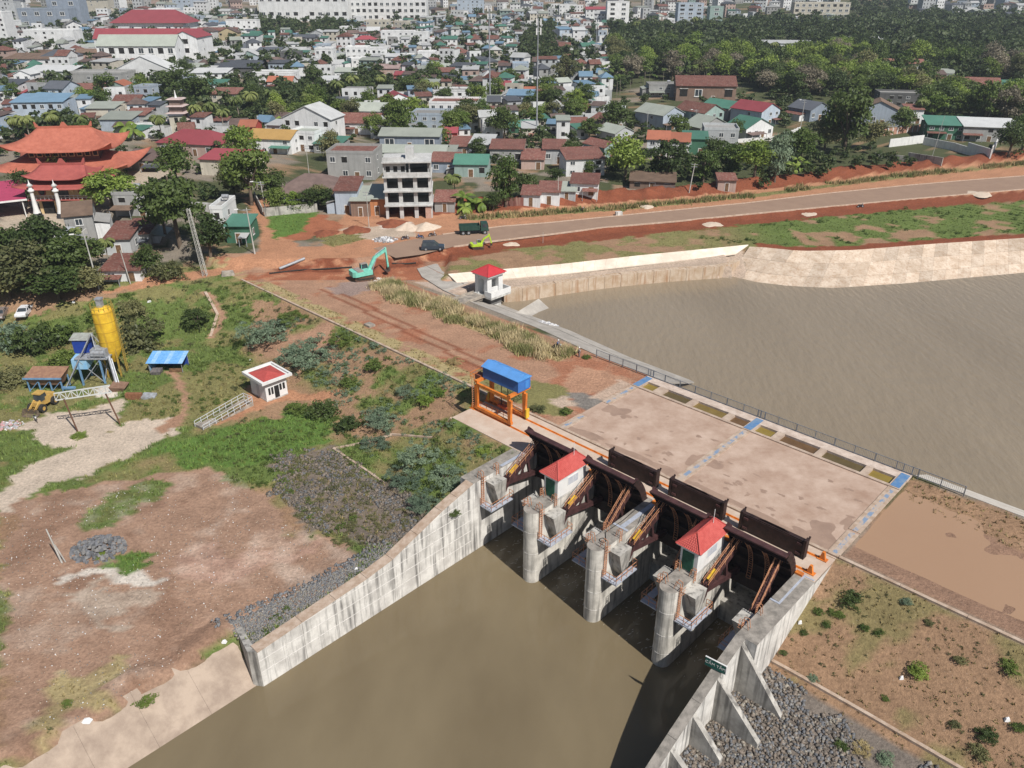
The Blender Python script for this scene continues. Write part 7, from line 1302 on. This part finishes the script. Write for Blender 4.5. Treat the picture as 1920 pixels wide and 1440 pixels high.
# shrubs
for i, (px, yb, w, k_, hs, f, lb) in enumerate(((78, 655, 84, 'd', 1.2, 0, 'big dark shrub left of the yellow silo'), (30, 650, 80, 'b', 1.1, 0, 'blue-green shrub mass at the left edge'), (262, 650, 96, 'o', 1.15, 0, 'big grey-green shrub right of the yellow silo'), (130, 640, 60, 'm', 1, 0, 'green shrub just left of silo'), (250, 590, 60, 'o', 1, 0, 'olive shrub above the yellow silo'), (20, 720, 70, 'o', .8, 0, 'low olive shrub left of aggregate bin'), (120, 680, 60, 'm', .8, 0, 'bright shrub between silo and bin'), (185, 600, 50, 'm', .9, 0, 'green shrub behind silo top'), (510, 630, 100, 'b', .9, 1, 'broad blue-green shrub patch at the upper slope'), (580, 672, 110, 'b', .9, 1, 'broad blue-green shrub patch behind the guard house'), (640, 640, 60, 'm', .8, 1, 'green shrub patch below crest kerb'), (545, 600, 60, 'm', .8, 1, 'green feathery shrub at top of slope'), (720, 790, 80, 'b', .8, 1, 'blue-green shrub patch in mid slope'), (790, 860, 90, 'b', .8, 1, 'blue-green shrub patch near the crane pad slope'), (840, 900, 90, 'b', .8, 1, 'blue-green shrub patch beside the left abutment'), (770, 900, 80, 'b', .7, 1, 'blue-green shrubs above the riprap corner'), (800, 945, 80, 'b', .8, 1, 'dark blue-green shrubs close to wing wall'), (835, 955, 50, 'b', .9, 1, 'shrubs touching the left wing wall'), (700, 835, 60, 'b', .8, 1, 'shrubs below slope kerb'), (600, 780, 70, 'd', .8, 0, 'dark green shrub below the guard house'), (650, 800, 60, 'd', .7, 0, 'dark shrub right of the lush grass'), (560, 770, 50, 'm', .7, 0, 'green shrub in front of guard house'), (760, 735, 50, 'b', .7, 1, 'feathery shrub in the upper slope middle'), (800, 755, 40, 'y', .9, 0, 'bright green shrub left of gantry crane'), (820, 740, 36, 'y', .8, 0, 'yellow-green shrub near crest kerb'), (700, 690, 46, 'm', .8, 0, 'round green shrub in upper slope'), (655, 720, 40, 'm', .8, 0, 'small green shrub right of guard house roof'), (905, 850, 30, 'y', .8, 0, 'bright green shrub below the crane pad edge'), (860, 985, 16, 'd', 1, 0, 'tuft of fern growing on left wing wall face'),
    (1597, 1130, 52, 'd', .9, 0, 'largest dark green shrub on the right bank'), (1560, 1150, 26, 'm', .8, 0, 'green shrub near right abutment top'), (1550, 1172, 24, 'm', .8, 0, 'green shrub in a row below abutment corner'), (1577, 1155, 26, 'm', .8, 0, 'green shrub right of the abutment row'), (1535, 1150, 26, 'm', .8, 0, 'small green shrub close to abutment'), (1622, 1178, 24, 'm', .8, 0, 'green shrub below the largest shrub'), (1648, 1188, 24, 'm', .8, 0, 'green shrub right below the largest shrub'), (1508, 1188, 22, 'd', .8, 0, 'dark tuft near the streaked right wall'), (1468, 1225, 22, 'd', .8, 0, 'dark tuft at the foot of right wall'), (1722, 1262, 50, 'y', .8, 0, 'bright yellow-green shrub in middle of right bank'), (1700, 1130, 30, 'b', .7, 0, 'grey-green shrub under the right kerb'), (1895, 1255, 40, 'm', .8, 0, 'green shrub at the right picture edge'), (1740, 1168, 24, 'o', .7, 0, 'dark olive tuft below the right kerb'), (1800, 1240, 32, 'o', .7, 0, 'olive shrub in the right part of bank'), (1850, 1380, 44, 'd', .8, 0, 'dark shrub at lower right of bank'), (1910, 1365, 30, 'm', .8, 0, 'green shrub beside white litter at right edge'), (1840, 1415, 44, 'o', .7, 0, 'olive shrub near bottom right corner'), (1790, 1360, 30, 'o', .7, 0, 'small olive shrub right of kerb'), (1615, 1405, 44, 's', .9, 1, 'straw-coloured grass clump in the riprap'), (1580, 1400, 30, 'm', .8, 0, 'green weed clump in the riprap'), (1525, 1275, 26, 'b', .7, 0, 'grey-green shrub just above the kerb'), (1660, 1425, 40, 'b', .7, 0, 'grey weed clump at bottom of riprap'), (1660, 1310, 20, 'm', .7, 0, 'small weed above kerb middle'),
    (850, 682, 34, 's', .9, 1, 'round straw-coloured clump left of the gantry crane'), (1062, 775, 30, 'm', .8, 0, 'green shrub beside the apron strip'), (1010, 768, 36, 'o', .6, 0, 'olive weeds beside the crane rail kerb'), (960, 745, 50, 'o', .5, 0, 'weeds behind the gantry crane'), (190, 1042, 26, 'y', .5, 0, 'bright grass patch below the dark stone pile'), (146, 820, 30, 'y', .5, 0, 'bright grass islet in the pale track'), (270, 1315, 44, 'm', .4, 0, 'green weeds along top of canal bank'), (125, 1320, 20, 'm', .5, 0, 'green tuft in the dirt yard bottom left'), (1100, 672, 20, 'm', .7, 0, 'green tuft near the fence start'))):
    if 'wing wall face' in lb: o = Vector(DM(UL + .15, -19.6, -2.6)); shrub(o, .75, lb, k_); continue
    SH(px, yb, w, lb, k_, hs, bool(f))
# palms
PALMS = []
for i, (px, yb, sc) in enumerate(((450, 228, 1.0), (478, 222, 1.1), (508, 214, 1.0), (640, 196, 1.05), (660, 188, 1.1), (712, 178, .95), (795, 190, 1.0), (815, 192, .9), (585, 222, 1.0), (305, 262, .9), (375, 245, 1.0), (400, 242, 1.05), (420, 250, .9), (100, 262, 1.0), (60, 272, 1.0), (30, 265, .9), (165, 262, .9), (1690, 246, .9), (1725, 230, .9), (1245, 118, 1.0), (1300, 60, 1.2), (1195, 70, 1.2), (1330, 70, 1.1), (1450, 110, 1.0), (855, 378, .75), (148, 470, .55), (205, 498, .6))):
    o = G(px, yb); PALMS.append(palm(o, sc, 'coconut palm ' + (whereis(px, yb - 40) or 'among the houses'), group='coconut palms'))
order(PALMS)
r_ = random.Random(9)
for i in range(46):
    o = G(r_.uniform(1120, 1330), r_.uniform(140, 186))
    if free(o.x, o.y, 1): palm(o, r_.uniform(.85, 1.15), 'slender areca palm in the grove above the row houses', 'areca', 'areca palm grove')
for i, (px, yb) in enumerate(((868, 392), (880, 396), (893, 392), (905, 394), (873, 402), (1470, 318), (1485, 325), (1500, 322), (1515, 318), (1492, 312), (1455, 330), (555, 235), (530, 238), (570, 228), (515, 232), (545, 226), (240, 255), (255, 262), (205, 130), (215, 128))): palm(G(px, yb), r_.uniform(.9, 1.3) * (1.5 if yb < 300 else 1), 'banana plant with broad torn leaves in a clump', 'banana', 'banana clumps')
# woods: nearest trees one by one, the rest as one mass
cand = []; TA = np.zeros((4000, 3)); TA[:len(TREES)] = np.array(TREES)
def scatter(poly, n, kinds, rmin, rmax, seed, sp=.55, fr=.55):
    r2 = random.Random(seed); xs = [q[0] for q in poly]; ys = [q[1] for q in poly]; k = 0
    for _ in range(n * 30):
        if k >= n: break
        px, py = r2.uniform(min(xs), max(xs)), min(ys) + (max(ys) - min(ys)) * r2.random()
        if not inpoly(np.array([px]), np.array([py]), poly)[0]: continue
        g = G(px, py); rad = r2.uniform(rmin, rmax)
        if not free(g.x, g.y, rad * fr) or (fr > .5 and not free(g.x, g.y + 9, rad * .5)) or len(TREES) and bool(((TA[:len(TREES), 0] - g.x) ** 2 + (TA[:len(TREES), 1] - g.y) ** 2 < ((TA[:len(TREES), 2] + rad) * sp) ** 2).any()): continue
        cand.append((g, rad, r2.choice(kinds))); TA[len(TREES)] = (g.x, g.y, rad); TREES.append((g.x, g.y, rad)); k += 1
scatter([(1060,100),(1130,58),(1320,55),(1480,40),(1570,45),(1700,28),(1920,45),(1920,235),(1740,225),(1600,180),(1480,190),(1380,150),(1200,150),(1130,190),(1060,170)], 1500, 'dmmmoyyogmyd', 3.6, 7.0, 1, .36)
scatter([(1580,36),(1590,8),(1640,-4),(1700,2),(1700,34)], 70, 'dm', 4, 7, 2, .4); scatter([(270,170),(420,150),(480,160),(560,165),(660,135),(740,145),(800,170),(720,190),(640,210),(560,225),(480,240),(420,245),(300,230)], 170, 'ddmomy', 2.4, 4.4, 3, .38)
scatter([(485,40),(560,35),(640,40),(690,60),(640,92),(560,74),(490,80)], 70, 'ddmo', 3.5, 6, 4, .4); scatter([(0,212),(60,215),(150,235),(240,250),(180,275),(0,270)], 44, 'ddm', 2.4, 4, 5, .4); scatter([(1040,45),(1060,130),(990,140),(960,100),(990,60)], 60, 'dmo', 3.2, 5.5, 6, .4)
scatter([(1140,300),(1300,300),(1480,262),(1640,285),(1740,310),(1640,322),(1480,345),(1300,352),(1140,345)], 110, 'dmmoy', 1.4, 2.8, 7, .4); scatter([(0,20),(1120,-8),(1920,-10),(1920,30),(1560,30),(1120,56),(1000,140),(0,190)], 420, 'ddmmoy', 2.8, 5.4, 8, .45, -.3); scatter([(240,150),(960,150),(1130,190),(1130,330),(820,330),(700,270),(420,300),(240,260)], 150, 'ddmmoy', 1.5, 3.4, 9, .42, -.1); scatter([(1130,190),(1900,170),(1920,230),(1600,240),(1300,240),(1150,330)], 90, 'dmmo', 1.6, 3.2, 10, .42); scatter([(0,30),(1120,10),(1120,250),(700,262),(300,215),(0,205)], 420, 'ddmmoym', 3.0, 5.4, 12, .45, -.4); scatter([(0,200),(240,230),(260,300),(420,330),(420,400),(0,300)], 30, 'dmy', 1.5, 2.6, 11, .5)
cand.sort(key=lambda q: -q[1] * PPM(q[0])); NI = 215
MANY = []
WL = lambda k_, px, py: '%s tree %s' % ({'d': 'dark green', 'm': 'mid green', 'o': 'olive', 'y': 'bright green', 'g': 'grey-brown half-bare', 'b': 'grey-green'}[k_], whereis(px, py) or 'beside a roof')
for g, rad, k_ in cand[:NI]: px, py = PX(g); MANY.append(tree(g, rad, WL(k_, px, py), k_, random.uniform(.85, 1.25), 'trees of the town and woods'))
order(MANY)
V_, F_, n0 = [], [], 0
for i, (g, rad, k_) in enumerate(cand[NI:]):
    v, f = LOWC[i % 4]; a = random.uniform(0, 6.28); ca, sa = math.cos(a), math.sin(a); w = np.stack([v[:, 0] * ca - v[:, 1] * sa, v[:, 0] * sa + v[:, 1] * ca, v[:, 2] * random.uniform(.8, 1.15)], 1) * rad + np.array([g.x, g.y, g.z]); V_.append(w); F_.append(f + n0); n0 += len(v)
tag(put('far_wood', npmesh('far_wood', np.concatenate(V_), np.concatenate(F_), leafmat('leaf_far', (.045, .075, .026), (.19, .215, .07)))), 'mass of far trees among the town roofs near the top', 'trees', kind='stuff')
# ---------------------------------------------------------------- scrub, grass, straw
attr_leaf = bpy.data.materials.new('grass_blades'); attr_leaf.use_nodes = True; n = attr_leaf.node_tree.nodes; l = attr_leaf.node_tree.links; a_ = n.new('ShaderNodeAttribute'); a_.attribute_name = 'tint'; l.new(a_.outputs['Color'], n['Principled BSDF'].inputs['Base Color']); n['Principled BSDF'].inputs['Roughness'].default_value = .8; n['Principled BSDF'].inputs['Specular IOR Level'].default_value = .1
def tufts(name, label, pts, hgt, wid, tint, nb=4, spread=.16):
    N = len(pts); r = rng; base = np.repeat(pts, nb, 0) + np.concatenate([r.normal(size=(N * nb, 2)) * spread * np.repeat(hgt, nb)[:, None] * 2, np.zeros((N * nb, 1))], 1); an = r.uniform(0, 6.28, N * nb); h = np.repeat(hgt, nb) * r.uniform(.6, 1.25, N * nb); w = np.repeat(wid, nb); dx = np.stack([np.cos(an), np.sin(an)], 1)
    ld = r.normal(size=(N * nb, 2)) * .35; v0 = base.copy(); v0[:, :2] -= dx * w[:, None]; v0[:, 2] -= .06; v1 = base.copy(); v1[:, :2] += dx * w[:, None]; v1[:, 2] -= .06; v2 = base.copy(); v2[:, :2] += ld * h[:, None]; v2[:, 2] += h
    V = np.stack([v0, v1, v2], 1).reshape(-1, 3); me = npmesh(name, V, np.arange(len(V)).reshape(-1, 3), attr_leaf); ca = me.color_attributes.new('tint', 'FLOAT_COLOR', 'POINT'); c = np.repeat(np.repeat(tint, nb, 0) * r.uniform(.7, 1.3, (N * nb, 1)), 3, 0); ca.data.foreach_set('color', np.concatenate([c, np.ones((len(c), 1))], 1).astype(np.float32).ravel()); return tag(put(name, me), label, 'grass', kind='stuff')
gw[(gu > -12.5) & (gu < 37) & (gv > -8) & (gv < 20.5)] = 0; gw[gz < -6.6] = 0; gw[(gv > 20.3) & (gy < yt_) & (gu > -62)] = 0
dist = np.hypot(gx, gy); cell = np.gradient(gu, axis=0) * np.gradient(gv, axis=1); wgt = gw ** 1.5 * cell * (dist < 235) * (np.abs(gx) < 135); wgt *= np.where(dist < 170, 1, .5); pr = (wgt / wgt.sum()).ravel(); N = 80000
ii = rng.choice(pr.size, N, p=pr); fx = gx.ravel()[ii] + rng.uniform(-.35, .35, N); fy = gy.ravel()[ii] + rng.uniform(-.35, .35, N); fz = Zf(fx, fy); ok = np.abs(fz - gz.ravel()[ii]) < .5; ii, fx, fy, fz = ii[ok], fx[ok], fy[ok], fz[ok]
cc = cols.reshape(-1, 3)[ii]; gr = np.clip((cc[:, 1] - cc[:, 0]) * 12 + .4, 0, 1)[:, None]; tn = gr * np.array([.14, .20, .055]) + (1 - gr) * np.array([.27, .22, .105]); tn = tn * rng.uniform(.65, 1.35, (len(tn), 1)) + rng.normal(size=tn.shape) * .008; tn = np.clip(tn, .01, 1)
tufts('field_grass', 'rough grass and weeds over field, slopes and verges', np.stack([fx, fy, fz], 1), rng.uniform(.1, .3, len(fx)) * (.35 + 1.5 * gw.ravel()[ii] ** 1.5) * np.where(fy > 140, .6, 1), rng.uniform(.03, .09, len(fx)), tn, 6)
# tall straw grass on the crest strip
N = 3400; uu_ = rng.uniform(-60, -13.5, N); vv2 = rng.beta(1.6, 1.6, N) * 5.6 + 13.6 + .9 * np.sin(uu_ * .4) - .02 * (uu_ + 60) * 0; qx = O0[0] + uu_ * U[0] + vv2 * V[0]; qy = O0[1] + uu_ * U[1] + vv2 * V[1]; keep = (vn(qx, qy, 2.4) * .6 + vn(qx + 31, qy, 1.1) * .4) > .46; qx, qy = qx[keep], qy[keep]
tn = np.where(vn(qx, qy, 1.6)[:, None] < .56, np.array([.52, .43, .25]), np.array([.24, .24, .10])) * rng.uniform(.75, 1.2, (len(qx), 1))
tufts('straw_grass', 'tall straw-coloured grass strip beside the crest road', np.stack([qx, qy, Zf(qx, qy)], 1), rng.uniform(.6, 1.25, len(qx)), rng.uniform(.05, .1, len(qx)), tn, 14, .2)
# verge shrubs of the new road
N = 800; xx_ = rng.uniform(-12, 160, N); yy_ = pl(YN, xx_) - 9.3 + rng.normal(size=N) * .9; keep = vn(xx_, yy_, 6) > .42; xx_, yy_ = xx_[keep], yy_[keep]
tn = np.where(rng.random((len(xx_), 1)) < .6, np.array([.33, .26, .13]), np.array([.12, .15, .05])) * rng.uniform(.75, 1.2, (len(xx_), 1)); tufts('verge_grass', 'clumps of dry grass along the upper road verge', np.stack([xx_, yy_, Zf(xx_, yy_)], 1), rng.uniform(.6, 1.3, len(xx_)), rng.uniform(.08, .16, len(xx_)), tn, 16, .25)
# scrub clumps too many to count
SCR = [cloud(400 + i, 9, 14, .16, flat=.5, spread=.75, cl=.32, zc=.3, asp=.6) for i in range(5)]
def scrub(name, label, pts, rad, m):
    V2, F2, k = [], [], 0
    for i in range(len(pts)):
        v, f = SCR[i % 5]; a = random.uniform(0, 6.28); ca, sa = math.cos(a), math.sin(a); w = np.stack([v[:, 0] * ca - v[:, 1] * sa, v[:, 0] * sa + v[:, 1] * ca, v[:, 2] * random.uniform(.7, 1.2)], 1) * rad[i] + pts[i]; V2.append(w); F2.append(f + k); k += len(v)
    return tag(put(name, npmesh(name, np.concatenate(V2), np.concatenate(F2), m)), label, 'scrub', kind='stuff')
def pick(mask, n, thr, sc):
    pr_ = (mask * cell).ravel(); pr_ = pr_ / pr_.sum(); k = rng.choice(pr_.size, n, p=pr_); x = gx.ravel()[k] + rng.uniform(-.4, .4, n); y = gy.ravel()[k] + rng.uniform(-.4, .4, n); q = vn(x, y, sc) > thr; x, y = x[q], y[q]; return np.stack([x, y, Zf(x, y) - .03], 1)
slope = slope * ~((gu > -13) & (gv > -8.4)); near_ = fieldm * ~((gu > -13) & (gv > -8.4)) * (dist < 175) * (gx > -125) * (gz > -5.8)
pp = pick(near_ * gw ** 2, 1500, .5, 6); scrub('green_scrub', 'low green weeds and seedlings spread over the left field', pp, rng.uniform(.25, .75, len(pp)), LM['m'])
pp = pick(slope * (gu < -2) * 1.0, 560, .5, 4); scrub('grey_scrub', 'low grey-green scrub on the embankment slope', pp, rng.uniform(.3, .9, len(pp)), LM['b'])
pp = pick(near_ * (gw > .3), 500, .55, 5); scrub('olive_scrub', 'low olive scrub clumps over field and slope', pp, rng.uniform(.25, .7, len(pp)), LM['o'])
pp = pick((inpoly(gx, gy, GP([(500, 860), (620, 845), (760, 930), (800, 990), (740, 1030), (640, 1030), (540, 960)]))) * 1.0, 620, .42, 3); scrub('rubble_weeds', 'weeds growing between stones of the rubble slope', pp, rng.uniform(.2, .55, len(pp)), LM['o'])
pp = pick((gu > 37) * (gv < -.4) * (gv > -12.4) * (gu < 62) * 1.0, 260, .45, 4); scrub('bank_weeds', 'small brown-green weeds over the dry right bank', pp, rng.uniform(.12, .3, len(pp)), LM['o'])
pp = pick(land * (gx > 40) * (gx < 150) * (gw > .5) * 1.0, 420, .5, 5); scrub('shore_weeds', 'low weeds on the grassy bank above the lining', pp, rng.uniform(.3, .8, len(pp)), LM['m'])
# broken water below the gates
b = MB(); r_ = random.Random(4)
for a, c in BAYS:
    for _ in range(150):
        x, y = r_.uniform(a + .2, c - .2), -6.5 - 9 * r_.random() ** 1.4; L, an, w = r_.uniform(.15, .7), r_.uniform(-1, 1) + 1.57, r_.uniform(.015, .05); dx, dy = math.cos(an) * L / 2, math.sin(an) * L / 2; b.add([(x - dx, y - dy, WZ + .012), (x + w, y - w, WZ + .012), (x + dx, y + dy, WZ + .012), (x - w, y + w, WZ + .012)], [(0, 1, 2, 3)])
tag(b.build('foam', mat('water_foam', (.5, .47, .4), None, rough=.6), None, DM(0, 0, 0), RD), 'thin streaks of foam on the water below the gates', 'foam', kind='stuff')
# ================================================================ riprap
def stones(name, label, pts, size, ms):
    N = len(pts); r = rng; cube = np.array([(-1,-1,-1),(1,-1,-1),(1,1,-1),(-1,1,-1),(-1,-1,1),(1,-1,1),(1,1,1),(-1,1,1)], float); fs = np.array([(0,3,2,1),(4,5,6,7),(0,1,5,4),(1,2,6,5),(2,3,7,6),(3,0,4,7)])
    v = cube[None] * np.array([1, 1, .75]) * r.uniform(.55, 1.05, (N, 8, 3)); ax = r.normal(size=(N, 3)); ax /= np.linalg.norm(ax, axis=1)[:, None]; th = r.uniform(0, 6.28, N); K = np.zeros((N, 3, 3)); K[:, 0, 1], K[:, 0, 2], K[:, 1, 0], K[:, 1, 2], K[:, 2, 0], K[:, 2, 1] = -ax[:, 2], ax[:, 1], ax[:, 2], -ax[:, 0], -ax[:, 1], ax[:, 0]
    Rm = np.eye(3) + np.sin(th)[:, None, None] * K + (1 - np.cos(th))[:, None, None] * (K @ K); v = np.einsum('nij,nkj->nki', Rm, v) * (size * r.uniform(.5, 1.3, N))[:, None, None] + pts[:, None, :]
    f = (fs[None] + (np.arange(N) * 8)[:, None, None]).reshape(-1, 4); me = npmesh(name, v.reshape(-1, 3), f, ms, mi=np.repeat(r.integers(0, len(ms), N), 6)); return tag(put(name, me), label, 'stones', kind='stuff')
def uvpts(u0, u1, v0, v1, n, cond=None):
    a, c = rng.uniform(u0, u1, n), rng.uniform(v0, v1, n); x = O0[0] + a * U[0] + c * V[0]; y = O0[1] + a * U[1] + c * V[1]; k = np.ones(n, bool) if cond is None else cond(a, c, x, y); x, y = x[k], y[k]; return np.stack([x, y, Zf(x, y) + .04], 1)
stones('riprap', 'dark basalt riprap around the buttresses of right wall', uvpts(35.8, 62, -36, -12.9, 17000, lambda a, c, x, y: (vn(x, y, 4) > .3) | (a < 40)), .145, [STN[i] for i in (0, 1, 1, 2, 3, 4, 3, 5, 5, 3)])
stones('gravel_strip', 'grey crushed stone strip behind the left wing wall', uvpts(-6.5, -.15, -45, -27, 8000, lambda a, c, x, y: a > -2.2 - 3.4 * np.clip((-27 - c) / 18, 0, 1)), .085, [STN[2], STN[4], STN[2], STN[0]])
stones('gravel_edge', 'larger grey stones edging the crushed stone strip', uvpts(-7.6, -2.0, -46, -26, 1300, lambda a, c, x, y: np.abs(a + 2.6 + 3.4 * np.clip((-27 - c) / 18, 0, 1)) < .8), .15, [STN[0], STN[2], STN[1]])
pg = GP([(500, 860), (560, 850), (620, 848), (690, 890), (750, 930), (790, 985), (745, 1035), (700, 1040), (640, 1030), (560, 965), (520, 920)])
stones('rubble_slope', 'dark overgrown rubble slope left of the wing wall', uvpts(-34, 0, -34, -8, 15000, lambda a, c, x, y: inpoly(x + 3 * (vn(x, y, 2) - .5), y + 3 * (vn(x, y + 9, 2) - .5), pg) & (vn(x, y, 3.5) * .6 + vn(x, y, 1.2) * .4 > .46)), .17, [STN[1], STN[5], STN[5], STN[3]])
npt = uvpts(-60, -3, -62, -18, 4200, lambda a, c, x, y: (vn(x, y, 7) > .35) & inpoly(x, y, GP([(0, 960), (330, 895), (430, 900), (560, 1000), (640, 1060), (640, 1090), (430, 1185), (60, 1430), (0, 1430)]))); stones('loose_stones', 'small pale stones strewn over the dirt yard', npt, .05, [STN[4], MATS['sand'], STN[2], MATS['rubbish_white']])
# ================================================================ the air
b = MB(); b.box(-2100, 2100, -220, 2900, -14, 75); o = b.build('haze', bpy.data.materials.new('haze_air')); o['kind'] = 'stuff'; hm = o.data.materials[0]; hm.use_nodes = True; n = hm.node_tree.nodes; n.remove(n['Principled BSDF'])
pv = n.new('ShaderNodeVolumePrincipled'); pv.inputs['Color'].default_value = (.78, .86, .95, 1); pv.inputs['Density'].default_value = .00018; pv.inputs['Anisotropy'].default_value = .2; hm.node_tree.links.new(pv.outputs[0], n['Material Output'].inputs['Volume'])
